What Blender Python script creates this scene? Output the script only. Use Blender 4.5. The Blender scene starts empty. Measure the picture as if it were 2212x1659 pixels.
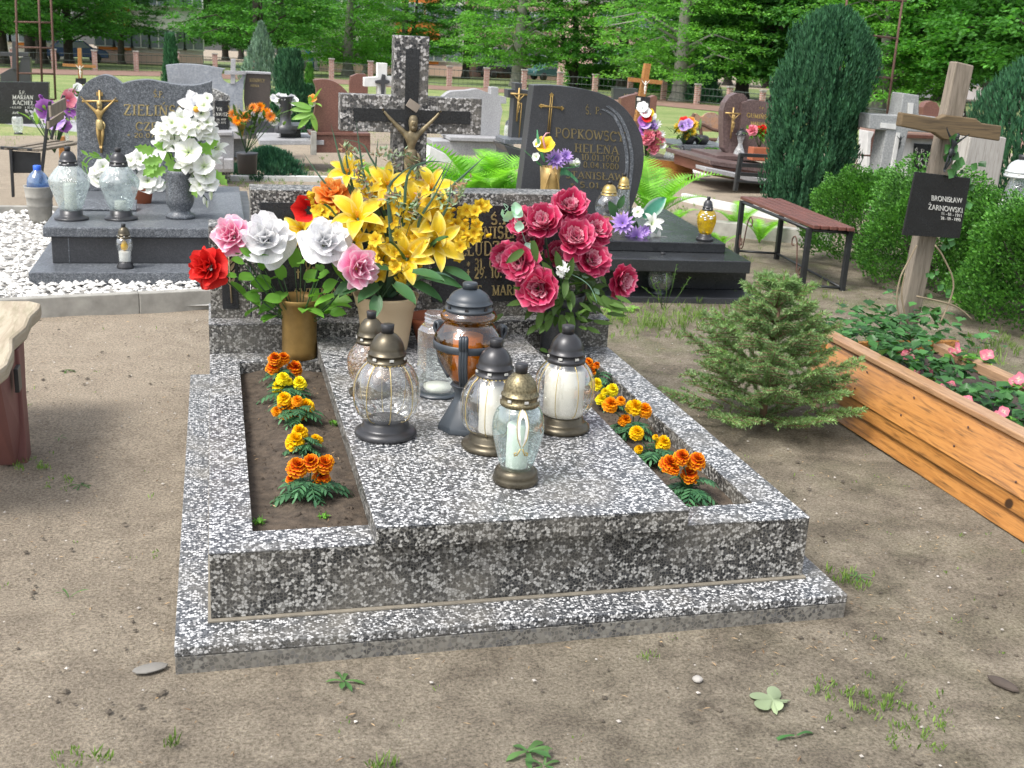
import bpy, math, random
import numpy as np
from mathutils import Vector, Matrix
from math import sin, cos, pi, radians
random.seed(7); rs = np.random.RandomState(7)
SC = bpy.context.scene; COL = SC.collection

# ------------------------------------------------------------------ camera
F = 2451.15; C = Vector((0.04, -2.602, 1.5))
_y, _p, _r = radians(15.04), radians(17.27), radians(3.06)
CF = Vector((sin(_y)*cos(_p), cos(_y)*cos(_p), -sin(_p))); _R = Vector((cos(_y), -sin(_y), 0)); _U = _R.cross(CF)
CR = cos(_r)*_R + sin(_r)*_U; CU = -sin(_r)*_R + cos(_r)*_U
cd = bpy.data.cameras.new('camera'); cam = bpy.data.objects.new('camera', cd); COL.objects.link(cam)
cam.matrix_world = Matrix(((CR.x, CU.x, -CF.x, C.x), (CR.y, CU.y, -CF.y, C.y), (CR.z, CU.z, -CF.z, C.z), (0, 0, 0, 1)))
cd.sensor_width = 36; cd.lens = F/2212*36; cd.clip_end = 900; cd.clip_start = .05
cd.dof.use_dof = True; cd.dof.focus_distance = 3.3; cd.dof.aperture_fstop = 13
SC.camera = cam
# ------------------------------------------------------------------ sky, sun, exposure
SUN_EL, SUN_AZ = radians(56), radians(-116)          # azimuth measured from +Y towards +X
w = bpy.data.worlds.new('World'); SC.world = w; w.use_nodes = True
nt = w.node_tree; bg = nt.nodes['Background']
sky = nt.nodes.new('ShaderNodeTexSky'); sky.sky_type = 'NISHITA'; sky.sun_disc = False
sky.sun_elevation = SUN_EL; sky.sun_rotation = SUN_AZ; sky.air_density = 1.0; sky.dust_density = 3.0
hs = nt.nodes.new('ShaderNodeHueSaturation'); hs.inputs['Saturation'].default_value = .38
nt.links.new(sky.outputs[0], hs.inputs['Color']); nt.links.new(hs.outputs[0], bg.inputs[0]); bg.inputs[1].default_value = .15
sl = bpy.data.lights.new('sun', 'SUN'); sl.energy = 1.6; sl.angle = radians(20); sl.color = (1, .96, .9)
so = bpy.data.objects.new('sun', sl); COL.objects.link(so)
sd = Vector((sin(SUN_AZ)*cos(SUN_EL), cos(SUN_AZ)*cos(SUN_EL), sin(SUN_EL)))
so.rotation_euler = sd.to_track_quat('Z', 'Y').to_euler(); so.location = (0, 0, 30)
SC.view_settings.view_transform = 'Standard'; SC.view_settings.look = 'None'; SC.view_settings.gamma = 1
SC.view_settings.exposure = 1.05
SC.cycles.max_bounces = 10; SC.cycles.transparent_max_bounces = 24

# ------------------------------------------------------------------ where things stand
def ray(x, y): return CF + CR*((x-1106)/F) - CU*((y-829.5)/F)
def at(x, y, z=0.0):
    d = ray(x, y); return C + d*((z-C.z)/d.z)
def PY(x, y, Y):
    d = ray(x, y); return C + d*((Y-C.y)/d.y)
def gz(Y): return 0.0 if Y < 4 else -0.026*(Y-4)
def G(x, y):
    z = 0.0
    for _ in range(60):
        d = ray(x, y); t = (z-C.z)/d.z
        Yw = C.y+d.y*t if t > 0 else 400
        z = .5*z+.5*gz(min(Yw, 400))
    return at(x, y, z)
def mpp(p): return (Vector(p)-C).dot(CF)/F
def rnd(a, b): return random.uniform(a, b)

# ------------------------------------------------------------------ objects
OFF = {}
def tag(o, label=None, cat=None, group=None, kind=None):
    if label: o['label'] = label
    if cat: o['category'] = cat
    if group: o['group'] = group
    if kind: o['kind'] = kind
    return o
def thing(name, label, cat, loc=(0, 0, 0), group=None, rz=0):
    o = bpy.data.objects.new(name, None); COL.objects.link(o); o.location = loc; o.rotation_euler.z = rz
    o.empty_display_size = .05; OFF[o] = Vector(loc)
    return tag(o, label, cat, group)
def copy_tree(o, parent=None):
    c = o.copy(); COL.objects.link(c); OFF[c] = OFF.get(o, Vector())
    if parent is not None: c.parent = parent
    for ch in [k for k in o.children]: copy_tree(ch, c)
    return c
def relabel(o, loc=None, label=None, rz=None, s=None):
    if loc is not None: o.location = loc
    if label: o['label'] = label
    if rz is not None: o.rotation_euler.z = rz
    if s is not None: o.scale = (s, s, s) if not hasattr(s, '__len__') else s
    return o

class MB:
    def __init__(s): s.v = []; s.f = []; s.uv = []; s.sm = []; s.np = []; s.cut = []
    def add(s, vs, fs, uv=None, smooth=False):
        n = len(s.v); s.cut.append((n, len(s.f))); s.v += [tuple(p) for p in vs]; s.uv += (uv if uv else [(.5, .5)]*len(vs))
        s.f += [tuple(i+n for i in f) for f in fs]; s.sm += [smooth]*len(fs); return s
    def box(s, x0, y0, z0, x1, y1, z1, M=None):
        vs = [(x, y, z) for z in (z0, z1) for y in (y0, y1) for x in (x0, x1)]
        fs = [(0, 2, 3, 1), (4, 5, 7, 6), (0, 1, 5, 4), (2, 6, 7, 3), (0, 4, 6, 2), (1, 3, 7, 5)]
        if M is not None: vs = [M @ Vector(p) for p in vs]
        return s.add(vs, fs)
    def lathe(s, prof, o=(0, 0, 0), seg=28, mod=None, M=None, smooth=True, cap=True):
        vs = []; fs = []; uv = []; n = len(prof)
        for i, (r, z) in enumerate(prof):
            for k in range(seg):
                a = 2*pi*k/seg; rr = r*(mod(a, z) if mod else 1)
                p = Vector((rr*cos(a), rr*sin(a), z)); p = (M @ p if M is not None else p)+Vector(o); vs.append(p); uv.append((k/seg, i/max(1, n-1)))
        for i in range(n-1):
            for k in range(seg): fs.append((i*seg+k, i*seg+(k+1) % seg, (i+1)*seg+(k+1) % seg, (i+1)*seg+k))
        if cap:
            if prof[0][0] > 1e-4: fs.append(tuple(range(seg-1, -1, -1)))
            if prof[-1][0] > 1e-4: fs.append(tuple((n-1)*seg+k for k in range(seg)))
        return s.add(vs, fs, uv, smooth)
    def tube(s, pts, rad, seg=6, smooth=True):
        pts = [Vector(p) for p in pts]; n = len(pts)
        if not hasattr(rad, '__len__'): rad = [rad]*n
        vs = []; fs = []; uv = []; prev = None
        for i, p in enumerate(pts):
            d = (pts[min(i+1, n-1)]-pts[max(i-1, 0)])
            if d.length < 1e-9: d = Vector((0, 0, 1))
            d.normalize(); a = prev if prev is not None else (Vector((1, 0, 0)) if abs(d.x) < .9 else Vector((0, 1, 0)))
            a = (a-d*a.dot(d)).normalized(); prev = a; b = d.cross(a)
            for k in range(seg):
                t = 2*pi*k/seg; vs.append(p+(a*cos(t)+b*sin(t))*rad[i]); uv.append((k/seg, i/(n-1) if n > 1 else 0))
        for i in range(n-1):
            for k in range(seg): fs.append((i*seg+k, i*seg+(k+1) % seg, (i+1)*seg+(k+1) % seg, (i+1)*seg+k))
        fs.append(tuple(range(seg-1, -1, -1))); fs.append(tuple((n-1)*seg+k for k in range(seg)))
        return s.add(vs, fs, uv, smooth)
    def prism(s, pts, d):
        """outline of world points pushed along vector d"""
        pts = [Vector(p) for p in pts]; n = len(pts); d = Vector(d)
        s.add(pts+[p+d for p in pts], [tuple(range(n))]+[tuple(range(2*n-1, n-1, -1))]+[(i, i+n, (i+1) % n+n, (i+1) % n) for i in range(n)]); return s
    def petal(s, M, L, W, curl=0., cup=0., nu=4, nv=3, shape=None, ruf=0., th0=0.):
        vs = []; fs = []; uv = []; y = z = 0.; ph = random.uniform(0, 6)
        for i in range(nu+1):
            u = i/nu; ang = th0+curl*u
            if i: y += cos(ang)*L/nu; z += sin(ang)*L/nu
            wd = W*.5*(shape(u) if shape else math.sqrt(max(0, 1-(2*max(u, .0)-1.05)**2/1.12)))
            for j in range(nv+1):
                v = 2*j/nv-1
                zz = z+cup*W*v*v*.5+ruf*W*sin(ph+v*5+u*3)*u
                vs.append(M @ Vector((v*wd, y-sin(ang)*0*v, zz))); uv.append((u, j/nv))
        for i in range(nu):
            for j in range(nv): a = i*(nv+1)+j; fs.append((a, a+1, a+nv+2, a+nv+1))
        return s.add(vs, fs, uv, True)
    def leaves(s, P, D, Nn, L, W, fold=0.25):
        """many leaves at once: P base points, D directions, Nn rough normals (numpy Nx3), L,W arrays; a 4-vertex folded blade"""
        P = np.asarray(P, float); D = np.asarray(D, float); Nn = np.asarray(Nn, float)
        D /= np.linalg.norm(D, axis=1)[:, None]+1e-9
        S = np.cross(D, Nn); S /= np.linalg.norm(S, axis=1)[:, None]+1e-9
        Nn = np.cross(S, D); L = np.broadcast_to(L, (len(P),))[:, None]; W = np.broadcast_to(W, (len(P),))[:, None]
        a = P; b = P+D*L*.5+S*W*.5+Nn*W*fold; c = P+D*L; d = P+D*L*.5-S*W*.5+Nn*W*fold
        s.np.append(np.stack([a, b, c, d], 1).reshape(-1, 3)); return s
    def build_each(s, name, mat, parent=None, **k):
        """one object for each piece that was added"""
        out = []
        for a, b, fa, fb in s.pieces():
            m = MB(); m.v = s.v[a:b]; m.uv = s.uv[a:b]; m.f = [tuple(i-a for i in f) for f in s.f[fa:fb]]; m.sm = s.sm[fa:fb]; out.append(m.build(name, mat, parent, **k))
        return out
    def pieces(s):
        q = s.cut+[(len(s.v), len(s.f))]; return [(q[i][0], q[i+1][0], q[i][1], q[i+1][1]) for i in range(len(q)-1)]
    def mesh(s, name, off=Vector()):
        me = bpy.data.meshes.new(name)
        base = np.array(s.v, float).reshape(-1, 3); nb = len(base); arrs = [base]+s.np
        V = np.concatenate(arrs) - np.array(off)
        ln = [len(f) for f in s.f]; idx = [i for f in s.f for i in f]
        nq = (len(V)-nb)//4
        loops = np.concatenate([np.array(idx, np.int32), np.arange(nb, nb+nq*4, dtype=np.int32)])
        tot = np.concatenate([np.array(ln, np.int32), np.full(nq, 4, np.int32)])
        st = np.concatenate([[0], np.cumsum(tot)[:-1]]).astype(np.int32) if len(tot) else np.zeros(0, np.int32)
        me.vertices.add(len(V)); me.vertices.foreach_set('co', V.astype(np.float32).ravel())
        me.loops.add(len(loops)); me.loops.foreach_set('vertex_index', loops)
        me.polygons.add(len(tot)); me.polygons.foreach_set('loop_start', st); me.polygons.foreach_set('loop_total', tot)
        me.polygons.foreach_set('use_smooth', np.array(s.sm+[False]*nq, bool))
        ul = me.uv_layers.new(name='UVMap')
        UVv = np.array(s.uv, float).reshape(-1, 2)
        q = np.tile(np.array([[0, .5], [.5, 1], [1, .5], [.5, 0]]), (nq, 1))
        UVa = np.concatenate([UVv, q]) if nq else UVv
        ul.data.foreach_set('uv', UVa[loops].astype(np.float32).ravel())
        me.update(calc_edges=True); me.validate(); return me
    def build(s, name, mat, parent=None, bevel=0., label=None, cat=None, group=None, kind=None):
        off = OFF.get(parent, Vector()) if parent is not None else Vector()
        me = s.mesh(name, off); o = bpy.data.objects.new(name, me); COL.objects.link(o); me.materials.append(mat)
        if parent is not None: o.parent = parent; OFF[o] = off
        if bevel > 0:
            m = o.modifiers.new('bevel', 'BEVEL'); m.width = bevel; m.segments = 2; m.limit_method = 'ANGLE'; m.angle_limit = radians(40)
            m.harden_normals = False
        return tag(o, label, cat, group, kind)
def setorigin(o, loc):
    """move a top-level mesh's origin to its base"""
    loc = Vector(loc); o.data.transform(Matrix.Translation(-loc)); o.location = loc; OFF[o] = loc; return o
def frame(pos, d, up=(0, 0, 1), roll=0.):
    """matrix whose +Y runs along d and +Z near up"""
    d = Vector(d).normalized(); up = Vector(up)
    x = d.cross(up)
    if x.length < 1e-4: x = d.cross(Vector((1, 0, .01)))
    x.normalize(); z = x.cross(d)
    M = Matrix(((x.x, d.x, z.x, pos[0]), (x.y, d.y, z.y, pos[1]), (x.z, d.z, z.z, pos[2]), (0, 0, 0, 1)))
    return M @ Matrix.Rotation(roll, 4, 'Y') if roll else M

# ------------------------------------------------------------------ materials
def nmat(name):
    m = bpy.data.materials.new(name); m.use_nodes = True; return m, m.node_tree, m.node_tree.nodes['Principled BSDF']
def nd(nt, t, ins=None, **kw):
    n = nt.nodes.new(t)
    for k, v in kw.items(): setattr(n, k, v)
    for k, v in (ins or {}).items(): n.inputs[k].default_value = v
    return n
def c4(c, f=1.): return (min(1, c[0]*f), min(1, c[1]*f), min(1, c[2]*f), 1)
def coords(nt, scale=1., rot=None, sc3=None):
    tc = nd(nt, 'ShaderNodeTexCoord'); mp = nd(nt, 'ShaderNodeMapping')
    mp.inputs['Scale'].default_value = sc3 if sc3 else (scale,)*3
    if rot: mp.inputs['Rotation'].default_value = rot
    nt.links.new(tc.outputs['Object'], mp.inputs[0]); return mp.outputs[0]
def ramp(nt, src, stops, interp='LINEAR'):
    r = nd(nt, 'ShaderNodeValToRGB'); r.color_ramp.interpolation = interp
    e = r.color_ramp.elements
    while len(e) < len(stops): e.new(.5)
    for i, (p, c) in enumerate(stops): e[i].position = p; e[i].color = c if len(c) == 4 else (*c, 1)
    nt.links.new(src, r.inputs[0]); return r.outputs[0]
def mixc(nt, fac, a, b, mode='MIX'):
    m = nd(nt, 'ShaderNodeMix', data_type='RGBA', blend_type=mode)
    for s_, v in ((0, fac), (6, a), (7, b)):
        if hasattr(v, 'is_linked') or isinstance(v, bpy.types.NodeSocket): nt.links.new(v, m.inputs[s_])
        else: m.inputs[s_].default_value = v
    return m.outputs[2]
def bump(nt, b, src, strength=.3, dist=.01):
    n = nd(nt, 'ShaderNodeBump', {'Strength': strength, 'Distance': dist}); nt.links.new(src, n.inputs['Height']); nt.links.new(n.outputs[0], b.inputs['Normal'])
def noise(nt, vec, scale, detail=4, rough=.55, dist=0):
    n = nd(nt, 'ShaderNodeTexNoise', {'Scale': scale, 'Detail': detail, 'Roughness': rough, 'Distortion': dist}); nt.links.new(vec, n.inputs[0]); return n.outputs[0]
_mc = {}
def M_plain(name, col, rough=.5, metal=0., var=.18, sc=12., bmp=0., bsc=80., spec=.5, coat=0.):
    if name in _mc: return _mc[name]
    m, nt, b = nmat(name); v = coords(nt)
    n1 = noise(nt, v, sc, 6, .6)
    nt.links.new(ramp(nt, n1, [(.3, c4(col, 1-var)), (.7, c4(col, 1+var))]), b.inputs['Base Color'])
    r_ = nd(nt, 'ShaderNodeMapRange', {'To Min': max(.02, rough-.08), 'To Max': min(1, rough+.1)}); nt.links.new(noise(nt, v, sc*2.3), r_.inputs[0]); nt.links.new(r_.outputs[0], b.inputs['Roughness'])
    b.inputs['Metallic'].default_value = metal; b.inputs['Specular IOR Level'].default_value = spec; b.inputs['Coat Weight'].default_value = coat
    if bmp: bump(nt, b, noise(nt, v, bsc, 5), bmp, .004)
    _mc[name] = m; return m
def M_granite(name, base, speck, light, sc=220., rough=.22, amt=.5, bias=.5):
    m, nt, b = nmat(name); v = coords(nt)
    n1 = noise(nt, v, sc, 3, .7); n2 = noise(nt, v, sc*.45, 3, .7)
    c1 = ramp(nt, n1, [(.38, c4(base)), (.5, c4(speck)), (.62, c4(light))])
    c2 = ramp(nt, n2, [(.4, c4(base)), (.55, c4(speck)), (.7, c4(light))])
    cc = mixc(nt, bias, c1, c2)
    cl = ramp(nt, noise(nt, v, 3., 4), [(.3, (.8, .8, .8)), (.7, (1.15, 1.15, 1.15))])
    nt.links.new(mixc(nt, 1., cc, cl, 'MULTIPLY'), b.inputs['Base Color'])
    rr = nd(nt, 'ShaderNodeMapRange', {'To Min': rough*.7, 'To Max': rough+.25}); nt.links.new(noise(nt, v, 6., 5), rr.inputs[0]); nt.links.new(rr.outputs[0], b.inputs['Roughness'])
    return m
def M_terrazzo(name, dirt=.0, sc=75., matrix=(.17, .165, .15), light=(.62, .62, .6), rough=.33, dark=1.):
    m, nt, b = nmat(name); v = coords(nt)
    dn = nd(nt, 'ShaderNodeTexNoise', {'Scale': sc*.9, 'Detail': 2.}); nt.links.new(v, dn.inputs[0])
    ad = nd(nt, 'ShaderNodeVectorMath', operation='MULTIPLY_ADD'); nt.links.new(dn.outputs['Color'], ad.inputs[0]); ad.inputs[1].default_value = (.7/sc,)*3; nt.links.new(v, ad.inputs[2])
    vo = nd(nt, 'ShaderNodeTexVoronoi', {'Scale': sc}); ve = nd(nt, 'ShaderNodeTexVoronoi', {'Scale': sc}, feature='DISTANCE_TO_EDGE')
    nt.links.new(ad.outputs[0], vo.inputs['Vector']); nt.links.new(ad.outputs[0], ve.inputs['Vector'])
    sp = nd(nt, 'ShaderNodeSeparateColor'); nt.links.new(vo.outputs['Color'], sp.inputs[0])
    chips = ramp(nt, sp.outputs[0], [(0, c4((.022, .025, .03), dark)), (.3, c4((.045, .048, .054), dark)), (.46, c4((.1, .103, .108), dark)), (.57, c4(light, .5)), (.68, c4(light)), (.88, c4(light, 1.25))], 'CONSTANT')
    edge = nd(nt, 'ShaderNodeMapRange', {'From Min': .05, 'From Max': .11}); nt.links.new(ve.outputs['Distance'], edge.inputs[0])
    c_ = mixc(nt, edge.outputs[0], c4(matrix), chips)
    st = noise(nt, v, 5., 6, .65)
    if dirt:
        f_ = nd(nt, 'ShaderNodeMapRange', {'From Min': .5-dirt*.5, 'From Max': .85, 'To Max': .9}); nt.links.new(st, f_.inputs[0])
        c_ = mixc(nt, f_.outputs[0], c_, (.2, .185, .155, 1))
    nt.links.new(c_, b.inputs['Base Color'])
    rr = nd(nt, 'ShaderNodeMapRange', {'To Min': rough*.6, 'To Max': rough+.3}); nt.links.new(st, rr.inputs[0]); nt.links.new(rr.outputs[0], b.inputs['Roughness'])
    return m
def M_leaf(name, c0, c1, trans=.45, rough=.5, island=True, spec=.35, sc=3.):
    m, nt, b = nmat(name)
    v = coords(nt); g = nd(nt, 'ShaderNodeNewGeometry')
    f = ramp(nt, g.outputs['Random Per Island'], [(0, c4(c0)), (.6, c4(c1)), (1, c4(c1, 1.35))]) if island else ramp(nt, noise(nt, v, sc*6), [(.3, c4(c0)), (.7, c4(c1))])
    n_ = ramp(nt, noise(nt, v, sc, 3), [(.35, (.72, .72, .72)), (.65, (1.2, 1.2, 1.1))])
    cc = mixc(nt, 1., f, n_, 'MULTIPLY'); nt.links.new(cc, b.inputs['Base Color'])
    b.inputs['Roughness'].default_value = rough; b.inputs['Specular IOR Level'].default_value = spec
    t = nd(nt, 'ShaderNodeBsdfTranslucent'); t2 = mixc(nt, 1., cc, (1.1, 1.25, .5, 1), 'MULTIPLY'); nt.links.new(t2, t.inputs[0])
    mx = nd(nt, 'ShaderNodeMixShader', {'Fac': trans}); nt.links.new(b.outputs[0], mx.inputs[1]); nt.links.new(t.outputs[0], mx.inputs[2])
    nt.links.new(mx.outputs[0], nt.nodes['Material Output'].inputs[0]); return m
def M_petal(name, stops, trans=.3, rough=.55, edge=None, streak=None):
    """stops run from the petal's root (0) to its tip (1); edge tints the two sides"""
    m, nt, b = nmat(name); uvn = nd(nt, 'ShaderNodeUVMap'); sp = nd(nt, 'ShaderNodeSeparateXYZ'); nt.links.new(uvn.outputs[0], sp.inputs[0])
    v = coords(nt); nz = noise(nt, v, 60., 3)
    ad = nd(nt, 'ShaderNodeMath', operation='MULTIPLY_ADD'); nt.links.new(nz, ad.inputs[0]); ad.inputs[1].default_value = .25; 
    s2 = nd(nt, 'ShaderNodeMath', operation='SUBTRACT'); nt.links.new(sp.outputs[0], s2.inputs[0]); s2.inputs[1].default_value = .12
    nt.links.new(s2.outputs[0], ad.inputs[2]); cc = ramp(nt, ad.outputs[0], [(p, c4(c)) for p, c in stops])
    if edge:
        e1 = nd(nt, 'ShaderNodeMath', operation='SUBTRACT'); nt.links.new(sp.outputs[1], e1.inputs[0]); e1.inputs[1].default_value = .5
        e2 = nd(nt, 'ShaderNodeMath', operation='ABSOLUTE'); nt.links.new(e1.outputs[0], e2.inputs[0])
        e3 = nd(nt, 'ShaderNodeMapRange', {'From Min': .28, 'From Max': .5, 'To Max': .8}); nt.links.new(e2.outputs[0], e3.inputs[0]); cc = mixc(nt, e3.outputs[0], cc, c4(edge))
    if streak:
        wv = noise(nt, nd_uv(nt, uvn, (1.5, 14, 1)), 3., 2); f_ = nd(nt, 'ShaderNodeMapRange', {'From Min': .52, 'From Max': .7, 'To Max': .55}); nt.links.new(wv, f_.inputs[0]); cc = mixc(nt, f_.outputs[0], cc, c4(streak))
    vn = ramp(nt, noise(nt, nd_uv(nt, uvn, (1.2, 22, 1)), 2.5, 4, .6), [(.35, (.82, .82, .82)), (.6, (1.06, 1.06, 1.06))]); cc = mixc(nt, 1., cc, vn, 'MULTIPLY')
    nt.links.new(cc, b.inputs['Base Color']); b.inputs['Roughness'].default_value = rough; b.inputs['Specular IOR Level'].default_value = .2
    bump(nt, b, noise(nt, nd_uv(nt, uvn, (1.5, 14, 1)), 3., 3), .35, .004)
    t = nd(nt, 'ShaderNodeBsdfTranslucent'); nt.links.new(cc, t.inputs[0])
    mx = nd(nt, 'ShaderNodeMixShader', {'Fac': trans}); nt.links.new(b.outputs[0], mx.inputs[1]); nt.links.new(t.outputs[0], mx.inputs[2])
    nt.links.new(mx.outputs[0], nt.nodes['Material Output'].inputs[0]); return m
def nd_uv(nt, uvn, sc):
    mp = nd(nt, 'ShaderNodeMapping', {'Scale': sc}); nt.links.new(uvn.outputs[0], mp.inputs[0]); return mp.outputs[0]
def M_glass(name, tint=(.9, .93, .92), frost=.06, refl=.55, crackle=0., streak=True, white=(.85, .87, .87)):
    """thin blown glass: clear, tinted, with rippled reflections and a trace of frost"""
    m, nt, b = nmat(name); nt.nodes.remove(b); v = coords(nt)
    tr = nd(nt, 'ShaderNodeBsdfTransparent', {'Color': c4(tint)}); gl = nd(nt, 'ShaderNodeBsdfGlossy', {'Roughness': .04, 'Color': (1, 1, 1, 1)})
    lw = nd(nt, 'ShaderNodeLayerWeight', {'Blend': .5}); bp = nd(nt, 'ShaderNodeBump', {'Strength': .45, 'Distance': .006})
    if crackle:
        vo = nd(nt, 'ShaderNodeTexVoronoi', {'Scale': crackle}, feature='DISTANCE_TO_EDGE'); nt.links.new(v, vo.inputs['Vector']); nt.links.new(vo.outputs['Distance'], bp.inputs['Height']); bp.inputs['Strength'].default_value = 1.
    else: nt.links.new(noise(nt, v, 28., 2, .5, .6), bp.inputs['Height'])
    nt.links.new(bp.outputs[0], gl.inputs['Normal']); nt.links.new(bp.outputs[0], lw.inputs['Normal'])
    mr = nd(nt, 'ShaderNodeMapRange', {'From Min': 0, 'From Max': 1, 'To Min': .07, 'To Max': refl}); nt.links.new(lw.outputs['Facing'], mr.inputs[0])
    m1 = nd(nt, 'ShaderNodeMixShader'); nt.links.new(mr.outputs[0], m1.inputs[0]); nt.links.new(tr.outputs[0], m1.inputs[1]); nt.links.new(gl.outputs[0], m1.inputs[2])
    df = nd(nt, 'ShaderNodeBsdfDiffuse', {'Color': c4(white)}); dt = nd(nt, 'ShaderNodeBsdfTranslucent', {'Color': c4(white)})
    m3 = nd(nt, 'ShaderNodeMixShader', {'Fac': .5}); nt.links.new(df.outputs[0], m3.inputs[1]); nt.links.new(dt.outputs[0], m3.inputs[2])
    fr = nd(nt, 'ShaderNodeMapRange', {'From Min': .35, 'From Max': .75, 'To Min': frost*.3, 'To Max': frost*1.7}); nt.links.new(noise(nt, v, 22., 5), fr.inputs[0])
    m2 = nd(nt, 'ShaderNodeMixShader'); nt.links.new(fr.outputs[0], m2.inputs[0]); nt.links.new(m1.outputs[0], m2.inputs[1]); nt.links.new(m3.outputs[0], m2.inputs[2])
    nt.links.new(m2.outputs[0], nt.nodes['Material Output'].inputs[0]); return m
def M_wood(name, c0, c1, dark, sc=(2, 30, 30), rough=.4, knots=True, coat=0., axis_rot=None):
    m, nt, b = nmat(name); v = coords(nt, sc3=sc)
    n1 = noise(nt, v, 1.0, 5, .6, 1.2); n2 = noise(nt, v, 3.2, 3, .6, .5)
    cc = ramp(nt, n1, [(.3, c4(c1)), (.5, c4(c0)), (.62, c4(c1)), (.75, c4(c0))])
    f_ = nd(nt, 'ShaderNodeMapRange', {'From Min': .5, 'From Max': .72, 'To Max': .75}); nt.links.new(n2, f_.inputs[0]); cc = mixc(nt, f_.outputs[0], cc, c4(dark))
    if knots:
        vo = nd(nt, 'ShaderNodeTexVoronoi', {'Scale': 1.}); nt.links.new(coords(nt, sc3=(3.2, 3.2, 3.6)), vo.inputs['Vector'])
        k_ = nd(nt, 'ShaderNodeMapRange', {'From Min': .05, 'From Max': .075, 'To Min': 1, 'To Max': 0}); nt.links.new(vo.outputs['Distance'], k_.inputs[0]); cc = mixc(nt, k_.outputs[0], cc, c4(dark, .7))
    nt.links.new(cc, b.inputs['Base Color']); b.inputs['Roughness'].default_value = rough; b.inputs['Coat Weight'].default_value = coat; b.inputs['Coat Roughness'].default_value = .25
    bump(nt, b, n2, .25, .003); return m
# ------------------------------------------------------------------ material set
TZ = M_terrazzo('terrazzo', .08, 145., (.13, .135, .14), (.6, .6, .6), .26); TZD = M_terrazzo('terrazzo_weathered', .4, 95., (.17, .16, .14), (.2, .195, .175), .6); TZE = M_terrazzo('terrazzo_shade_dirt', .12, 122., (.11, .106, .095), (.38, .375, .355), .42, .4)  # upright-face terrazzo is darkened in colour for shade and dirt; tops stay lighter
BLK = M_granite('black_granite', (.012, .013, .015), (.02, .022, .025), (.045, .047, .05), 260, .16)
BLK2 = M_granite('dark_granite', (.03, .032, .036), (.045, .047, .052), (.08, .083, .09), 260, .28)
GRY = M_granite('grey_granite', (.05, .056, .065), (.1, .11, .125), (.3, .32, .34), 150, .3)
LGR = M_granite('light_granite', (.24, .24, .25), (.36, .36, .37), (.5, .5, .5), 160, .45)
BLU = M_granite('blue_grey_marble', (.2, .22, .25), (.27, .29, .32), (.36, .38, .4), 40, .35)
BRN = M_granite('brown_granite', (.1, .045, .035), (.17, .075, .055), (.26, .13, .1), 120, .35)
BRP = M_granite('violet_brown_granite', (.07, .045, .042), (.12, .08, .075), (.2, .14, .13), 70, .35)
CON = M_plain('concrete', (.3, .29, .26), .85, var=.28, sc=9, bmp=.3, bsc=160)
CONR = M_plain('roughcast_concrete', (.3, .31, .31), .95, var=.3, sc=60, bmp=1., bsc=90)
CONW = M_plain('white_concrete', (.6, .6, .58), .8, var=.15, sc=8)
MORT = M_plain('mortar', (.2, .178, .14), .9, sc=25, bmp=.4)
GOLD = M_plain('gold_lettering', (.42, .33, .15), .45, .35, sc=30, var=.3); SILV = M_plain('silver_lettering', (.6, .6, .56), .5, .2)
BRASS = M_plain('antique_brass', (.1, .086, .06), .34, .7, .4, 14); DKM = M_plain('dark_bronze_plastic', (.045, .045, .048), .32, .35, .3, 10)
GPL = M_plain('slate_grey_plastic', (.035, .044, .054), .4, 0, .12, 8, spec=.6); BRZ = M_plain('bronze_vase_paint', (.3, .19, .06), .42, .45, .3, 7)
COR = M_plain('bronze_figure', (.2, .16, .09), .5, .35, .4, 40); CORW = M_plain('white_figure', (.7, .68, .62), .5); CORD = M_plain('black_iron_figure', (.02, .024, .026), .45, .3); CORG = M_plain('gold_figure', (.4, .27, .1), .4, .5)
CAND = M_plain('candle_wax', (.8, .77, .68), .6, var=.06); CANY = M_plain('yellow_flame_plastic', (.85, .5, .02), .4)
POTB = M_plain('beige_pot_plastic', (.56, .43, .27), .55, var=.06, sc=5); TERR = M_plain('terracotta_plastic', (.33, .1, .045), .6, var=.15); BLKP = M_plain('black_plastic', (.02, .02, .022), .4)
IRON = M_plain('black_painted_steel', (.022, .024, .026), .4, 0, .3); RUST = M_plain('rusty_steel', (.11, .06, .045), .8, .2, .35, 30)
SOIL = M_plain('bed_soil', (.072, .054, .038), .95, var=.5, sc=34, bmp=1., bsc=120)
GLS = M_glass('clear_glass', (.86, .87, .86), .018, .62); GLF = M_glass('frosted_glass', frost=.5, refl=.4); GLC = M_glass('crackle_glass', (.85, .92, .9), .12, .6, crackle=42.)
GLA = M_glass('amber_glass', (.62, .37, .035), .02, .3, white=(.45, .24, .02)); GLP = M_glass('pale_green_glass', (.8, .92, .9), .07, .6, white=(.7, .82, .8)); GLT = M_glass('rose_crackle_glass', (.85, .72, .6), .12, .6, crackle=55., white=(.6, .45, .35))
GLY = M_glass('yellow_glass', (.8, .62, .02), .55, .4, white=(.8, .6, .03)); BOTB = M_glass('blue_bottle_plastic', (.42, .6, .85), .25, .5, white=(.25, .42, .75))
GILT = M_plain('gilt_line', (.55, .43, .18), .35, .5); WHP = M_plain('white_paint', (.75, .75, .72), .5)
ORW = M_wood('orange_stained_wood', (.42, .19, .05), (.3, .125, .03), (.06, .028, .012), (22, 2.2, 30), .38, True, .3)
GRW = M_wood('weathered_wood', (.25, .21, .165), (.16, .135, .1), (.09, .075, .055), (25, 25, 2), .85, False)
BRW = M_wood('brown_stained_wood', (.16, .11, .055), (.11, .078, .042), (.05, .035, .02), (2, 25, 30), .7, False)
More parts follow.
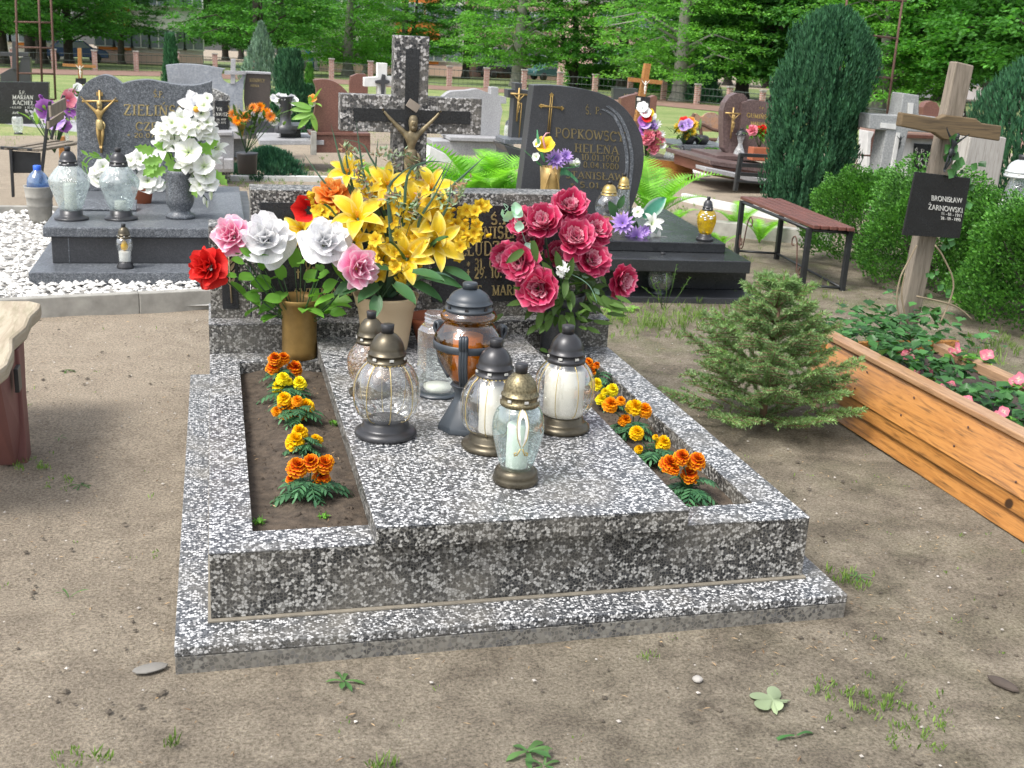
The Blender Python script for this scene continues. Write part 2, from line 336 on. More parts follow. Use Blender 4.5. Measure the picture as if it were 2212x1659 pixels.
RDW = M_wood('maroon_slats', (.16, .06, .045), (.12, .045, .035), (.06, .03, .025), (20, 2, 30), .45, False)
PLK = M_wood('pale_plank', (.44, .38, .28), (.34, .28, .2), (.22, .2, .12), (14, 2, 20), .75, False); PNK = M_plain('maroon_painted_board', (.2, .085, .075), .6, var=.12, sc=4)
STEM = M_plain('green_plastic_stem', (.035, .09, .03), .5, var=.3)
ROSEL = M_leaf('rose_leaf', (.08, .24, .04), (.17, .4, .06), .35, .45); DKL = M_leaf('dark_leaf', (.025, .07, .03), (.05, .13, .05), .2, .45); LIL = M_leaf('olive_leaf', (.05, .11, .025), (.09, .17, .04), .3)
BLADE = M_leaf('bluegreen_blade', (.05, .12, .09), (.09, .17, .12), .2, .4); MARL = M_leaf('marigold_leaf', (.03, .1, .05), (.07, .19, .085), .25)
FERN = M_leaf('fern_leaf', (.14, .38, .04), (.24, .55, .07), .45); BOX = M_leaf('boxwood_leaf', (.035, .12, .025), (.1, .26, .045), .3, .4, sc=7.); THU = M_leaf('thuja_leaf', (.014, .065, .034), (.05, .15, .075), .2, .7)
JUN = M_leaf('juniper_leaf', (.02, .08, .055), (.045, .14, .08), .15); SPR = M_leaf('spruce_needle', (.11, .21, .075), (.24, .37, .15), .3, .5); IVY = M_leaf('ivy_leaf', (.02, .07, .02), (.06, .17, .05), .2, .4)
GRASSM = M_leaf('grass_blade', (.1, .19, .04), (.2, .3, .08), .35); LITTER = M_leaf('dry_litter', (.16, .09, .05), (.36, .25, .15), .1, .8)
BARK = M_plain('bark', (.07, .06, .05), .95, var=.4, sc=9, bmp=1., bsc=14); BARKL = M_plain('beech_bark', (.27, .25, .23), .9, var=.3, sc=5, bmp=.6, bsc=12)
P_ = M_petal
WHT = P_('white_petal', [(0, (.72, .74, .78)), (.5, (.85, .85, .86)), (1, (.9, .9, .9))], .25); WHG = P_('white_green_petal', [(0, (.55, .7, .3)), (.3, (.86, .88, .78)), (1, (.92, .92, .9))], .25)
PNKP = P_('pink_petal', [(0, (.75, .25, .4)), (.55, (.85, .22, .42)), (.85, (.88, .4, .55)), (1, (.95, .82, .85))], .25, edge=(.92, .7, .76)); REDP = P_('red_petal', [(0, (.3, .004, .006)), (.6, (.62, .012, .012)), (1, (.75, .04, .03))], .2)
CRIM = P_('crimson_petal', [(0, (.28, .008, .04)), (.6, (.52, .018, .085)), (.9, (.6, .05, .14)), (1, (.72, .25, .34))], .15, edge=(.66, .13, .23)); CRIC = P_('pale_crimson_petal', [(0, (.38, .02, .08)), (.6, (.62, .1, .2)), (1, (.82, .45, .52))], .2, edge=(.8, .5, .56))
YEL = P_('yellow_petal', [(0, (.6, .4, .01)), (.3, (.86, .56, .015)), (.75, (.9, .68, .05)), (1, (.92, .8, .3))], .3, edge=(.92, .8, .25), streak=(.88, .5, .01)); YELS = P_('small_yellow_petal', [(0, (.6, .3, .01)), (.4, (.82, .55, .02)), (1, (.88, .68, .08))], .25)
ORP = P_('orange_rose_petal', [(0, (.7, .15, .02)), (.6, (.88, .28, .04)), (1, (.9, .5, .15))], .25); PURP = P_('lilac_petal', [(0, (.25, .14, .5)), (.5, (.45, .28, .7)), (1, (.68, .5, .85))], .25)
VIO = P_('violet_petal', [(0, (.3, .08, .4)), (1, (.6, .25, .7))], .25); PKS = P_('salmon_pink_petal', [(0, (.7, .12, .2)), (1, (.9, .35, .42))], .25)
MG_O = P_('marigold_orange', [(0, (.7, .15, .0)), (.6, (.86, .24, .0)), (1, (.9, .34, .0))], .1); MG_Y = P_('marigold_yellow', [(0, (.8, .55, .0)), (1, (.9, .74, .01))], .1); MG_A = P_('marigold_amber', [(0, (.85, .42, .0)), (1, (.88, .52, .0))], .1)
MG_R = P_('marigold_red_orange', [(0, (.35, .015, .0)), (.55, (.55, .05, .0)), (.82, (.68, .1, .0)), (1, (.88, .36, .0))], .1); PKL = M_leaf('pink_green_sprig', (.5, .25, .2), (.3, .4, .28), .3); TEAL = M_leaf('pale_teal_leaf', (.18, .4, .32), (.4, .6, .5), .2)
STAM = M_plain('stamen', (.75, .35, .03), .6)

# ------------------------------------------------------------------ lettering
_tc = {}
def text_mesh(s):
    if s in _tc: return _tc[s]
    cu = bpy.data.curves.new('t', 'FONT'); cu.body = s; cu.size = 1.; cu.extrude = 0.; o = bpy.data.objects.new('t', cu); COL.objects.link(o)
    dg = bpy.context.evaluated_depsgraph_get(); me = bpy.data.meshes.new_from_object(o.evaluated_get(dg))
    V = [v.co.copy() for v in me.vertices]; Fc = [tuple(p.vertices) for p in me.polygons]
    bpy.data.objects.remove(o); bpy.data.curves.remove(cu); bpy.data.meshes.remove(me); _tc[s] = (V, Fc); return V, Fc
def arc(cx, cy, rx, ry, a0, a1, n=10): return [(cx+rx*cos(radians(a0+(a1-a0)*i/n)), cy+ry*sin(radians(a0+(a1-a0)*i/n))) for i in range(n+1)]
_A = {'A': (.74, [('t', [(0, 0), (.37, 1)]), ('T', [(.37, 1), (.74, 0)]), ('t', [(.14, .34), (.6, .34)])], [(0, 0), (.74, 0)]),
 'B': (.66, [('T', [(.12, 0), (.12, 1)]), ('t', [(.12, 1), (.4, 1)]+arc(.4, .76, .2, .24, 90, -90)+[(.12, .52)]), ('t', [(.4, .52)]+arc(.42, .26, .24, .26, 90, -90)+[(.12, 0)])], []),
 'C': (.74, [('T', arc(.4, .5, .37, .5, 50, 310, 16))], [(.64, .84)]),
 'D': (.76, [('T', [(.12, 0), (.12, 1)]), ('t', [(.12, 1), (.35, 1)]+arc(.35, .5, .4, .5, 90, -90, 14)+[(.12, 0)])], []),
 'E': (.62, [('T', [(.12, 0), (.12, 1)]), ('t', [(.02, 1), (.6, 1), (.6, .85)]), ('t', [(.12, .52), (.48, .52)]), ('t', [(.02, 0), (.62, 0), (.62, .16)])], []),
 'G': (.78, [('T', arc(.4, .5, .37, .5, 50, 300, 16)), ('T', [(.66, .05), (.66, .42)])], [(.64, .84), (.66, .42)]),
 'H': (.78, [('T', [(.14, 0), (.14, 1)]), ('T', [(.64, 0), (.64, 1)]), ('t', [(.14, .5), (.64, .5)])], [(.14, 0), (.14, 1), (.64, 0), (.64, 1)]),
 'I': (.3, [('T', [(.15, 0), (.15, 1)])], [(.15, 0), (.15, 1)]), 'K': (.76, [('T', [(.14, 0), (.14, 1)]), ('t', [(.14, .42), (.62, 1)]), ('T', [(.28, .58), (.68, 0)])], [(.14, 0), (.14, 1), (.62, 1), (.7, 0)]),
 'L': (.62, [('T', [(.14, 0), (.14, 1)]), ('t', [(.02, 0), (.6, 0), (.6, .18)])], [(.14, 1)]), 'M': (.92, [('t', [(.12, 0), (.12, 1)]), ('T', [(.12, 1), (.46, .1)]), ('t', [(.46, .1), (.8, 1)]), ('T', [(.8, 1), (.8, 0)])], [(.12, 0), (.8, 0), (.08, 1), (.84, 1)]),
 'N': (.82, [('t', [(.12, 0), (.12, 1)]), ('T', [(.12, 1), (.7, 0)]), ('t', [(.7, 0), (.7, 1)])], [(.12, 0), (.1, 1), (.7, 1)]), 'O': (.84, [('T', arc(.42, .5, .38, .5, 0, 360, 22))], []),
 'P': (.64, [('T', [(.14, 0), (.14, 1)]), ('t', [(.02, 1), (.38, 1)]+arc(.38, .74, .24, .26, 90, -90)+[(.14, .48)])], [(.14, 0)]), 'R': (.74, [('T', [(.14, 0), (.14, 1)]), ('t', [(.02, 1), (.38, 1)]+arc(.38, .75, .22, .25, 90, -90)+[(.14, .5)]), ('T', [(.36, .5), (.68, 0)])], [(.14, 0), (.7, 0)]),
 'S': (.58, [('T', arc(.29, .75, .22, .25, 30, 250, 9)+arc(.29, .26, .24, .26, 80, -150, 9))], []), 'T': (.68, [('T', [(.34, 0), (.34, 1)]), ('t', [(.03, .86), (.03, 1), (.65, 1), (.65, .86)])], [(.34, 0)]),
 'U': (.78, [('T', [(.14, 1), (.14, .3)]), ('t', arc(.39, .3, .25, .3, 180, 360)), ('t', [(.64, .3), (.64, 1)])], [(.14, 1), (.64, 1)]), 'V': (.74, [('T', [(0, 1), (.37, 0)]), ('t', [(.37, 0), (.74, 1)])], [(0, 1), (.74, 1)]),
 'W': (1., [('T', [(0, 1), (.28, 0)]), ('t', [(.28, 0), (.5, .9)]), ('T', [(.5, .9), (.73, 0)]), ('t', [(.73, 0), (1, 1)])], [(0, 1), (1, 1)]), 'Y': (.72, [('T', [(.02, 1), (.36, .48)]), ('t', [(.36, .48), (.7, 1)]), ('T', [(.36, .5), (.36, 0)])], [(.02, 1), (.7, 1), (.36, 0)]),
 'Z': (.66, [('t', [(.04, .84), (.04, 1), (.6, 1)]), ('T', [(.6, 1), (.04, 0)]), ('t', [(.04, 0), (.64, 0), (.64, .18)])], []), '.': (.24, [('D', [(.06, .05), (.18, .05)])], []), ' ': (.34, [], []), '-': (.4, [('t', [(.06, .45), (.34, .45)])], []),
 '*': (.5, [('t', [(.25, .25), (.25, .75)]), ('t', [(.04, .38), (.46, .62)]), ('t', [(.04, .62), (.46, .38)])], []), '+': (.5, [('T', [(.25, 0), (.25, .95)]), ('t', [(.04, .68), (.46, .68)])], []),
 '0': (.62, [('T', arc(.31, .5, .26, .5, 0, 360, 18))], []), '1': (.4, [('T', [(.22, 0), (.22, 1), (.06, .8)])], [(.22, 0)]), '2': (.6, [('T', arc(.3, .72, .24, .28, 160, -30, 8)+[(.06, 0), (.56, 0)])], []), '3': (.58, [('T', arc(.27, .75, .22, .25, 140, -90, 9)+arc(.27, .26, .25, .26, 90, -140, 9))], []),
 '4': (.62, [('T', [(.44, 0), (.44, 1), (.04, .3), (.6, .3)])], []), '5': (.58, [('T', [(.52, 1), (.14, 1), (.1, .58)]+arc(.28, .3, .25, .3, 110, -140, 10))], []), '6': (.6, [('T', arc(.3, .3, .25, .3, 0, 360, 14)), ('t', [(.06, .35), (.2, .8), (.46, 1)])], []), '7': (.56, [('T', [(.04, 1), (.54, 1), (.2, 0)])], []),
 '8': (.58, [('T', arc(.29, .76, .2, .24, 0, 360, 12)), ('T', arc(.29, .27, .25, .27, 0, 360, 14))], []), '9': (.6, [('T', arc(.3, .7, .25, .3, 0, 360, 14)), ('t', [(.54, .65), (.4, .2), (.14, 0)])], [])}
for _k, _b, _st in (('Ł', 'L', ('t', [(-.04, .34), (.38, .62)])), ('Ś', 'S', ('t', [(.25, 1.12), (.42, 1.32)])), ('Ń', 'N', ('t', [(.36, 1.12), (.54, 1.32)])), ('Ż', 'Z', ('D', [(.28, 1.2), (.4, 1.2)]))):
    _A[_k] = (_A[_b][0], _A[_b][1]+[_st], _A[_b][2])
def serif_text(s, bold=.17, gap=.16):
    V = []; Fc = []; x0 = 0.
    def rib(pts, w):
        n = len(pts)
        for i in range(n-1):
            (ax, ay), (bx, by) = pts[i], pts[i+1]; dx, dy = bx-ax, by-ay; l = math.hypot(dx, dy) or 1; dx /= l; dy /= l; px, py = -dy*w/2, dx*w/2; e = w*.12
            k = len(V); V.extend([Vector((x0+ax-dx*e+px, ay-dy*e+py, 0)), Vector((x0+ax-dx*e-px, ay-dy*e-py, 0)), Vector((x0+bx+dx*e-px, by+dy*e-py, 0)), Vector((x0+bx+dx*e+px, by+dy*e+py, 0))]); Fc.append((k, k+1, k+2, k+3))
    for ch in s:
        wd, st, se = _A[ch]
        for k, p in st: rib(p, {'T': bold, 't': bold*.5, 'D': bold*.9}[k])
        for (sx, sy) in se: rib([(sx-.16, min(max(sy, .03), .97)), (sx+.16, min(max(sy, .03), .97))], .07)
        x0 += wd+gap
    return V, Fc
def letter(rows, Y, mat, parent, sans=False, name='inscription', label=None, depth=.002, bold=.17, face=None):
    """rows: (text, xL, yL, xR, yR, cap height in photo pixels); baseline runs from L to R on the plane y=Y (or through function face)"""
    face = face or (lambda x, y: PY(x, y, Y))
    for k, (s, xl, yl, xr, yr, hp) in enumerate(rows):
        mb = MB()
        V, Fc = text_mesh(s) if sans else serif_text(s, bold)
        xs = [v.x for v in V]; a, b = min(xs), max(xs); hh = .73 if sans else 1.
        A = face(xl, yl); B = face(xr, yr); Tp = face(xl, yl-hp); ux = (B-A)/(b-a); uy = (Tp-A)/hh
        nn = ux.cross(uy).normalized()
        if nn.dot(C-A) < 0: nn = -nn
        lift = .0022+.0004*(k % 2)
        vs = [A+ux*(v.x-a)+uy*v.y+nn*lift for v in V]; mb.add(vs, Fc)
        o = mb.build(name, mat, parent, label=label)
        m = o.modifiers.new('depth', 'SOLIDIFY'); m.thickness = depth; m.offset = 0

# ------------------------------------------------------------------ stone shapes
def stone(pts, Y, th, mat, name, parent, bevel=.004, label=None):
    """photo outline laid on the real vertical plane y=Y and given its real thickness"""
    return MB().prism([PY(x, y, Y) for x, y in pts], (0, th, 0)).build(name, mat, parent, bevel, label)
def smooth(pts, n=6, closed=False):
    """Catmull-Rom through pts"""
    out = []; N = len(pts)
    for i in range(N-1):
        p0, p1, p2, p3 = (Vector(pts[max(i-1, 0)]), Vector(pts[i]), Vector(pts[i+1]), Vector(pts[min(i+2, N-1)]))
        for k in range(n):
            t = k/n; out.append(.5*((2*p1)+(p2-p0)*t+(2*p0-5*p1+4*p2-p3)*t*t+(3*p1-p0-3*p2+p3)*t**3))
    out.append(Vector(pts[-1])); return out
def block(x0, y0, z0, x1, y1, z1, mat, name, parent, bevel=.004, **k): return MB().box(x0, y0, z0, x1, y1, z1).build(name, mat, parent, bevel, **k)

# ------------------------------------------------------------------ crucified figure (one skinned body)
def make_corpus():
    J = {'pel': (0, -.035, .5, .052), 'wai': (0, -.035, .6, .043), 'che': (0, -.045, .72, .062), 'nk': (0, -.045, .825, .028), 'hd': (.012, -.075, .885, .05), 'ht': (.018, -.08, .945, .042),
         'sl': (-.095, -.04, .79, .036), 'el': (-.19, -.03, .88, .024), 'wl': (-.285, -.02, .975, .017), 'hl': (-.32, -.018, 1.02, .015), 'sr': (.095, -.04, .79, .036), 'er': (.19, -.03, .88, .024), 'wr': (.285, -.02, .975, .017), 'hr': (.32, -.018, 1.02, .015),
         'pl': (-.045, -.035, .47, .045), 'kl': (-.04, -.085, .27, .032), 'al': (-.015, -.035, .07, .02), 'tl': (-.01, -.075, .01, .015), 'pr': (.045, -.035, .47, .045), 'kr': (.05, -.085, .275, .032), 'ar': (.015, -.045, .07, .02), 'tr': (.012, -.085, .01, .015)}
    E = [('pel', 'wai'), ('wai', 'che'), ('che', 'nk'), ('nk', 'hd'), ('hd', 'ht'), ('che', 'sl'), ('sl', 'el'), ('el', 'wl'), ('wl', 'hl'), ('che', 'sr'), ('sr', 'er'), ('er', 'wr'), ('wr', 'hr'), ('pel', 'pl'), ('pl', 'kl'), ('kl', 'al'), ('al', 'tl'), ('pel', 'pr'), ('pr', 'kr'), ('kr', 'ar'), ('ar', 'tr')]
    ks = list(J); me = bpy.data.meshes.new('b'); me.from_pydata([J[k][:3] for k in ks], [(ks.index(a), ks.index(b)) for a, b in E], [])
    o = bpy.data.objects.new('b', me); COL.objects.link(o); o.modifiers.new('s', 'SKIN')
    for i, k in enumerate(ks): me.skin_vertices[0].data[i].radius = (J[k][3],)*2
    me.skin_vertices[0].data[0].use_root = True
    m = o.modifiers.new('u', 'SUBSURF'); m.levels = 2; m.render_levels = 2
    bm_ = bpy.data.meshes.new_from_object(o.evaluated_get(bpy.context.evaluated_depsgraph_get())); bpy.data.objects.remove(o)
    bm_.name = 'body'; bm_.polygons.foreach_set('use_smooth', [True]*len(bm_.polygons)); return bm_
BODY = make_corpus()
def fingers(mb):
    for s in (-1, 1):
        for k in range(5): 
            a = (k-2)*.3; L_ = .03 if k != (0 if s < 0 else 4) else .022
            b0 = Vector((s*.322, -.02, 1.025)); d = Vector((s*sin(.75+a*s*1.), -.25, cos(.75+a*s*1.))).normalized(); mb.tube([b0, b0+d*L_*.6, b0+d*L_+Vector((0, -.008, -.004))], [.0055, .005, .003], 4)
def corpus(parent, pos, s, mat, hairmat=None, rz=0., tilt=0.):
    """whole figure, as a part of the cross it is fixed to; pos = feet"""
    me = BODY.copy(); M = Matrix.Translation(Vector(pos)-OFF.get(parent, Vector())) @ Matrix.Rotation(tilt, 4, 'Y') @ Matrix.Rotation(rz, 4, 'Z') @ Matrix.Scale(s, 4); me.transform(M); me.materials.clear(); me.materials.append(mat)
    o = bpy.data.objects.new('crucified_figure', me); COL.objects.link(o); o.parent = parent; OFF[o] = OFF.get(parent, Vector())
    def sub(name, mb):
        m2 = mb.mesh(name); m2.transform(M); m2.materials.append(hairmat or mat); c = bpy.data.objects.new(name, m2); COL.objects.link(c); c.parent = o; OFF[c] = OFF[o]
    h = MB(); h.lathe([(.0, .985), (.03, .98), (.048, .955), (.055, .92), (.052, .87), (.045, .83), (.03, .8)], (.015, -.055, 0), 12); h.lathe([(0, .872), (.022, .862), (.026, .842), (.012, .815), (0, .81)], (.012, -.105, 0), 8); sub('hair', h)
    c = MB(); c.lathe([(.05, .6), (.068, .57), (.078, .5), (.074, .42), (.06, .385)], (0, -.04, 0), 14, lambda a, z: 1+.1*sin(7*a+z*30)); c.tube([(.07, -.07, .56), (.1, -.08, .5), (.09, -.08, .42)], [.014, .018, .01]); sub('loincloth', c)
    f = MB(); f.tube([(.012, -.12, .905), (.012, -.132, .888), (.012, -.122, .878)], [.006, .009, .005], 6); f.box(-.014, -.126, .906, .002, -.118, .912); f.box(.022, -.126, .906, .038, -.118, .912); f.box(0, -.128, .868, .024, -.12, .871); fingers(f); sub('face_and_fingers', f)
    return o

# ------------------------------------------------------------------ lanterns
def lid(mb, r, z0, h, dome=.62, ring=.24, vents=8, cap=None, ribs=0):
    """vented plastic lid: ring, dome and stub"""
    zr = z0+h*ring; zd = z0+h*.77
    rib = (lambda a, z: 1+(.05 if z > zr and z < zd else 0)*abs(cos(a*ribs/2))) if ribs else None
    mb.lathe([(r*.86, z0), (r, z0), (r*1.02, z0+h*ring*.42), (r*.95, z0+h*ring*.45), (r*.95, zr), (r*.985, zr), (r*.97, zr+h*.03), (r*.88, zr+h*.04), (r*.87, zr+(zd-zr)*.3), (r*.8, zr+(zd-zr)*.52), (r*.68, zr+(zd-zr)*.73), (r*.5, zr+(zd-zr)*.91), (r*.34, zd), (r*.3, zd+h*.01), (0, zd+h*.01)], seg=32, mod=rib)
def lantern(name, label, loc, H, R, base, body, lidp, mats, lobes=0, candle=None, gilt=0, foot=None, group=None, cat='grave lantern', rz=0., capm=None, vents=7):
    """base/body/lidp are profiles in fractions of H (height) and R (radius); mats = base, glass, lid"""
    t = thing(name, label, cat, loc, group, rz); L0 = Vector(loc)
    OFF[t] = Vector()
    MB().lathe([(r*R, z*H) for r, z in base], seg=36).build('base', mats[0], t)
    bp = [(r*R, z*H) for r, z in body]; mod = (lambda a, z: 1-.075*(1-abs(sin(lobes*a/2)))**2) if lobes else None
    sm = [(p.x, p.y) for p in smooth([(a, b) for a, b in bp], 4)]
    MB().lathe(sm, seg=64 if lobes else 36, mod=mod, cap=False).build('glass', mats[1], t)
    m = MB(); lr, lz, lh = lidp[0]*R, lidp[1]*H, (1-lidp[1])*H
    lid(m, lr, lz, lh); lo = m.build('lid', mats[2], t)
    v = MB(); rr = lr*.965
    for k in range(vents):
        a = 2*pi*(k+.35)/vents; c_, s_ = cos(a), sin(a); zc = lz+lh*.175; hw = lr*.1
        q = [Vector((c_*rr-s_*u, s_*rr+c_*u, zc+w_)) for u, w_ in ((-hw, -lh*.025), (hw, -lh*.025), (hw, lh*.03), (-hw, lh*.03))]; v.prism(q, Vector((c_, s_, 0))*.0035)
    v.build_each('vent', capm or SILV, lo)
    cp = MB().lathe([(lr*.31, lz+lh*.76), (lr*.34, lz+lh*.99), (lr*.3, lz+lh), (0, lz+lh)], seg=20); cp.build('chimney', BLKP, lo)
    if candle:
        cr, c0, c1, cm = candle; MB().lathe([(cr*R*.98, c0*H), (cr*R, c0*H+.004), (cr*R, c1*H-.004), (cr*R*.9, c1*H), (0, c1*H)], seg=20).build('candle', cm, t)
    if gilt:
        g = MB()
        for k in range(gilt):
            a = 2*pi*k/gilt+(pi/gilt if 0 else 0); g.tube([(r*cos(a)*.955, r*sin(a)*.955, z) for r, z in sm], R*.013, 5)
        g.lathe([(sm[-1][0]*1.02, sm[-1][1]-.004), (sm[-1][0]*1.03, sm[-1][1]+.001)], cap=False); g.build('gilt_ribs', GILT, t)
    t.location = loc; OFF[t] = Vector(); return t

# ------------------------------------------------------------------ flowers; each maker adds to an MB at a frame whose +Z is the bloom's facing
def zframe(pos, d, roll=None):
    q = Vector(d).normalized().to_track_quat('Z', 'Y').to_matrix().to_4x4(); M = Matrix.Translation(Vector(pos)) @ q
    return M @ Matrix.Rotation(rnd(0, 6.28) if roll is None else roll, 4, 'Z')
def pet(mb, M, az, th, r0, z0, L, W, curl=0., cup=0., nu=4, nv=3, shape=None, ruf=0.):
    """petal leaving the bloom's axis at azimuth az, rising th above horizontal"""
    mb.petal(M @ Matrix.Rotation(az, 4, 'Z') @ Matrix.Translation((0, r0, z0)) @ Matrix.Rotation(0, 4, 'X'), L, W, curl, cup, nu, nv, shape, ruf, th)
round_s = lambda u: .28+.95*math.sin(min(1, u*1.02)**.75*pi*.62)*(1 if u < .85 else 1-(u-.85)*1.6)
point_s = lambda u: max(.02, math.sin(pi*(u*.86+.12))**.8)
def rose(mb, pos, d, s):
    M = zframe(pos, d)
    for k in range(19):
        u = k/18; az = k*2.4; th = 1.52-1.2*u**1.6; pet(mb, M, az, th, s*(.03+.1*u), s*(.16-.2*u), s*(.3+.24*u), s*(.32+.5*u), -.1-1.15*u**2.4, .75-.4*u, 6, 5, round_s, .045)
def peony(mb, mc, pos, d, s):
    M = zframe(pos, d)
    for k in range(20): pet(mb, M, k*2.4, .15+.9*(1-k/19)+rnd(-.1, .1), s*.08, -s*.05*(k/19), s*rnd(.4, .5), s*rnd(.3, .4), rnd(-.5, .6), .35, 4, 4, round_s, .07)
    for k in range(26): pet(mc, M, k*2.4, rnd(.7, 1.5), s*rnd(.02, .14), s*.08, s*rnd(.16, .28), s*rnd(.1, .18), rnd(-.7, .4), .5, 3, 3, round_s, .1)
def lily(mb, pos, d, s, st=None):
    M = zframe(pos, d)
    for k in range(6): pet(mb, M, k*pi/3+(.0 if k % 2 else .12), 1.32, s*.05, -s*.35, s*(.95 if k % 2 else .9), s*(.44 if k % 2 else .34), -1.7, .4, 7, 4, point_s, .02)
    if st is not None:
        for k in range(5):
            a = k*1.26; st.tube([M @ Vector((0, 0, -s*.2)), M @ Vector((s*.05*cos(a), s*.05*sin(a), s*.25)), M @ Vector((s*.1*cos(a), s*.1*sin(a), s*.3))], s*.012, 4)
def open5(mb, pos, d, s, n=5, th=.35, W=.4, curl=-.4, shape=None): 
    M = zframe(pos, d)
    for k in range(n): pet(mb, M, 2*pi*k/n, th+rnd(-.1, .1), s*.04, 0, s*.5, s*W, curl, .3, 3, 2, shape or round_s)
def daisy(mb, pos, d, s, n=16, layers=2):
    M = zframe(pos, d)
    for l in range(layers):
        for k in range(n): pet(mb, M, 2*pi*(k+.5*l)/n+rnd(-.08, .08), .15+.4*l, s*.06, s*.02*l, s*(.5-.08*l), s*.13, -.2, .3, 3, 2, point_s)
def star(mb, pos, d, s, n=9):
    M = zframe(pos, d)
    for l in range(2):
        for k in range(n-2*l): pet(mb, M, 2*pi*(k+.5*l)/(n-2*l)+rnd(-.1, .1), .1+.5*l, s*.04, s*.03*l, s*(.5-.12*l), s*.15, .1, .5, 3, 2, point_s)
def pompom(mb, pos, d, s):
    M = zframe(pos, d)
    for l in range(6):
        n = (15, 14, 12, 9, 6, 4)[l]
        for k in range(n): pet(mb, M, 2*pi*k/n+l*.7+rnd(-.12, .12), -.12+l*.3, s*.05*(1-l/6), s*(.02+.05*l), s*(.5-.062*l)*rnd(.92, 1.08), s*.2, -.55 if l < 3 else -.2, .5, 3, 2, round_s, .16)
def bud(mb, pos, d, s): 
    M = zframe(pos, d); mb.lathe([(0, 0), (s*.14, s*.1), (s*.17, s*.3), (s*.1, s*.62), (0, s*.75)], seg=8, M=M)
def stem(mb, a, b, r=.003, sag=.1, n=6):
    a = Vector(a); b = Vector(b); l = (b-a).length; pts = [a.lerp(b, i/n)+Vector((0, 0, 1))*sag*l*sin(pi*i/n)*(-.5)+Vector((b-a).cross(Vector((0, 0, 1)))).normalized()*0 for i in range(n+1)]
    mb.tube(pts, r, 5); return pts
def blade_leaf(mb, pos, d, L, W, curl=-.6, up=(0, 0, 1), nu=5, cup=.25, shape=point_s): mb.petal(frame(pos, d, up), L, W, curl, cup, nu, 2, shape)
def tocam(p, dx=0., dz=0.3):
    """direction from p towards where visitors stand, turned aside by dx and up by dz"""
    v = (Vector((.0, -2.6, 1.5))-Vector(p)); v.z = 0; v.normalize(); return Vector((v.x+dx, v.y, dz))
# ================================================================== SETTING
def ground_mat():
    m, nt, b = nmat('sandy_soil'); v = coords(nt); tc = nd(nt, 'ShaderNodeSeparateXYZ'); nt.links.new(v, tc.inputs[0])
    big = noise(nt, v, .9, 5, .6); mid = noise(nt, v, 5.5, 6, .68, .4); fine = noise(nt, v, 120, 5, .8); vf = noise(nt, v, 260, 2, .6)
    c1 = ramp(nt, mid, [(.3, (.11, .095, .075)), (.42, (.165, .142, .112)), (.54, (.22, .191, .15)), (.7, (.285, .25, .198))])
    c2 = ramp(nt, fine, [(.36, (.5, .48, .44)), (.5, (.96, .96, .94)), (.64, (1.42, 1.4, 1.34))])
    cc = mixc(nt, 1., c1, c2, 'MULTIPLY')
    # paler trodden sand on the left and behind, mossy green tint to the right of the grave
    px = nd(nt, 'ShaderNodeMapRange', {'From Min': .8, 'From Max': -.4, 'To Min': 0., 'To Max': .6}); nt.links.new(tc.outputs[0], px.inputs[0])
    py = nd(nt, 'ShaderNodeMapRange', {'From Min': -.9, 'From Max': 2.4, 'To Min': .3, 'To Max': 1}); nt.links.new(tc.outputs[1], py.inputs[0])
    mm = nd(nt, 'ShaderNodeMath', operation='MULTIPLY'); nt.links.new(px.outputs[0], mm.inputs[0]); nt.links.new(py.outputs[0], mm.inputs[1])
    p2 = nd(nt, 'ShaderNodeMapRange', {'From Min': 5, 'From Max': 8, 'To Min': 0, 'To Max': .6}); nt.links.new(tc.outputs[1], p2.inputs[0])
    ms = nd(nt, 'ShaderNodeMath', operation='MAXIMUM'); nt.links.new(mm.outputs[0], ms.inputs[0]); nt.links.new(p2.outputs[0], ms.inputs[1])
    sand = mixc(nt, 1., (.4, .335, .265, 1), c2, 'MULTIPLY'); cc = mixc(nt, ms.outputs[0], cc, sand)
    gx = nd(nt, 'ShaderNodeMapRange', {'From Min': .6, 'From Max': 2.2, 'To Min': 0, 'To Max': 1}); nt.links.new(tc.outputs[0], gx.inputs[0])
    gy = nd(nt, 'ShaderNodeMapRange', {'From Min': 6.2, 'From Max': 4.6, 'To Min': 0, 'To Max': 1}); nt.links.new(tc.outputs[1], gy.inputs[0])
    gy2 = nd(nt, 'ShaderNodeMapRange', {'From Min': 1.4, 'From Max': 3, 'To Min': .2, 'To Max': .8}); nt.links.new(tc.outputs[1], gy2.inputs[0])
    gm = nd(nt, 'ShaderNodeMath', operation='MULTIPLY'); nt.links.new(gx.outputs[0], gm.inputs[0]); nt.links.new(gy.outputs[0], gm.inputs[1])
    g3 = nd(nt, 'ShaderNodeMath', operation='MULTIPLY'); nt.links.new(gm.outputs[0], g3.inputs[0]); nt.links.new(gy2.outputs[0], g3.inputs[1])
    gn = nd(nt, 'ShaderNodeMapRange', {'From Min': .46, 'From Max': .62}); nt.links.new(noise(nt, v, 3., 5, .7), gn.inputs[0])
    g4 = nd(nt, 'ShaderNodeMath', operation='MULTIPLY'); nt.links.new(g3.outputs[0], g4.inputs[0]); nt.links.new(gn.outputs[0], g4.inputs[1])
    cc = mixc(nt, g4.outputs[0], cc, mixc(nt, 1., (.16, .165, .095, 1), c2, 'MULTIPLY'))
    nt.links.new(cc, b.inputs['Base Color']); b.inputs['Roughness'].default_value = .95; b.inputs['Specular IOR Level'].default_value = .12
    ad = nd(nt, 'ShaderNodeMath', operation='ADD'); nt.links.new(fine, ad.inputs[0]); nt.links.new(mid, ad.inputs[1]); bump(nt, b, ad.outputs[0], .75, .012); return m
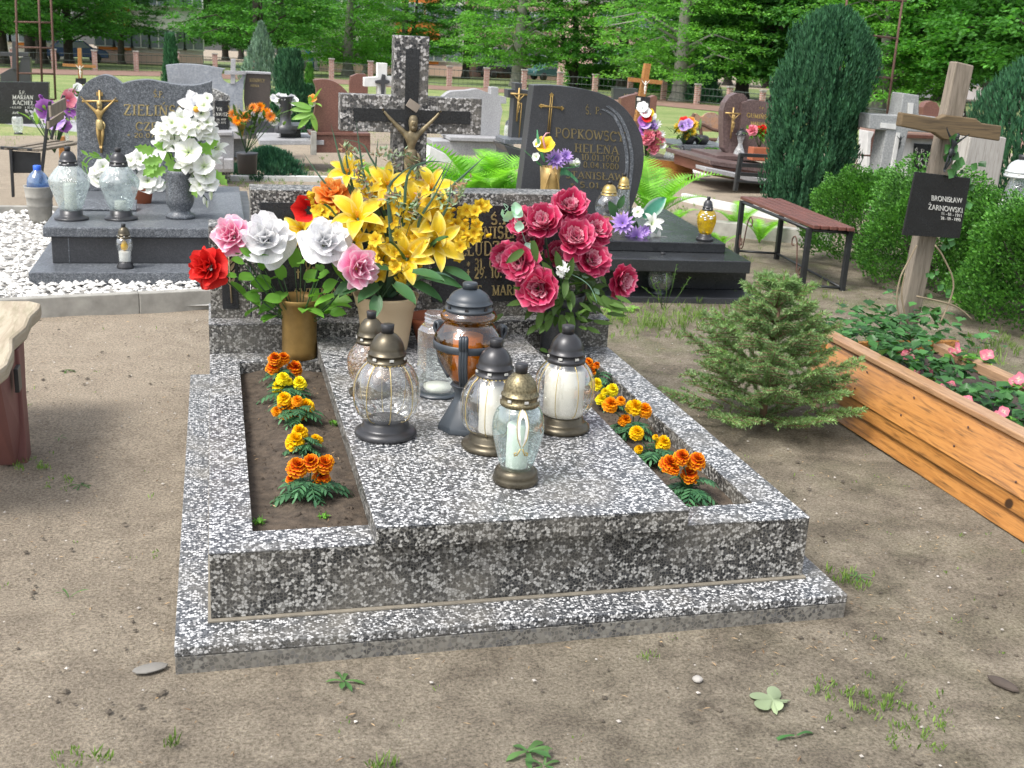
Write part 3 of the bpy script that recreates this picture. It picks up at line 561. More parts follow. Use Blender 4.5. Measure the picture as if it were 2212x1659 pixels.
def lawn_mat():
    m, nt, b = nmat('lawn_turf'); v = coords(nt)
    c1 = ramp(nt, noise(nt, v, .5, 6, .65), [(.3, (.13, .2, .05)), (.5, (.2, .26, .085)), (.62, (.27, .29, .12)), (.75, (.33, .3, .17))])
    c2 = ramp(nt, noise(nt, v, 22, 4, .7), [(.35, (.65, .65, .6)), (.65, (1.25, 1.25, 1.2))])
    nt.links.new(mixc(nt, 1., c1, c2, 'MULTIPLY'), b.inputs['Base Color']); b.inputs['Roughness'].default_value = .95; bump(nt, b, noise(nt, v, 60, 3), .6, .03); return m
def sheet(name, xs, ys, f, mat, **k):
    vs = [(x, y, f(x, y)) for y in ys for x in xs]; n = len(xs)
    fs = [(j*n+i, j*n+i+1, (j+1)*n+i+1, (j+1)*n+i) for j in range(len(ys)-1) for i in range(n-1)]
    return MB().add(vs, fs, smooth=True).build(name, mat, **k)
def hump(x, y):
    from mathutils import noise as mn
    if y > 12: return gz(y)
    z = (mn.noise(Vector((x*1.7, y*1.7, 3)))*.009+mn.noise(Vector((x*7, y*7, 1)))*.004)
    inb = -.14 < x < 1.75 and -.17 < y < 2.2
    return gz(y)+z*(.3 if inb else 1)-.006
xs = list(np.linspace(-400, -8, 12))+list(np.arange(-7, 9, .09))+list(np.linspace(9.5, 450, 14)); ys = list(np.linspace(-60, -4, 6))+list(np.arange(-3.4, 8, .09))+list(np.linspace(8.5, 60, 24))+list(np.linspace(80, 800, 10))
sheet('ground', xs, ys, hump, ground_mat(), kind='structure')
LX0, LX1 = -14, 40
def lawn_edge():
    pts = [G(-80, 322), G(330, 322), G(700, 318), G(960, 300), G(1300, 330), G(1480, 372), G(1560, 330), G(1900, 340), G(2350, 330)]
    return pts
LE = lawn_edge(); FAR = [G(-80, 160), G(206, 163), G(383, 166), G(545, 174), G(716, 181), G(970, 196), G(1131, 203), G(1432, 230), G(1573, 244), G(1800, 275), G(2350, 340)]
mb = MB(); N_ = 40
def along(P, t):
    k = t*(len(P)-1); i = min(int(k), len(P)-2); return P[i].lerp(P[i+1], k-i)
for_v = []
for j in range(13):
    for i in range(N_+1):
        p = along(LE, i/N_).lerp(along(FAR, i/N_), j/12); p.z = gz(p.y)+.004+(0 if j else -.02); for_v.append(p)
mb.add(for_v, [(j*(N_+1)+i, j*(N_+1)+i+1, (j+1)*(N_+1)+i+1, (j+1)*(N_+1)+i) for j in range(12) for i in range(N_)]).build('lawn', lawn_mat(), kind='structure')
# strip of red brick path this side of the fence, shaded woodland floor beyond it
mb = MB(); far2 = [G(x, y) for x, y in ((-80, 146), (206, 152), (383, 155), (545, 163), (716, 171), (970, 187), (1131, 195), (1432, 217), (1573, 232), (1800, 262), (2350, 322))]
vs = []
for i in range(N_+1):
    for P in (FAR, far2): p = along(P, i/N_); p.z = gz(p.y)+.02; vs.append(p)
mb.add(vs, [(2*i, 2*i+2, 2*i+3, 2*i+1) for i in range(N_)]).build('path', M_plain('red_paving', (.21, .125, .095), .9, var=.3, sc=3), kind='structure')
mb = MB(); vs = []
for i in range(N_+1):
    a = along(far2, i/N_); a.z = gz(a.y)+.008; c = a+Vector((a.x-C.x, a.y-C.y, 0)).normalized()*60; c.z = gz(c.y)+.008; vs += [a, c]
mb.add(vs, [(2*i, 2*i+2, 2*i+3, 2*i+1) for i in range(N_)]).build('woodland_floor', M_plain('woodland_floor', (.13, .17, .055), .95, var=.45, sc=.4), kind='structure')
def kerbline(pts, wd, z0, z1, mat, name, label, cat='kerb'):
    mb = MB()
    for a, b in zip(pts[:-1], pts[1:]):
        d = (b-a).normalized(); n = Vector((-d.y, d.x, 0))*wd
        q = [Vector((p.x, p.y, gz(p.y)+z0)) for p in (a, b, b+n, a+n)]; mb.prism(q, (0, 0, z1-z0))
    return mb.build(name, mat, bevel=.006, label=label, cat=cat)
kerbline([G(468, 390), G(640, 391), G(780, 393), G(1200, 412)], .09, -.05, .05, CONW, 'path_kerb', 'white concrete edging running behind the main grave past the ferns')
kerbline([G(1180, 408), G(1392, 412)], .07, -.05, .04, CONW, 'path_kerb', 'short white edging by the gold vase of the tall black headstone')
kerbline([G(1524, 505), G(1790, 532)], .14, -.05, .11, CON, 'path_kerb', 'low grey concrete edging behind the slatted bench, fern growing over it')
kerbline([G(1470, 432), G(1560, 452), G(1700, 478)], .07, -.05, .07, CONW, 'path_kerb', 'whitewashed narrow edging in the sand by the small fern')

# ---- small things of the sand: grass, litter, grit
def tuft(mb, p, n, h, spread=.03):
    P = []; D = []
    for _ in range(n):
        a = rnd(0, 6.28); P.append((p[0]+rnd(-1, 1)*spread, p[1]+rnd(-1, 1)*spread, p[2])); D.append((cos(a)*rnd(.1, .8), sin(a)*rnd(.1, .8), 1))
    P = np.array(P); D = np.array(D); mb.leaves(P, D, rs.randn(len(P), 3), rs.uniform(.5, 1.2, len(P))*h, rs.uniform(.003, .006, len(P)))
mb = MB()
def free(x, y): return not (-.12 < x < 1.74 and -.15 < y < 2.2) and not (2.5 < x < 3.35 and y < 2.9) and not (x < 0 and 3.3 < y < 6)
for px_, py_, n, r, h in ((1900, 1530, 34, 110, .022), (1830, 1500, 12, 50, .02), (1990, 1590, 16, 80, .02), (1840, 1255, 20, 50, .028), (1395, 1425, 5, 14, .02), (225, 1640, 5, 20, .022), (830, 1655, 8, 25, .028), (372, 1610, 5, 12, .028), (1400, 700, 90, 90, .05), (1500, 690, 80, 80, .05), (1640, 690, 70, 90, .05), (1800, 760, 50, 70, .05), (1320, 690, 30, 30, .05), (140, 1640, 8, 60, .015), (60, 1010, 14, 50, .02), (150, 1040, 8, 60, .015), (2100, 780, 60, 70, .05), (2150, 750, 40, 60, .05), (1700, 640, 70, 80, .05), (1600, 900, 12, 60, .03), (1290, 560, 20, 60, .05), (1560, 560, 50, 60, .06), (700, 375, 60, 90, .05), (560, 392, 60, 60, .05), (1480, 460, 30, 60, .05), (1240, 395, 30, 60, .05)):
    for _ in range(n):
        p = G(px_+random.gauss(0, r*.6), py_+random.gauss(0, r*.2)); 
        if free(p.x, p.y): tuft(mb, p, random.randint(4, 9), h*rnd(.6, 1.3), .012)
for _ in range(700):
    x, y = rnd(-1.2, 4.2), rnd(-.9, 4.6)
    if free(x, y) and (x > 1.2 or random.random() < .35): tuft(mb, (x, y, gz(y)-.002), random.randint(2, 5), rnd(.006, .02), .012)
for _ in range(900):                       # far lawn blades
    p = along(LE, rnd(0, .8)).lerp(along(FAR, rnd(0, .8)), rnd(0, .25)**1.2); tuft(mb, (p.x, p.y, gz(p.y)), 5, rnd(.05, .1), .08)
mb.build('grass_tufts', GRASSM, kind='stuff', label='sparse green grass growing in the sandy soil')
mb = MB(); P = []; D = []
for _ in range(3200):
    x, y = rnd(-1.4, 4.4), rnd(-1.2, 5.0)
    if free(x, y): P.append((x, y, gz(y)+.002)); a = rnd(0, 6.28); D.append((cos(a), sin(a), rnd(-.02, .15)))
for px_, py_, n, r in ((1560, 1330, 50, 120), (1990, 1330, 60, 120), (1700, 1400, 40, 120), (900, 1410, 16, 70), (2010, 1180, 26, 90), (1300, 600, 80, 26), (1480, 700, 40, 90), (1830, 640, 40, 60)):
    for _ in range(n):
        p = G(px_+random.gauss(0, r), py_+random.gauss(0, r*.25))
        if free(p.x, p.y): P.append((p.x, p.y, p.z+.002)); a = rnd(0, 6.28); D.append((cos(a), sin(a), rnd(0, .3)))
nP = len(P); mb.leaves(np.array(P), np.array(D), np.tile([[.1, .1, 1.]], (nP, 1))+rs.randn(nP, 3)*.2, rs.uniform(.006, .024, nP), rs.uniform(.0015, .006, nP))
mb.build('dry_litter', LITTER, kind='stuff', label='dry brown leaf litter and bud scales scattered on the sand')
from mathutils import noise as mn_g
cl = []
mb = MB()
def pebble(mb, p, r, sx=1, sy=1, sz=.6):
    q = Matrix.Rotation(rnd(0, 6), 4, 'Z'); vs = []
    for (a, b, c) in ((1, 0, 0), (-1, 0, 0), (0, 1, 0), (0, -1, 0), (0, 0, 1), (0, 0, -.6)): v = q @ Vector((a*sx*rnd(.75, 1.2), b*sy*rnd(.75, 1.2), c*sz*rnd(.8, 1.2)))*r; vs.append(Vector(p)+v)
    mb.add(vs, [(0, 2, 4), (2, 1, 4), (1, 3, 4), (3, 0, 4), (2, 0, 5), (1, 2, 5), (3, 1, 5), (0, 3, 5)])
for _ in range(1300):
    x, y = rnd(-1.4, 4.2), rnd(-1.1, 4.6)
    if free(x, y): pebble(mb, (x, y, gz(y)+.001), random.choice((.002, .003, .003, .004, .006)))
for _ in range(2600):
    x, y = rnd(-1.4, 4.2), rnd(-1.1, 4.6)
    if free(x, y) and mn_g.noise(Vector((x*1.3, y*1.3, 7))) > -.05: cl.append((x, y))
m2 = MB()
for x, y in cl: pebble(m2, (x, y, gz(y)-.001), random.choice((.003, .004, .005, .006, .009)), 1.2, 1., .5)
m2.build('soil_clods', M_plain('dark_clods', (.085, .07, .052), .95, var=.4, sc=30), kind='stuff', label='small dark clods and crumbs of earth on the trodden sand')
mb.build('grit', M_plain('grit', (.4, .37, .33), .9, var=.5, sc=40), kind='stuff', label='small pale stones in the sand')
WEEDL = M_leaf('weed_leaf', (.06, .15, .05), (.11, .22, .07), .3)
def weed(px_, py_, label, n, L, W, upr=.5, col=None, name='weed'):
    L *= .75; W *= .8; col = col or WEEDL
    p = G(px_, py_); mb = MB()
    for k in range(n):
        a = 2*pi*k/n+rnd(-.4, .4); blade_leaf(mb, p+Vector((cos(a), sin(a), 0))*.004, (cos(a), sin(a), upr*rnd(.5, 1.4)), L*rnd(.7, 1.2), W*rnd(.8, 1.2), -.9, shape=lambda u: point_s(u)*(.72+.28*sin(u*26)))
    return setorigin(mb.build(name, col or ROSEL, label=label, cat='weed'), p)
weed(742, 1472, 'dandelion rosette in the sand just before the plinth front', 6, .06, .022); weed(175, 1048, 'sprawling green weed on the sand left of the plinth', 7, .07, .012, .15); weed(145, 800, 'flat dusty weed on the pale sand at the left', 9, .05, .012, .2, LIL)
weed(1140, 1625, 'broad leaved weed at the bottom edge of the picture', 6, .075, .03, .7); weed(1175, 1655, 'weed clump cut by the bottom edge right of the broad leaved one', 5, .06, .02, .8); weed(1850, 1245, 'green weed sprouting by the right end of the plinth', 8, .06, .012, .6); weed(1720, 1590, 'two leaved seedling on the sand at lower right', 2, .07, .02, .3, IVY); weed(130, 945, 'tiny pale sprout beside the maroon bench leg', 4, .035, .007, .4)
weed(150, 1290, 'upright grass shoot left of the plinth corner', 3, .06, .01, 2.)
# sycamore leaf, stones, clod
p = G(1668, 1520); mb = MB(); out = []
for k in range(40):
    a = 2*pi*k/40; l = abs(cos(2.5*(a-pi/2)))**.8; r = .024+.034*l*(1 if sin(a) > -.6 else .35); out.append(Vector((r*cos(a), r*sin(a), .004+.006*sin(3*a))))
q = Matrix.Translation(p+Vector((0, 0, .004))) @ Matrix.Rotation(.7, 4, 'Z'); c0 = q @ Vector((0, 0, .008)); vs = [c0]+[q @ v for v in out]
mb.add(vs, [(0, i+1, (i+1) % 40+1) for i in range(40)]); o = mb.build('fallen_leaf', M_leaf('pale_maple_leaf', (.32, .4, .24), (.38, .46, .3), .3, island=False), label='pale green lobed leaf lying on the sand at lower right', cat='leaf'); setorigin(o, p); o.modifiers.new('s', 'SOLIDIFY').thickness = .0008
def rock(px_, py_, r, mat, label, sx=1, sy=1, sz=.6):
    p = G(px_, py_); mb = MB(); from mathutils import noise as mn
    vs = []; n = 10; m_ = 7
    prof = [(sin(pi*i/m_), -cos(pi*i/m_)) for i in range(m_+1)]
    mb.lathe([(max(1e-3, a*r), b*r*sz+r*sz*.5) for a, b in prof], seg=n, mod=lambda a, z: 1+.22*mn.noise(Vector((cos(a)*1.5+px_, sin(a)*1.5, z/r*2))), M=Matrix.Rotation(rnd(0, 6), 4, 'Z') @ Matrix.Diagonal((sx, sy, 1, 1)), o=p, smooth=False)
    return setorigin(mb.build('stone', mat, label=label, cat='stone'), p)
STN = M_plain('field_stone', (.33, .32, .3), .8, var=.2); rock(1507, 1470, .013, M_plain('pale_stone', (.36, .34, .31), .8), 'small whitish stone on the sand below the plinth'); rock(325, 1445, .034, M_plain('dull_stone', (.2, .19, .17), .9), 'flat grey stone beside the front left plinth corner', 1.2, .6, .16); rock(2165, 1480, .03, M_plain('mud', (.07, .055, .045), .95), 'dark clod of earth at the lower right', 1.3, .6, .35)

# ================================================================== THE MAIN GRAVE
mg = thing('grave_monument', 'black and white terrazzo double grave with flower beds, cover slab and cross', 'grave', (0, 0, 0))
W_, L_ = 1.618, 1.763; zb, zk, zs = .065, .246, .308
def ring(x0, y0, x1, y1, a, b, c, d, z0, z1, mat, name, parent, bevel=.003):
    """frame: outer x0..x1,y0..y1; inner a..c, b..d"""
    o_ = [(x0, y0), (x1, y0), (x1, y1), (x0, y1)]; i_ = [(a, b), (c, b), (c, d), (a, d)]; vs = [(x, y, z) for z in (z0, z1) for x, y in o_+i_]; fs = []
    for k in range(4):
        n = (k+1) % 4; fs += [(8+k, 8+n, 12+n, 12+k), (k, 4+k, 4+n, n), (k, n, 8+n, 8+k), (4+k, 12+k, 12+n, 4+n)]
    return MB().add(vs, fs).build(name, mat, parent, bevel)
block(-.084, -.116, -.03, 1.697, 2.1, zb-.026, TZD, 'plinth_body', mg, .003); block(-.085, -.117, zb-.025, 1.698, 2.101, zb, TZ, 'plinth_slab', mg, .003)
block(-.008, -.012, zb+.0005, 1.626, 1.8, zb+.006, MORT, 'mortar_bed', mg, .001)
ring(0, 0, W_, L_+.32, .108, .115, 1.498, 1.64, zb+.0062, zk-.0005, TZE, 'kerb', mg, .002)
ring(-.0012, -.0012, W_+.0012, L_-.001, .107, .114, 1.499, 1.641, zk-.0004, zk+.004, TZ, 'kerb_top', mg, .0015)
mb = MB()                                                         # uneven soil surface filling the kerb
from mathutils import noise as mn
def soilz(x, y): return .205+.012*mn.noise(Vector((x*9, y*9, 0)))+.008*mn.noise(Vector((x*26, y*26, 5)))+.012*math.exp(-((x-.27)**2)/.008)+.0*x
xs_ = np.linspace(.109, 1.497, 70); ys_ = np.linspace(.116, 1.639, 76)
so_ = mb.add([(x, y, soilz(x, y)) for y in ys_ for x in xs_], [(j*70+i, j*70+i+1, (j+1)*70+i+1, (j+1)*70+i) for j in range(75) for i in range(69)], smooth=True); so_.build('bed_soil', SOIL, mg); m2 = MB()
for _ in range(2400):
    x, y = rnd(.115, 1.49), rnd(.125, 1.63)
    if x < .4 or x > 1.24: pebble(m2, (x, y, soilz(x, y)), random.choice((.002, .003, .003, .004, .005, .008)), 1.2, 1., .8)
m2.build('soil_crumbs', SOIL, mg, kind='stuff'); m2 = MB(); P = []
for _ in range(160):
    x, y = rnd(.12, 1.49), rnd(.13, 1.62)
    if x < .39 or x > 1.25: P.append((x, y, soilz(x, y)+.003))
m2.leaves(P, [(rnd(-1, 1), rnd(-1, 1), rnd(0, .3)) for _ in P], [(0, 0, 1)]*len(P), .016, .004); m2.build('plant_litter', LITTER, mg, kind='stuff')
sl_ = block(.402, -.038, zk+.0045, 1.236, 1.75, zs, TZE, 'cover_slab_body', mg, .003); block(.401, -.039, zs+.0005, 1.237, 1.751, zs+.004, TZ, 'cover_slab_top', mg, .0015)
zs += .004
zp = .363
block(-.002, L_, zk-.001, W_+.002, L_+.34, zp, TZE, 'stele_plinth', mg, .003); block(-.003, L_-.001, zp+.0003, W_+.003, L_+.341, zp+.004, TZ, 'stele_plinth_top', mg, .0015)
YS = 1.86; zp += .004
for nm, x0, x1 in (('a', .006, .158), ('b', 1.46, 1.612)):
    pd_ = block(x0, YS, zp, x1, YS+.16, .728, TZE, 'side_pillar', mg, .003)
    block(x0+.045, YS-.006, .405, x1-.045, YS-.0003, .675, BLK, 'inlay', pd_, .001)
    e = MB(); xc = (x0+x1)/2
    e.tube([(xc+.004, YS-.009, .43), (xc, YS-.01, .52), (xc-.004, YS-.009, .62)], .0035, 6)
    for k in range(5):
        for s_ in (-1, 1): zz = .5+.028*k; e.petal(frame((xc, YS-.009, zz), (s_*.5, -.05, 1), (0, -1, 0)), .042, .012, .3, .1, 4, 2, point_s)
    e.build('wheat_ear', M_plain('wheat_relief', (.3, .24, .15), .5, .3), pd_)
st = block(.164, YS-.012, zp, 1.454, YS+.15, .872, TZE, 'stele', mg, .003)
for x0, x1 in ((.2, .7), (.875, 1.42)): block(x0, YS-.0205, .43, x1, YS-.0125, .825, BLK, 'inscription_tablet', st, .001)
YT = YS-.0205
letter([('AVE MARIA', 628, 641, 775, 637, 17), ('ZEŁUDZIEWICZ', 588, 551, 765, 546, 27), ('Ś.P.', 650, 498, 690, 497, 20), ('+ 03.', 640, 601, 690, 599, 20), ('* 03.', 640, 580, 690, 578, 20)], YT, GOLD, st)
letter([('Ś.P.', 1060, 484, 1108, 484, 20), ('BRONISŁAW', 987, 516, 1150, 513, 25), ('ZEŁUDZIEWICZ', 975, 552, 1172, 549, 29), ('* 31. 07. ', 1008, 580, 1082, 578, 20), ('+ 29. 10. ', 1008, 601, 1083, 599, 20), ('MARIA', 1062, 638, 1130, 636, 21), ('AVE', 1006, 638, 1040, 638, 21)], YT, GOLD, st)
# tall cross in front of the stele
YC = 1.84
xl, xr, al, ar, z0, z1, zt = .705, .838, .502, 1.052, 1.102, 1.24, 1.462
cr = MB().prism([(xl, YC, zp), (xr, YC, zp), (xr, YC, z0), (ar, YC, z0), (ar, YC, z1), (xr, YC, z1), (xr, YC, zt), (xl, YC, zt), (xl, YC, z1), (al, YC, z1), (al, YC, z0), (xl, YC, z0)], (0, .075, 0)).build('cross', M_terrazzo('terrazzo_cross', .05, 92., (.1, .095, .09), (.42, .41, .4), .4, .6), mg, .003)
a_, b_ = .748, .8; c_, d_ = 1.142, 1.19
MB().prism([(a_, YC-.004, .45), (b_, YC-.004, .45), (b_, YC-.004, c_), (ar-.045, YC-.004, c_), (ar-.045, YC-.004, d_), (b_, YC-.004, d_), (b_, YC-.004, zt-.048), (a_, YC-.004, zt-.048), (a_, YC-.004, d_), (al+.05, YC-.004, d_), (al+.05, YC-.004, c_), (a_, YC-.004, c_)], (0, .0038, 0)).build('inlay', BLK, cr)
corpus(mg, (.773, YC-.012, .842), .335, COR, M_plain('bronze_hair', (.15, .12, .07), .55, .3))
mb = MB(); q = Matrix.Translation((.776, YC-.03, 1.208)) @ Matrix.Rotation(-.0, 4, 'X') @ Matrix.Rotation(.55, 4, 'Y'); mb.box(-.024, -.004, -.016, .024, .004, .016, M=q); mb.tube([(.776, YC-.026, 1.2), (.777, YC-.005, 1.19)], .003)
mb.build('title_scroll', M_plain('title_scroll', (.26, .22, .18), .6, .2), mg)
# ================================================================== LANTERNS ON THE COVER SLAB
def on(px_, py_, z): p = at(px_, py_, z); return (p.x, p.y, z+.0005)
B_std = [(0, 0), (.9, 0), (.93, .02), (.9, .045), (.8, .065), (.74, .07), (.7, .085), (.68, .12), (.62, .14), (.55, .15), (0, .15)]
G_pump = [(.5, .14), (.78, .175), (.95, .26), (1.0, .38), (.96, .5), (.8, .6), (.62, .655), (.57, .67)]
lantern('grave_lantern', 'clear glass lantern with gilt ribs and bronze lid, front left on the cover slab', on(833, 938, zs), .345, .102, B_std, G_pump, (.58, .655), (DKM, GLS, BRASS), lobes=8, gilt=8)
lantern('grave_lantern', 'small rosy crackle glass lantern half hidden behind the one with gilt ribs', on(800, 850, zs), .285, .078, B_std, [(.5, .14), (.85, .2), (1, .34), (.97, .47), (.75, .57), (.62, .62), (.6, .64)], (.62, .62), (BRASS, GLT, BRASS))
# big amber urn
loc = on(1003, 925, zs); H, R = .462, .102
t = thing('grave_lantern', 'largest lantern, amber glass urn with slate grey foot, handles and dome lid', 'grave lantern', loc); OFF[t] = Vector()
MB().lathe([(0, 0), (.82*R, 0), (.84*R, .006), (.8*R, .02), (.5*R, .075), (.42*R, .09), (.36*R, .098), (.33*R, .115), (.42*R, .135), (.5*R, .145), (.3*R, .15), (0, .15)], seg=8).build('foot', GPL, t, .002)
MB().lathe([(.3*R, .14), (.52*R, .17), (.72*R, .2), (.88*R, .232), (.97*R, .262), (1.0*R, .285), (1.0*R, .297), (.93*R, .31), (.78*R, .33), (.7*R, .34), (.71*R, .347), (.82*R, .352), (.84*R, .36), (.78*R, .372), (.6*R, .384)], seg=48, cap=False).build('glass', GLA, t)
MB().lathe([(1.0*R, .262), (1.035*R, .264), (1.04*R, .284), (1.01*R, .286)], seg=48, cap=False).build('band', GPL, t)
mb = MB()
for k in range(3):
    a = -1.9+2*pi*k/3; c_, s_ = cos(a), sin(a)
    pts = [(1.0*R, .27), (1.2*R, .3), (1.16*R, .32), (1.04*R, .31), (1.08*R, .25), (.95*R, .2), (.6*R, .155)]
    for dx in (-.008, 0, .008): mb.tube(smooth([(r*c_-s_*dx, r*s_+c_*dx, z) for r, z in pts], 3), .006, 6)
mb.build('handle', GPL, t)
MB().lathe([(.2*R, .15), (.45*R, .165), (.45*R, .3), (0, .3)], seg=16).build('candle', M_plain('amber_candle', (.8, .58, .06), .5), t)
mb = MB(); lid(mb, .072, .376, H-.376, dome=.6, ring=.3); lo = mb.build('lid', GPL, t); v = MB()
for k in range(7):
    a = -1.9+2*pi*k/7; rr = .0688; c_, s_ = cos(a), sin(a); v.prism([Vector((c_*rr-s_*u, s_*rr+c_*u, .391+w_)) for u, w_ in ((-.005, -.005), (.005, -.005), (.005, .005), (-.005, .005))], Vector((c_, s_, 0))*.003)
v.build('vent', BLKP, lo); MB().lathe([(.0225, H-.018), (.023, H-.001), (.02, H+.001), (0, H+.001)], seg=20).build('chimney', M_plain('dark_slate_plastic', (.03, .038, .045), .35), lo)
lantern('grave_lantern', 'clear ribbed lantern with white candle, directly behind the slim gold ornamented one', on(1061, 965, zs), .335, .098, B_std, G_pump, (.58, .655), (BRASS, GLS, DKM), lobes=8, gilt=8, candle=(.42, .14, .6, CAND), rz=.3)
lantern('grave_lantern', 'clear ribbed lantern with fat white candle, nearest the right hand flower bed', on(1213, 925, zs), .335, .096, B_std, G_pump, (.62, .655), (BRASS, GLS, DKM), lobes=8, gilt=8, candle=(.66, .15, .6, CAND), rz=.2)
t = lantern('grave_lantern', 'slim oval lantern with gold leaf ornament and speckled lid, frontmost on the slab', on(1113, 1040, zs), .34, .071, [(0, 0), (.86, 0), (.9, .02), (.88, .05), (.84, .06), (.86, .075), (.8, .11), (.7, .125), (.6, .13), (0, .13)],
            [(.6, .125), (.72, .2), (.88, .32), (1, .44), (.98, .54), (.85, .62), (.72, .65), (.68, .665)], (.74, .66), (BRASS, GLP, M_plain('speckled_brass', (.2, .17, .1), .4, .8, .6, 160)), candle=(.42, .13, .5, CAND))
d0 = (C-Vector(t.location)); a0 = math.atan2(d0.y, d0.x)+.18; mb = MB(); mw = MB()
def onglass(u, z):            # u metres around the bulge from facing point
    r = np.interp(z/.34, [.125, .2, .32, .44, .54, .62, .665], [.6, .72, .88, 1, .98, .85, .68])*.071+.002; a = a0+u/.071; return Vector((r*cos(a), r*sin(a), z))
for s_ in (-1, 1):
    L_p = smooth([(s_*.0, .235), (s_*.012, .215), (s_*.016, .185), (s_*.012, .15), (s_*.003, .125)], 5); mb.tube([onglass(p.x, p.y) for p in L_p], .0014, 5)
    mb.tube([onglass(s_*x, z) for x, z in ((.003, .12), (.012, .1), (.02, .098), (.021, .106), (.014, .108))], .0022, 5)
L_a = smooth([(0, .232), (-.012, .215), (-.0155, .185), (-.012, .15), (-.004, .127)], 5); L_b = smooth([(0, .21), (-.006, .2), (-.0075, .18), (-.005, .155), (-.002, .13)], 5)
vs = [onglass(p.x, p.y) for p in L_a]+[onglass(p.x, p.y) for p in L_b]; n = len(L_a); mw.add(vs, [(i, i+1, n+i+1, n+i) for i in range(n-1)])
vs = [onglass(-p.x, p.y) for p in L_a]+[onglass(-p.x, p.y) for p in L_b]; mw.add(vs, [(i, i+1, n+i+1, n+i) for i in range(n-1)])
mb.build('gold_ornament', GILT, t); mw.build('white_ornament', WHP, t)
# octagonal glass jar on a dark saucer
loc = on(945, 850, zs); t = thing('grave_lantern', 'open octagonal clear glass jar lantern without lid, beside the amber urn', 'jar lantern', loc); OFF[t] = Vector()
MB().lathe([(0, 0), (.078, 0), (.08, .006), (.074, .012), (.0, .012)], seg=9).build('saucer', GPL, t, .002)
MB().lathe([(.058, .0125), (.07, .02), (.072, .1), (.073, .225), (.062, .24), (.05, .243), (.049, .25), (.053, .254), (.049, .26), (.053, .264), (.05, .27), (.052, .28), (.05, .283)], seg=8, cap=False, smooth=False).build('glass', M_glass('thick_jar_glass', (.9, .95, .94), .1, .6), t)
MB().lathe([(.045, .014), (.05, .03), (0, .032)], seg=12).build('wax_rest', CAND, t)
loc = (.845, 1.62, zs+.0005); t = thing('plant_pot', 'low brown terracotta bowl standing behind the glass jar lantern', 'pot', loc); OFF[t] = Vector()
MB().lathe([(0, 0), (.06, 0), (.085, .09), (.098, .1), (.1, .115), (.092, .115), (.08, .1), (0, .1)], seg=28).build('bowl', TERR, t)

# ================================================================== VASES AND BOUQUETS
loc = (.336, 1.701, .2505); tv = thing('flower_vase', 'gold brown flared vase holding the artificial roses at the left', 'vase', loc); OFF[tv] = Vector()
vp = [(0, 0), (.066, 0), (.067, .03), (.066, .12), (.068, .18), (.078, .215), (.093, .236), (.09, .237), (.075, .214), (.064, .18), (.062, .12), (.06, .02), (0, .02)]
MB().lathe(vp, seg=36).build('body', BRZ, tv)
loc2 = (.652, 1.58, zs+.0005); tp = thing('flower_pot', 'beige plastic flower pot holding the big yellow bouquet', 'pot', loc2); OFF[tp] = Vector()
MB().lathe([(0, 0), (.084, 0), (.086, .01), (.108, .165), (.113, .168), (.122, .205), (.126, .213), (.118, .213), (.11, .19), (0, .19)], seg=40).build('body', POTB, tp)
MB().lathe([(.11, .19), (.06, .2), (0, .203)], seg=24).build('filling', BLKP, tp)
loc3 = (1.392, 1.7, .2505); tq = thing('flower_vase', 'black vase holding the crimson artificial peonies at the right', 'vase', loc3); OFF[tq] = Vector()
MB().lathe([(0, 0), (.082, 0), (.085, .02), (.082, .08), (.075, .14), (.078, .2), (.09, .245), (.085, .245), (.07, .2), (0, .19)], seg=36).build('body', BLK2, tq)
vm, pm, qm = Vector(loc)+Vector((0, 0, .12)), Vector(loc2)+Vector((0, 0, .19)), Vector(loc3)+Vector((0, 0, .15))
def flower(name, label, cat, group, base, head, maker, mat, sr=.0032, leafs=0, lm=None, ls=.06, extra=None):
    """artificial stem: stalk, leaves and bloom are its parts"""
    head = Vector(head); base = Vector(base); t = thing(name, label, cat, base, group)
    a = MB(); maker(a); a.build('bloom', mat, t)
    if extra: e = MB(); extra[0](e); e.build(extra[2], extra[1], t)
    s_ = MB(); pts = stem(s_, base, head, sr, .18); s_.build('stalk', STEM, t)
    if leafs:
        l = MB()
        for k in range(leafs):
            p = Vector(pts[min(len(pts)-1, 2+int(k*4/leafs))]); a_ = rnd(0, 6.28)
            d = Vector((cos(a_)*1., sin(a_)-.5, rnd(-.3, .8))); q = ls*rnd(.75, 1.25)
            blade_leaf(l, p+d.normalized()*.002, d, q*1.1, q*.62, rnd(-.9, -.1), nu=5)
        l.build_each('leaf', lm, t)
    return t
g = 'artificial roses in the gold brown vase'
for lab, x, y, Y, s, mt, dx, dz in (('large white rose, the left one of the two white roses', 572, 514, 1.66, .16, WHT, -.1, .75), ('white rose overlapping the yellow bouquet', 702, 522, 1.5, .145, WHT, .15, .7),
        ('pink rose highest at the left, against the left pillar', 499, 508, 1.68, .12, PNKP, -.5, .6), ('pink rose drooping in front of the yellow bouquet', 776, 578, 1.43, .12, PNKP, .55, .15), ('single red rose at the far left of the vase', 447, 577, 1.66, .12, REDP, -.75, .35)):
    h = PY(x, y, Y); d = tocam(h, dx, dz); flower('artificial_rose', lab, 'rose', g, vm+Vector((rnd(-.03, .03), rnd(-.03, .03), 0)), h-d*.03, lambda m, h=h, d=d, s=s: rose(m, h-d*s*.15, d, s), mt, leafs=5, lm=ROSEL, ls=.075)
t = thing('artificial_greenery', 'bunch of bright green rose leaves above the gold brown vase', 'leaves', vm, g); l = MB(); sm_ = MB()
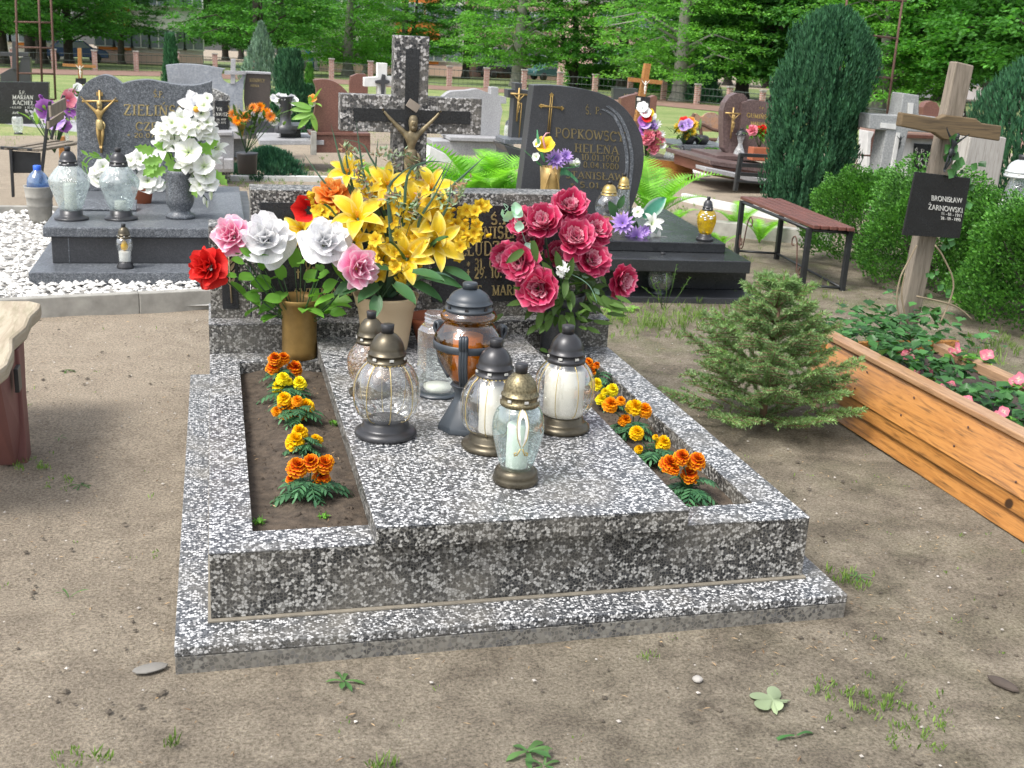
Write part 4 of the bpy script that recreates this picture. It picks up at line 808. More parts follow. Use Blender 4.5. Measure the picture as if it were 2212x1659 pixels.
for x, y, s in ((525, 560, 30), (545, 590, 42), (570, 575, 34), (585, 610, 46), (612, 595, 40), (605, 640, 40), (637, 570, 44), (560, 640, 38), (590, 655, 30), (690, 590, 34), (700, 620, 44), (720, 640, 40), (690, 665, 44), (735, 610, 34), (660, 600, 36), (650, 560, 30), (540, 545, 26), (745, 575, 30), (510, 590, 20), (672, 640, 36), (715, 668, 36)):
    p = PY(x, y+6, 1.66+rnd(-.05, .05)); a_ = p-vm; a_.z *= .4; blade_leaf(l, p, a_.normalized()+Vector((rnd(-.4, .4), -.35, rnd(-.5, .5))), s*.0019, s*.00125, rnd(-.7, .2), up=(rnd(-.4, .4), -.8, .6)); stem(sm_, vm, p, .0018, .1, 4)
l.build_each('leaf', ROSEL, t); sm_.build_each('stalk', STEM, t)
g = 'yellow lilies in the beige pot'
for i, (lab, x, y, Y, s, dx, dz) in enumerate((('yellow lily at the very top left, in front of the brown headstone', 748, 362, 1.66, .085, -.3, .9), ('yellow lily near the top, just left of the foot of the cross', 836, 392, 1.62, .1, -.1, .6), ('yellow lily right of the cross shaft, against the ferns', 935, 392, 1.62, .1, .15, 1.1), ('yellow lily below the topmost right one', 905, 432, 1.58, .1, .3, .7),
        ('wide open yellow lily left of the middle, under the orange rose', 770, 452, 1.56, .125, -.1, 1.), ('yellow lily at the far left, beside the white rose', 640, 492, 1.76, .09, -.7, .5), ('yellow lily right of the overlapping white rose', 760, 512, 1.58, .1, -.2, .7), ('yellow lily in the middle of the bouquet, tilted left', 884, 506, 1.54, .095, -.4, .6),
        ('yellow lily pointing right above the tablet lettering', 948, 472, 1.55, .115, .7, .6), ('largest yellow lily at lower right, petals spread wide', 948, 522, 1.5, .125, .35, .35), ('yellow lily at the bottom centre over the dark leaves', 880, 552, 1.48, .115, 0, .4), ('half hidden yellow lily low behind the pink rose', 822, 560, 1.52, .095, -.2, .3), ('yellow lily behind the topmost ones, seen from its side', 795, 398, 1.7, .09, -.4, .7))):
    h = PY(x, y, Y); d = tocam(h, dx, dz); flower('artificial_lily', lab, 'lily', g, pm+Vector((rnd(-.04, .04), rnd(-.04, .04), 0)), h-d*s*.3, lambda m, h=h, d=d, s=s: lily(m, h-d*s*.1, d, s*1.12), YEL, sr=.004, extra=(lambda m, h=h, d=d, s=s: [m.tube([zframe(h-d*s*.3, d, 0) @ Vector((0, 0, -s*.1)), zframe(h-d*s*.3, d, 0) @ Vector((.006*(k-1), 0, s*.35))], .0015, 4) for k in range(3)], STAM, 'stamen'))
g = 'small yellow blossom sprays in the beige pot'
for lab, pts, Y in (('yellow blossom spray reaching out right to the tablet, tip highest', [(905, 500), (985, 482), (1010, 465), (1038, 447)], 1.6), ('yellow blossom spray at right, below the longest one', [(900, 520), (985, 505), (1020, 492), (1040, 500)], 1.57), ('short yellow spray hanging at lower right', [(930, 560), (985, 530), (1000, 516), (975, 545)], 1.53),
        ('yellow spray left of the middle behind the lilies', [(800, 560), (826, 530), (822, 505), (832, 470), (830, 440)], 1.6), ('yellow spray under the orange rose', [(740, 520), (718, 480), (692, 470), (705, 458)], 1.62), ('yellow spray hanging over the pot rim', [(820, 590), (805, 570), (842, 575), (860, 602)], 1.5), ('yellow spray in the centre, left of the middle lily', [(850, 560), (918, 506), (870, 470), (866, 440)], 1.58), ('pair of closed yellow buds beside the red tulip', [(740, 480), (690, 450), (679, 434), (659, 431)], 1.66),
        ('yellow spray rising in the middle just under the corpus', [(850, 520), (862, 450), (880, 420), (915, 405)], 1.68), ('yellow spray low at the left above the pot rim', [(790, 600), (800, 590), (770, 560), (812, 548)], 1.52), ('yellow spray filling the gap between the two lowest lilies', [(900, 580), (912, 560), (915, 540), (900, 520)], 1.53), ('yellow spray behind the wide open left lily', [(790, 500), (785, 470), (800, 430), (815, 410)], 1.66), ('yellow spray left of the topmost right lily', [(880, 480), (885, 450), (890, 420), (875, 395)], 1.66),
        ('yellow spray just right of the pink rose', [(820, 580), (835, 540), (800, 530), (850, 520)], 1.53), ('yellow spray at right under the lily by the tablet', [(920, 540), (965, 500), (975, 465), (960, 450)], 1.6)):
    P = [PY(x, y, Y) for x, y in pts]; t = thing('blossom_spray', lab, 'blossom spray', pm, g); s_ = MB(); s_.tube(smooth([pm]+P, 4), .002, 5); s_.build('stalk', STEM, t); b_ = MB()
    for p in P[1:]:
        for _ in range(5 if 'out right' in lab or 'at right' in lab else 3):
            q = p+Vector((rnd(-.03, .03), rnd(-.03, .02), rnd(-.03, .03))); d = Vector((rnd(-.8, .8), -1, rnd(-.3, .9)))
            if 'buds' in lab: bud(b_, q, d, .05)
            elif random.random() < .7: open5(b_, q, d, rnd(.045, .062), 6, rnd(.3, .9), .4, -.6, point_s)
            else: bud(b_, q, d, .045)
    b_.build('bloom', YELS, t)
h = PY(718, 428, 1.7); d = tocam(h, -.2, 1.3); flower('artificial_rose', 'orange rose among the yellow lilies, upper left', 'rose', None, pm, h, lambda m: rose(m, h, d, .115), ORP)
h2 = PY(670, 455, 1.7); d2 = tocam(h2, -.4, .3)
flower('artificial_tulip', 'dark red tulip half hidden at the left of the yellow bouquet', 'tulip', None, pm, h2, lambda m: [pet(m, zframe(h2, d2, 0), k*pi/3, 1.15, .015, 0, .06, .05, -.3, .5, 5, 3, round_s) for k in range(6)], REDP)
# grass blades, sprigs and base leaves of the yellow bouquet
t = thing('artificial_grass', 'tall blue green grass blades rising from the yellow bouquet', 'artificial grass', pm); mb = MB()
def strap(pts, Y, w, roots=True):
    P = smooth([pm]+[PY(x, y, Y) for x, y in pts], 4); n = len(P); vs = []
    for i, p in enumerate(P):
        tn = (P[min(i+1, n-1)]-P[max(i-1, 0)]).normalized(); s_ = tn.cross(Vector((.2, -1, .1))).normalized()*w*1.35*(1-(i/(n-1))**1.6)*.5+Vector((0, 0, 0)); vs += [p-s_, p+Vector((0, -w*.15, 0)), p+s_]
    mb.add(vs, [(3*i+k, 3*i+k+1, 3*i+k+4, 3*i+k+3) for i in range(n-1) for k in range(2)], [(i/(n-1), k/2) for i in range(n) for k in range(3)], True)
for pts, Y, w in (([(800, 500), (752, 400), (714, 265)], 1.68, .022), ([(830, 500), (790, 400), (769, 258)], 1.66, .02), ([(840, 500), (812, 400), (817, 292)], 1.7, .016), ([(880, 500), (930, 420), (970, 346)], 1.62, .016), ([(900, 500), (960, 420), (1049, 336)], 1.6, .024), ([(870, 500), (880, 380), (922, 350), (970, 352)], 1.58, .012), ([(850, 540), (838, 420), (860, 380), (900, 352)], 1.58, .014), ([(830, 560), (770, 430), (748, 340), (752, 310)], 1.68, .014),
                  ([(900, 560), (905, 480), (940, 420), (985, 330)], 1.55, .014), ([(790, 560), (735, 440), (690, 380), (655, 330)], 1.68, .012), ([(880, 560), (925, 500), (965, 450), (975, 380)], 1.56, .02), ([(850, 560), (845, 520), (842, 500), (836, 440)], 1.52, .018), ([(905, 600), (950, 590), (985, 605)], 1.46, .012), ([(850, 450), (800, 340), (780, 310), (735, 300)], 1.66, .008)): strap(pts, Y, w)
mb.build_each('blade', BLADE, t)
t = thing('artificial_sprigs', 'airy sprigs of tiny pink and green leaves between the lilies', 'sprig', pm); mb = MB(); ms = MB()
for pts, Y in (([(800, 470), (772, 350), (742, 318)], 1.68), ([(850, 460), (850, 350), (812, 330)], 1.66), ([(880, 450), (905, 370), (868, 332)], 1.64), ([(900, 440), (960, 420), (1013, 390)], 1.58), ([(910, 470), (980, 440), (1000, 405)], 1.56), ([(820, 480), (790, 400), (770, 370)], 1.6), ([(880, 500), (895, 460), (900, 430)], 1.54), ([(860, 500), (858, 430), (835, 420)], 1.54)):
    P = smooth([pm]+[PY(x, y, Y) for x, y in pts], 5); ms.tube(P, .0012, 4); n = len(P); Q = P[n//2:]
    for p in Q:
        for _ in range(6):
            d = Vector((rnd(-1, 1), rnd(-1, .2), rnd(-.3, 1.2))); q = p+Vector((rnd(-.015, .015),)*3); mb.petal(frame(q, d, (0, -.5, 1)), .024, .011, rnd(-.4, .4), .2, 3, 2, point_s)
mb.build('tiny_leaves', PKL, t, kind='stuff'); ms.build_each('stalk', STEM, t)
t = thing('artificial_leaves', 'broad dark green leaves spreading over the rim of the beige pot', 'leaves', pm); mb = MB()
for x, y, Y, dx, dz, L, W in ((905, 600, 1.5, 1, .1, .17, .075), (880, 612, 1.48, .9, -.15, .15, .07), (850, 615, 1.44, .3, -.1, .12, .06), (820, 618, 1.46, -.4, -.05, .12, .06), (800, 615, 1.48, -1, .0, .13, .055), (930, 590, 1.56, 1, .25, .13, .06), (870, 560, 1.5, -.3, .9, .1, .05), (925, 540, 1.52, .4, .7, .1, .05), (770, 560, 1.52, -.8, .5, .12, .05), (730, 480, 1.6, -.3, .9, .1, .045), (870, 480, 1.58, .2, 1, .12, .05), (815, 640, 1.42, -.1, -.3, .09, .05), (960, 585, 1.5, 1, -.1, .12, .07), (840, 585, 1.46, -.6, .3, .11, .06), (890, 590, 1.44, .5, .1, .13, .06), (780, 605, 1.5, -1, -.2, .12, .06)):
    p = PY(x, y, Y); blade_leaf(mb, p, (dx, -.35, dz), L, W, -.6, up=(0, -.3, 1), nu=6, cup=.35)
mb.build_each('leaf', DKL, t)
g = 'artificial peonies in the black vase'
for lab, x, y, Y, s, dx, dz in (('topmost crimson peony of the black vase', 1231, 445, 1.7, .14, .1, .9), ('crimson peony at the upper left, large and turned left', 1172, 478, 1.66, .14, -.2, .8), ('smaller crimson peony touching the pale ivy at the left', 1128, 478, 1.7, .11, -.6, .6), ('crimson peony at upper right beside the lilac arrangement', 1287, 495, 1.7, .12, .5, .7), ('crimson peony in the middle of the bunch', 1241, 513, 1.62, .145, .1, .7),
        ('crimson peony at the far left, seen edge on', 1090, 555, 1.66, .11, -.9, .3), ('full crimson peony left of the bottom one, pale centre', 1122, 567, 1.6, .135, -.3, .35), ('crimson peony at the right, above the drooping one', 1277, 562, 1.62, .135, .35, .5), ('lowest crimson peony facing the front, open centre', 1163, 624, 1.55, .15, -.1, .25), ('drooping crimson peony at the far right', 1345, 607, 1.66, .12, .9, .0), ('dark crimson peony hidden deep in the middle', 1146, 522, 1.74, .11, -.2, .5), ('half hidden crimson peony behind, between middle and right', 1205, 548, 1.74, .1, 0, .6)):
    h = PY(x, y, Y); d = tocam(h, dx, dz); flower('artificial_peony', lab, 'peony', g, qm+Vector((rnd(-.02, .02), rnd(-.02, .02), 0)), h-d*.03, lambda m, h=h, d=d, s=s: peony(m, MB(), h-d*s*.1, d, s*1.12), CRIM, leafs=3, lm=LIL, ls=.085, extra=(lambda m, h=h, d=d, s=s: peony(MB(), m, h-d*s*.1, d, s*1.12), CRIC, 'inner_petals'))
t = thing('artificial_greenery', 'dense olive leaves hanging around the neck of the black vase', 'leaves', qm, g); mb = MB()
for _ in range(86):
    x, y = random.gauss(1225, 42), random.gauss(650, 30); Y = 1.62+rnd(-.06, .1); p = PY(x, y, Y); a_ = (p-(qm+Vector((0, 0, .06)))); blade_leaf(mb, p, (a_.x*6+rnd(-.3, .3), -.5, rnd(-.8, .5)), rnd(.05, .085), rnd(.02, .03), rnd(-.7, .1), up=(0, -.6, .8), nu=4)
for x, y, dx, dz in ((1210, 585, -.3, 1), (1225, 600, .2, 1.), (1195, 600, -.6, .8), (1130, 540, -.6, -.4), (1150, 520, .2, -.8), (1300, 640, .7, -.6), (1320, 650, .9, -.5), (1170, 668, -.2, -1), (1212, 680, .1, -1), (1190, 672, -.2, -1), (1235, 682, 0, -1)): blade_leaf(mb, PY(x, y, 1.56), (dx, -.2, dz), .085, .032, -.3, up=(0, -1, .3), nu=5)
mb.build_each('leaf', LIL, t)
t = thing('artificial_ivy', 'pale teal ivy sprig at the left of the peonies, curling tendril', 'ivy', qm, g); mb = MB()
for x, y, s in ((1105, 452, .045), (1122, 448, .05), (1100, 475, .05), (1088, 462, .035), (1112, 488, .04), (1285, 630, .03), (1262, 600, .03), (1135, 525, .035)): p = PY(x, y, 1.62); mb.petal(frame(p, (rnd(-.6, .6), -.3, rnd(-1, 1)), (0, -1, .2)), s, s*.95, .3, .3, 4, 4, lambda u: .3+math.sin(min(1, u*1.05)*pi)*.9)
mb.build_each('leaf', TEAL, t); mb = MB(); mb.tube(smooth([PY(x, y, 1.63) for x, y in ((1110, 470), (1095, 452), (1088, 440), (1098, 447), (1090, 455))], 4), .0012, 4); mb.tube(smooth([qm]+[PY(x, y, 1.63) for x, y in ((1150, 560), (1120, 480), (1105, 455))], 4), .0015, 4); mb.tube(smooth([PY(x, y, 1.56) for x, y in ((1215, 585), (1250, 600), (1275, 620), (1290, 655))], 4), .0014, 4); mb.build('tendril', TEAL, t)
h = PY(1213, 580, 1.56); flower('artificial_blossom', 'tiny white blossom among the lower peonies', 'blossom', g, qm, h, lambda m: [open5(m, h+Vector((rnd(-.02, .02), 0, rnd(-.02, .02))), (rnd(-.4, .4), -1, rnd(0, .5)), .04) for _ in range(5)], WHG)

# ================================================================== MARIGOLDS
def marigold(label, x, y, hs_, mat, cols, spread=.05, zt=.075, nleaf=21, ls=.085):
    """x,y: photo point at the foot; hs_: photo points and sizes of the blooms; one plant"""
    p = at(x, y, .2); p.z = soilz(p.x, p.y); t = thing('marigold_plant', label, 'marigold', p, 'marigolds planted in the grave beds')
    for hx, hy, s, m_ in hs_:
        Y = p.y+(-.01 if hy > y-60 else .02)+(y-25-hy)*-.0004; h = PY(hx, hy, p.y-.0+rnd(-.01, .015)); h.z = max(h.z, p.z+.03)
        d = Vector((rnd(-.25, .25), -.55+rnd(-.15, .15), 1.)); b_ = MB(); pompom(b_, h, d, s); b_.build('bloom', m_, t); s2 = MB(); s2.tube([p, p.lerp(h, .5)+Vector((0, 0, .01)), h-d.normalized()*.004], .0022, 5); s2.lathe([(.002, -.02), (.006, -.01), (.008, .0)], o=h, seg=8, cap=False); s2.build('stalk', STEM, t)
    l = MB()
    for k in range(nleaf):
        a = 2.4*k; up = rnd(.15, .9); st_ = p+Vector((0, 0, rnd(.01, .05))); d = Vector((cos(a), sin(a), up)).normalized(); L = ls*rnd(.8, 1.2)*(1.15-.3*up); pts = [st_+d*L*u+Vector((0, 0, -.5*L*u*u)) for u in np.linspace(0, 1, 7)]; l.tube(pts, [.0014]*6+[.0006], 4); side = d.cross(Vector((0, 0, 1))).normalized()
        for i in range(1, 7):
            for s_ in ((-1, 1) if i < 6 else (0,)):
                dd = (side*s_*1.1+(pts[i]-pts[i-1]).normalized()*.9); q = L*.34*(1-.25*abs(i-3)/3); l.petal(frame(pts[i], dd, (0, 0, 1)), q, q*.36, -.4, .2, 3, 2, point_s)
    l.build('foliage', MARL, t); return t
O, YL, A_, R_ = MG_O, MG_Y, MG_A, MG_R
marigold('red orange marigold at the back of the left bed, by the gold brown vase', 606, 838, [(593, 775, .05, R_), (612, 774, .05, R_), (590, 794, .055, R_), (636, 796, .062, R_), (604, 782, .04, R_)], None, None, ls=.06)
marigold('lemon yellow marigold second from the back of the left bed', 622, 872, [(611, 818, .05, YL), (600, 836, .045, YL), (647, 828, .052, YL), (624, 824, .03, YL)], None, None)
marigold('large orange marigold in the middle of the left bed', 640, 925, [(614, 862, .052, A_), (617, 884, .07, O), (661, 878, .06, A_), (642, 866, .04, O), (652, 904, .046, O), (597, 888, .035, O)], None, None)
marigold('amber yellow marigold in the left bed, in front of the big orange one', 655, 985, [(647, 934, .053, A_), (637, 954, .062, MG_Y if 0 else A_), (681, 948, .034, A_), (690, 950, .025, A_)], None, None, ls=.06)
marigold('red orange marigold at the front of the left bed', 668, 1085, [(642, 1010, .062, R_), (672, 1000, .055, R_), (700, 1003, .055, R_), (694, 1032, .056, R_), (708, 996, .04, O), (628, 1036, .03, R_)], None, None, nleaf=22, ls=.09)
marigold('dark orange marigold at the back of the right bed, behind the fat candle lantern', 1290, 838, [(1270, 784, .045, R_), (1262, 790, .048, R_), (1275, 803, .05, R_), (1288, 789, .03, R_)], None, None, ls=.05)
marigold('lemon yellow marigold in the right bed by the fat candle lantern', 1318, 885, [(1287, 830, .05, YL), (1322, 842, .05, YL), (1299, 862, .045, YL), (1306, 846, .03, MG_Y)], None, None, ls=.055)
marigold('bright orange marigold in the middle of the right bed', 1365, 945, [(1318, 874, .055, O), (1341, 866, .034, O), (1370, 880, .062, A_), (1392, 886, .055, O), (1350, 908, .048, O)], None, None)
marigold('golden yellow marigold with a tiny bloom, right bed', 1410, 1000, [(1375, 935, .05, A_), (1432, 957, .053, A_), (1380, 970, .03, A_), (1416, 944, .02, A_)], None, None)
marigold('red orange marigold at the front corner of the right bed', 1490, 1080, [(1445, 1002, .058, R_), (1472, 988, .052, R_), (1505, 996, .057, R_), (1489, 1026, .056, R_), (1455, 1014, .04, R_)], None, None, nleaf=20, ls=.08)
for _lab, _x, _y in (('small green seedling in the left bed beside the slab', 722, 920), ('grass seedlings at the front left corner of the left bed', 560, 1135), ('tiny sprout at the front of the left bed', 700, 1125)):
    p = at(_x, _y, .205); mb = MB(); tuft(mb, p, 14, .03, .012)
    for k in range(4): a = k*1.6; blade_leaf(mb, p+Vector((0, 0, .012)), (cos(a), sin(a), .5), .02, .009)
    setorigin(mb.build('seedling', ROSEL, label=_lab, cat='seedling'), p)
rock(1560, 1000, .001, STN, 'x') if 0 else None
p = at(1612, 1085, .21); mb = MB(); pebble(mb, p, .014, 1.3); setorigin(mb.build('stone', STN, label='small pale stone at the front corner of the right bed', cat='stone'), p)
# ================================================================== LEFT FOREGROUND BENCH
bt = thing('bench', 'bench with thick pale plank seat and maroon board legs, cut by the left edge', 'bench', (-.85, 1.3, 0))
out = [(-.6, 1.79), (-.595, 1.72), (-.608, 1.6), (-.602, 1.45), (-.622, 1.3), (-.6, 1.15), (-.592, 1.0), (-.61, .9), (-.605, .78), (-1.05, .76), (-1.06, 1.83), (-.75, 1.835), (-.64, 1.83)]
MB().prism([(x, y, .40) for x, y in out], (0, 0, .05)).build('seat', PLK, bt, .012)
MB().prism([(-.63, 1.36, 0), (-.63, 1.47, 0), (-.625, 1.52, .398), (-.625, 1.02, .398), (-.66, 1.06, .3), (-.65, 1.3, .0)][0:6], (-.05, 0, 0)).build('leg', PNK, bt, .004)
block(-.7, 1.33, -.02, -.615, 1.42, .399, PNK, 'leg', bt, .004)
block(-.614, 1.2, .29, -.6, 1.26, .37, IRON, 'bracket', bt, .002)
block(-1.0, 1.33, -.02, -.93, 1.42, .399, PNK, 'leg', bt, .004)

# ================================================================== LEFT GRAVE WITH WHITE PEBBLES
cu = thing('grave_edging', 'grey concrete edging slabs holding the white pebbles at the left', 'edging', (-1, 3.4, 0))
def wallseg(a, b, z0, z1, th, name='edging_slab'):
    a = Vector(a); b = Vector(b); d = (b-a).normalized(); n = Vector((-d.y, d.x, 0))*th; MB().prism([Vector((p.x, p.y, z0)) for p in (a, b, b+n, a+n)], (0, 0, z1-z0)).build(name, CON, cu, .005)
wallseg((-1.75, 3.17, 0), (-.365, 3.455, 0), -.05, .1, .055); wallseg((-.363, 3.453, 0), (.15, 3.56, 0), -.05, .098, .055); wallseg((-1.78, 3.2, 0), (-1.62, 6.4, 0), -.05, .085, -.055); wallseg((-1.62, 6.35, 0), (.5, 6.4, 0), -.05, .085, .055)
sheet('pebble_bed', list(np.linspace(-1.75, .62, 9)), list(np.linspace(3.5, 6.38, 9)), lambda x, y: .03 if y > 3.6 else .02, M_plain('pebble_bed', (.35, .34, .32), .9), kind='structure')
mb = MB()
for _ in range(5200):
    x, y = rnd(-1.72, .55), 3.3+rnd(0, 1)**1.5*3.05
    if y < 3.52+(x+1.75)*.2*.0+max(0, (x+1.0))*.11-.08 or (-.86 < x < .05 and 4.18 < y < 6.1): continue
    if x < -1.7: continue
    pebble(mb, (x, y, .045+rnd(0, .02)), rnd(.014, .026), rnd(.8, 1.3), rnd(.7, 1.1), .6)
mb.build('white_pebbles', M_plain('white_marble_pebbles', (.62, .61, .58), .75, var=.18, sc=25), kind='stuff', label='white marble pebbles filling the left grave surround')
zg = thing('gravestone', 'speckled grey grave with wavy topped headstone, gold crucifix and gold lettering', 'grave', (-.4, 4.3, 0))
GX1 = .24
p1 = at(61, 589, .11); block(p1.x, p1.y, .03, GX1+.12, 6.2, .11, GRY, 'base_step', zg); p0 = at(130, 600, .1)
block(-.75, 3.98, .02, GX1-.02, 4.17, .068, GRY, 'front_step', zg)
p2 = at(114, 569, .11); block(p2.x, p2.y, .1105, GX1+.02, 6.1, .262, BLK2, 'grave_box', zg); q2 = p2
block(p2.x-.002+.09, p2.y-.002, .115, p2.x+.093, p2.y+.02, .258, GRY, 'joint', zg, .0)
p3 = at(91, 490, .322); ZY = 5.55; zs_ = .322; p4 = at(480, 462, zs_)
ms_ = block(p3.x, p3.y, .263, max(p4.x, .2), ZY+.35, zs_, GRY, 'cover_slab', zg, .008); Z3X, Z3Y = p3.x, p3.y
top = smooth([(167, 300), (164, 245), (168, 210), (178, 188), (195, 172), (221, 162), (240, 165), (252, 172), (263, 181)], 4)+smooth([(263, 181), (285, 175), (318, 172), (350, 177), (384, 183), (420, 184), (445, 179), (458, 174)], 4)
bs = [(p.x, p.y) for p in top]; bot = at(0, 0, zs_)
def foot(x, Y, z): # photo point on plane Y at height z
    lo, hi = 100., 900.
    for _ in range(40):
        m_ = (lo+hi)/2
        if PY(x, m_, Y).z > z: lo = m_
        else: hi = m_
    return (x, lo)
hz = stone(bs+[foot(463, ZY, zs_), foot(165, ZY, zs_)], ZY, .12, GRY, 'headstone', zg, .006)
letter([('Ś.P.', 332, 209, 354, 211, 13), ('ZIELIŃSCY', 267, 248, 422, 251, 22), ('CZESŁAW', 293, 281, 410, 283, 17), ('* 20.07.193', 275, 296, 365, 298, 9)], ZY, GOLD, hz, name='inscription', bold=.15)
mb = MB(); mb.tube([PY(177, 219, ZY-.015), PY(255, 218, ZY-.015)], .008, 6); mb.tube([PY(215, 195, ZY-.012), PY(219, 330, ZY-.012)], .008, 6); mb.box(*(PY(208, 207, ZY-.012)[:]), *(PY(222, 199, ZY-.002)[:])); mb.build('metal_cross', CORG, zg)
f_ = PY(219, 322, ZY-.02); corpus(zg, f_, (PY(215, 214, ZY).z-f_.z)*1., CORG, GOLD)
Bz = [(0, 0), (.82, 0), (.84, .015), (.8, .03), (.62, .045), (.56, .06), (.56, .13), (0, .13)]
Gz = [(.5, .13), (.62, .2), (.8, .34), (.96, .47), (1., .53), (.99, .555), (.86, .62), (.66, .69), (.52, .73), (.48, .745)]
zpz = .3225
GLR = M_glass('rough_glass', (.8, .87, .87), .42, .5, crackle=70., white=(.7, .76, .76))
for lab, x, rz_, cd_ in (('tall rough glass lantern with white candle, left one of the pair', 155, 0, (.3, .14, .5, CAND)), ('tall rough glass lantern, right one of the pair, by the white flowers', 262, .5, (.3, .14, .26, CAND))):
    p = at(x, 473, zpz); lantern('grave_lantern', lab, (p.x, p.y, zpz), .415, .114, Bz, Gz, (.46, .74), (DKM, GLR, DKM), candle=cd_, group='pair of tall rough glass lanterns', rz=rz_)
p = at(271, 578, .111); lantern('grave_lantern', 'small clear lantern with a white electric candle on the speckled grey step', (p.x, p.y, .111), .25, .052, [(0, 0), (.9, 0), (.92, .03), (.7, .12), (.66, .14), (0, .14)], [(.66, .14), (.7, .3), (.85, .48), (.9, .56), (.8, .64), (.66, .68)], (.7, .67), (DKM, GLS, BRASS), candle=(.62, .15, .38, WHP))
t_ = bpy.data.objects[[o.name for o in COL.objects if o.get('label', '').startswith('small clear lantern with a white electric')][0]]
MB().lathe([(.0, .097), (.017, .105), (.02, .125), (.012, .145), (0, .165)], seg=14).build('flame', CANY, t_)
# granite vase and white flowers
p = at(390, 470, zpz); vz = thing('flower_vase', 'speckled grey granite vase with the big white bouquet', 'vase', (p.x, p.y, zpz)); OFF[vz] = Vector()
MB().lathe([(0, 0), (.085, 0), (.088, .02), (.06, .035), (.06, .05), (.078, .08), (.085, .11), (.078, .15), (.08, .26), (.086, .285), (.075, .285), (0, .27)], seg=30).build('body', GRY, vz)
wm = Vector((p.x, p.y, zpz+.27)); g = 'white artificial flowers in the granite vase'
for lab, pts, kind in (('big open white bloom with orange heart at the top of the granite vase', [(422, 230, .17, 'd')], 0), ('white blossoms on the upper left side of the bouquet in the granite vase', [(372, 268, .12, 'd'), (352, 285, .12, 'd'), (368, 300, .12, 'l')], 1), ('white lily in the middle of the bouquet, petals spread', [(395, 320, .15, 'l'), (408, 330, .12, 'o')], 1), ('white lilies at the right side of the bouquet in the granite vase', [(450, 290, .12, 'd'), (468, 318, .12, 'l'), (455, 340, .13, 'l')], 1),
                        ('white gladiolus spike rising highest before the headstone edge', [(448, 213, .05, 'o'), (441, 228, .06, 'o'), (436, 245, .07, 'o'), (440, 262, .07, 'o'), (436, 278, .07, 'o')], 1), ('white trailing spray hanging down beside the granite vase', [(420, 372, .1, 'o'), (442, 380, .1, 'o'), (432, 400, .12, 'd'), (450, 398, .09, 'o'), (455, 412, .06, 'b'), (448, 432, .05, 'b'), (441, 425, .05, 'b')], 1), ('white lilies low in the centre above the vase mouth', [(402, 352, .13, 'd'), (425, 350, .13, 'l'), (442, 360, .1, 'o')], 1), ('white petals over the left shoulder of the vase', [(352, 318, .13, 'l'), (390, 258, .12, 'd'), (402, 278, .13, 'd'), (430, 275, .14, 'd'), (448, 268, .1, 'd')], 1)):
    BL = []; s_ = MB()
    for x, y, s, k in pts:
        b_ = MB(); BL.append(b_); h = PY(x, y, p.y-.06+rnd(-.05, .05)); d = tocam(h, rnd(-.5, .5), rnd(.2, .9)); s_.tube([wm+Vector((0, 0, -.05)), wm.lerp(h, .6)+Vector((0, 0, .02)), h], .003, 5)
        {'d': lambda: [open5(b_, h, d, s*1.15, 6, .35, .36, -.5, point_s), open5(b_, h+d*.01, d, s*.8, 5, .8, .4, -.6, point_s)], 'l': lambda: lily(b_, h, d, s*.75), 'o': lambda: open5(b_, h, d, s*1.2, 5, .6, .6, -.5), 'b': lambda: bud(b_, h, (0, -.3, -1), s*1.3)}[k]()
    t = thing('artificial_flower', lab, 'flower', wm, g); [q_.build('bloom', WHG if kind else WHT, t) for q_ in BL]; s_.build('stalk', STEM, t)
    if not kind: c_ = MB(); h = PY(424, 236, p.y-.1); c_.lathe([(.02, 0), (.014, .012), (0, .016)], seg=8, M=zframe((0, 0, 0), tocam(h), 0), o=h); c_.build('stamen', STAM, t)
LIME = M_leaf('lime_leaf', (.2, .42, .08), (.32, .58, .14), .4)
def sawleaf(mb, p, d, L, W): mb.petal(frame(p, d, (0, -1, .3)), L, W, rnd(-.4, .3), .3, 9, 2, lambda u: point_s(u)*(.8+.2*(1 if int(u*9) % 2 else -1)))
t = thing('artificial_greenery', 'lime green serrated leaves among the white flowers of the granite vase', 'leaves', wm, g); mb = MB()
for x, y, dx, dz in ((335, 330, -.6, .2), (350, 345, -.7, -.1), (362, 330, .2, -.9), (370, 350, .3, -1), (358, 365, -.8, -.3), (395, 345, .1, -.9), (400, 378, -.5, -.6), (412, 386, .2, -.7), (340, 350, -.6, -.6), (440, 320, .4, .2), (378, 372, -.3, -1), (385, 300, -.2, .8), (405, 300, .3, .5), (375, 320, -.6, .1), (390, 340, .1, -.8), (425, 310, .4, -.3), (430, 345, .3, -.9), (412, 362, -.2, -1), (460, 370, .6, -.6)): sawleaf(mb, PY(x, y, p.y-.02), (dx, -.2, dz), .12, .07)
mb.build_each('leaf', LIME, t)
p = at(309, 438, zpz); tpz = thing('flower_pot', 'small terracotta pot behind the pair of tall lanterns, with white blossoms', 'pot', (p.x, p.y, zpz)); OFF[tpz] = Vector(); MB().lathe([(0, 0), (.05, 0), (.065, .08), (.07, .085), (.07, .1), (0, .095)], seg=20).build('body', TERR, tpz)
pz = Vector((p.x, p.y, zpz+.09))
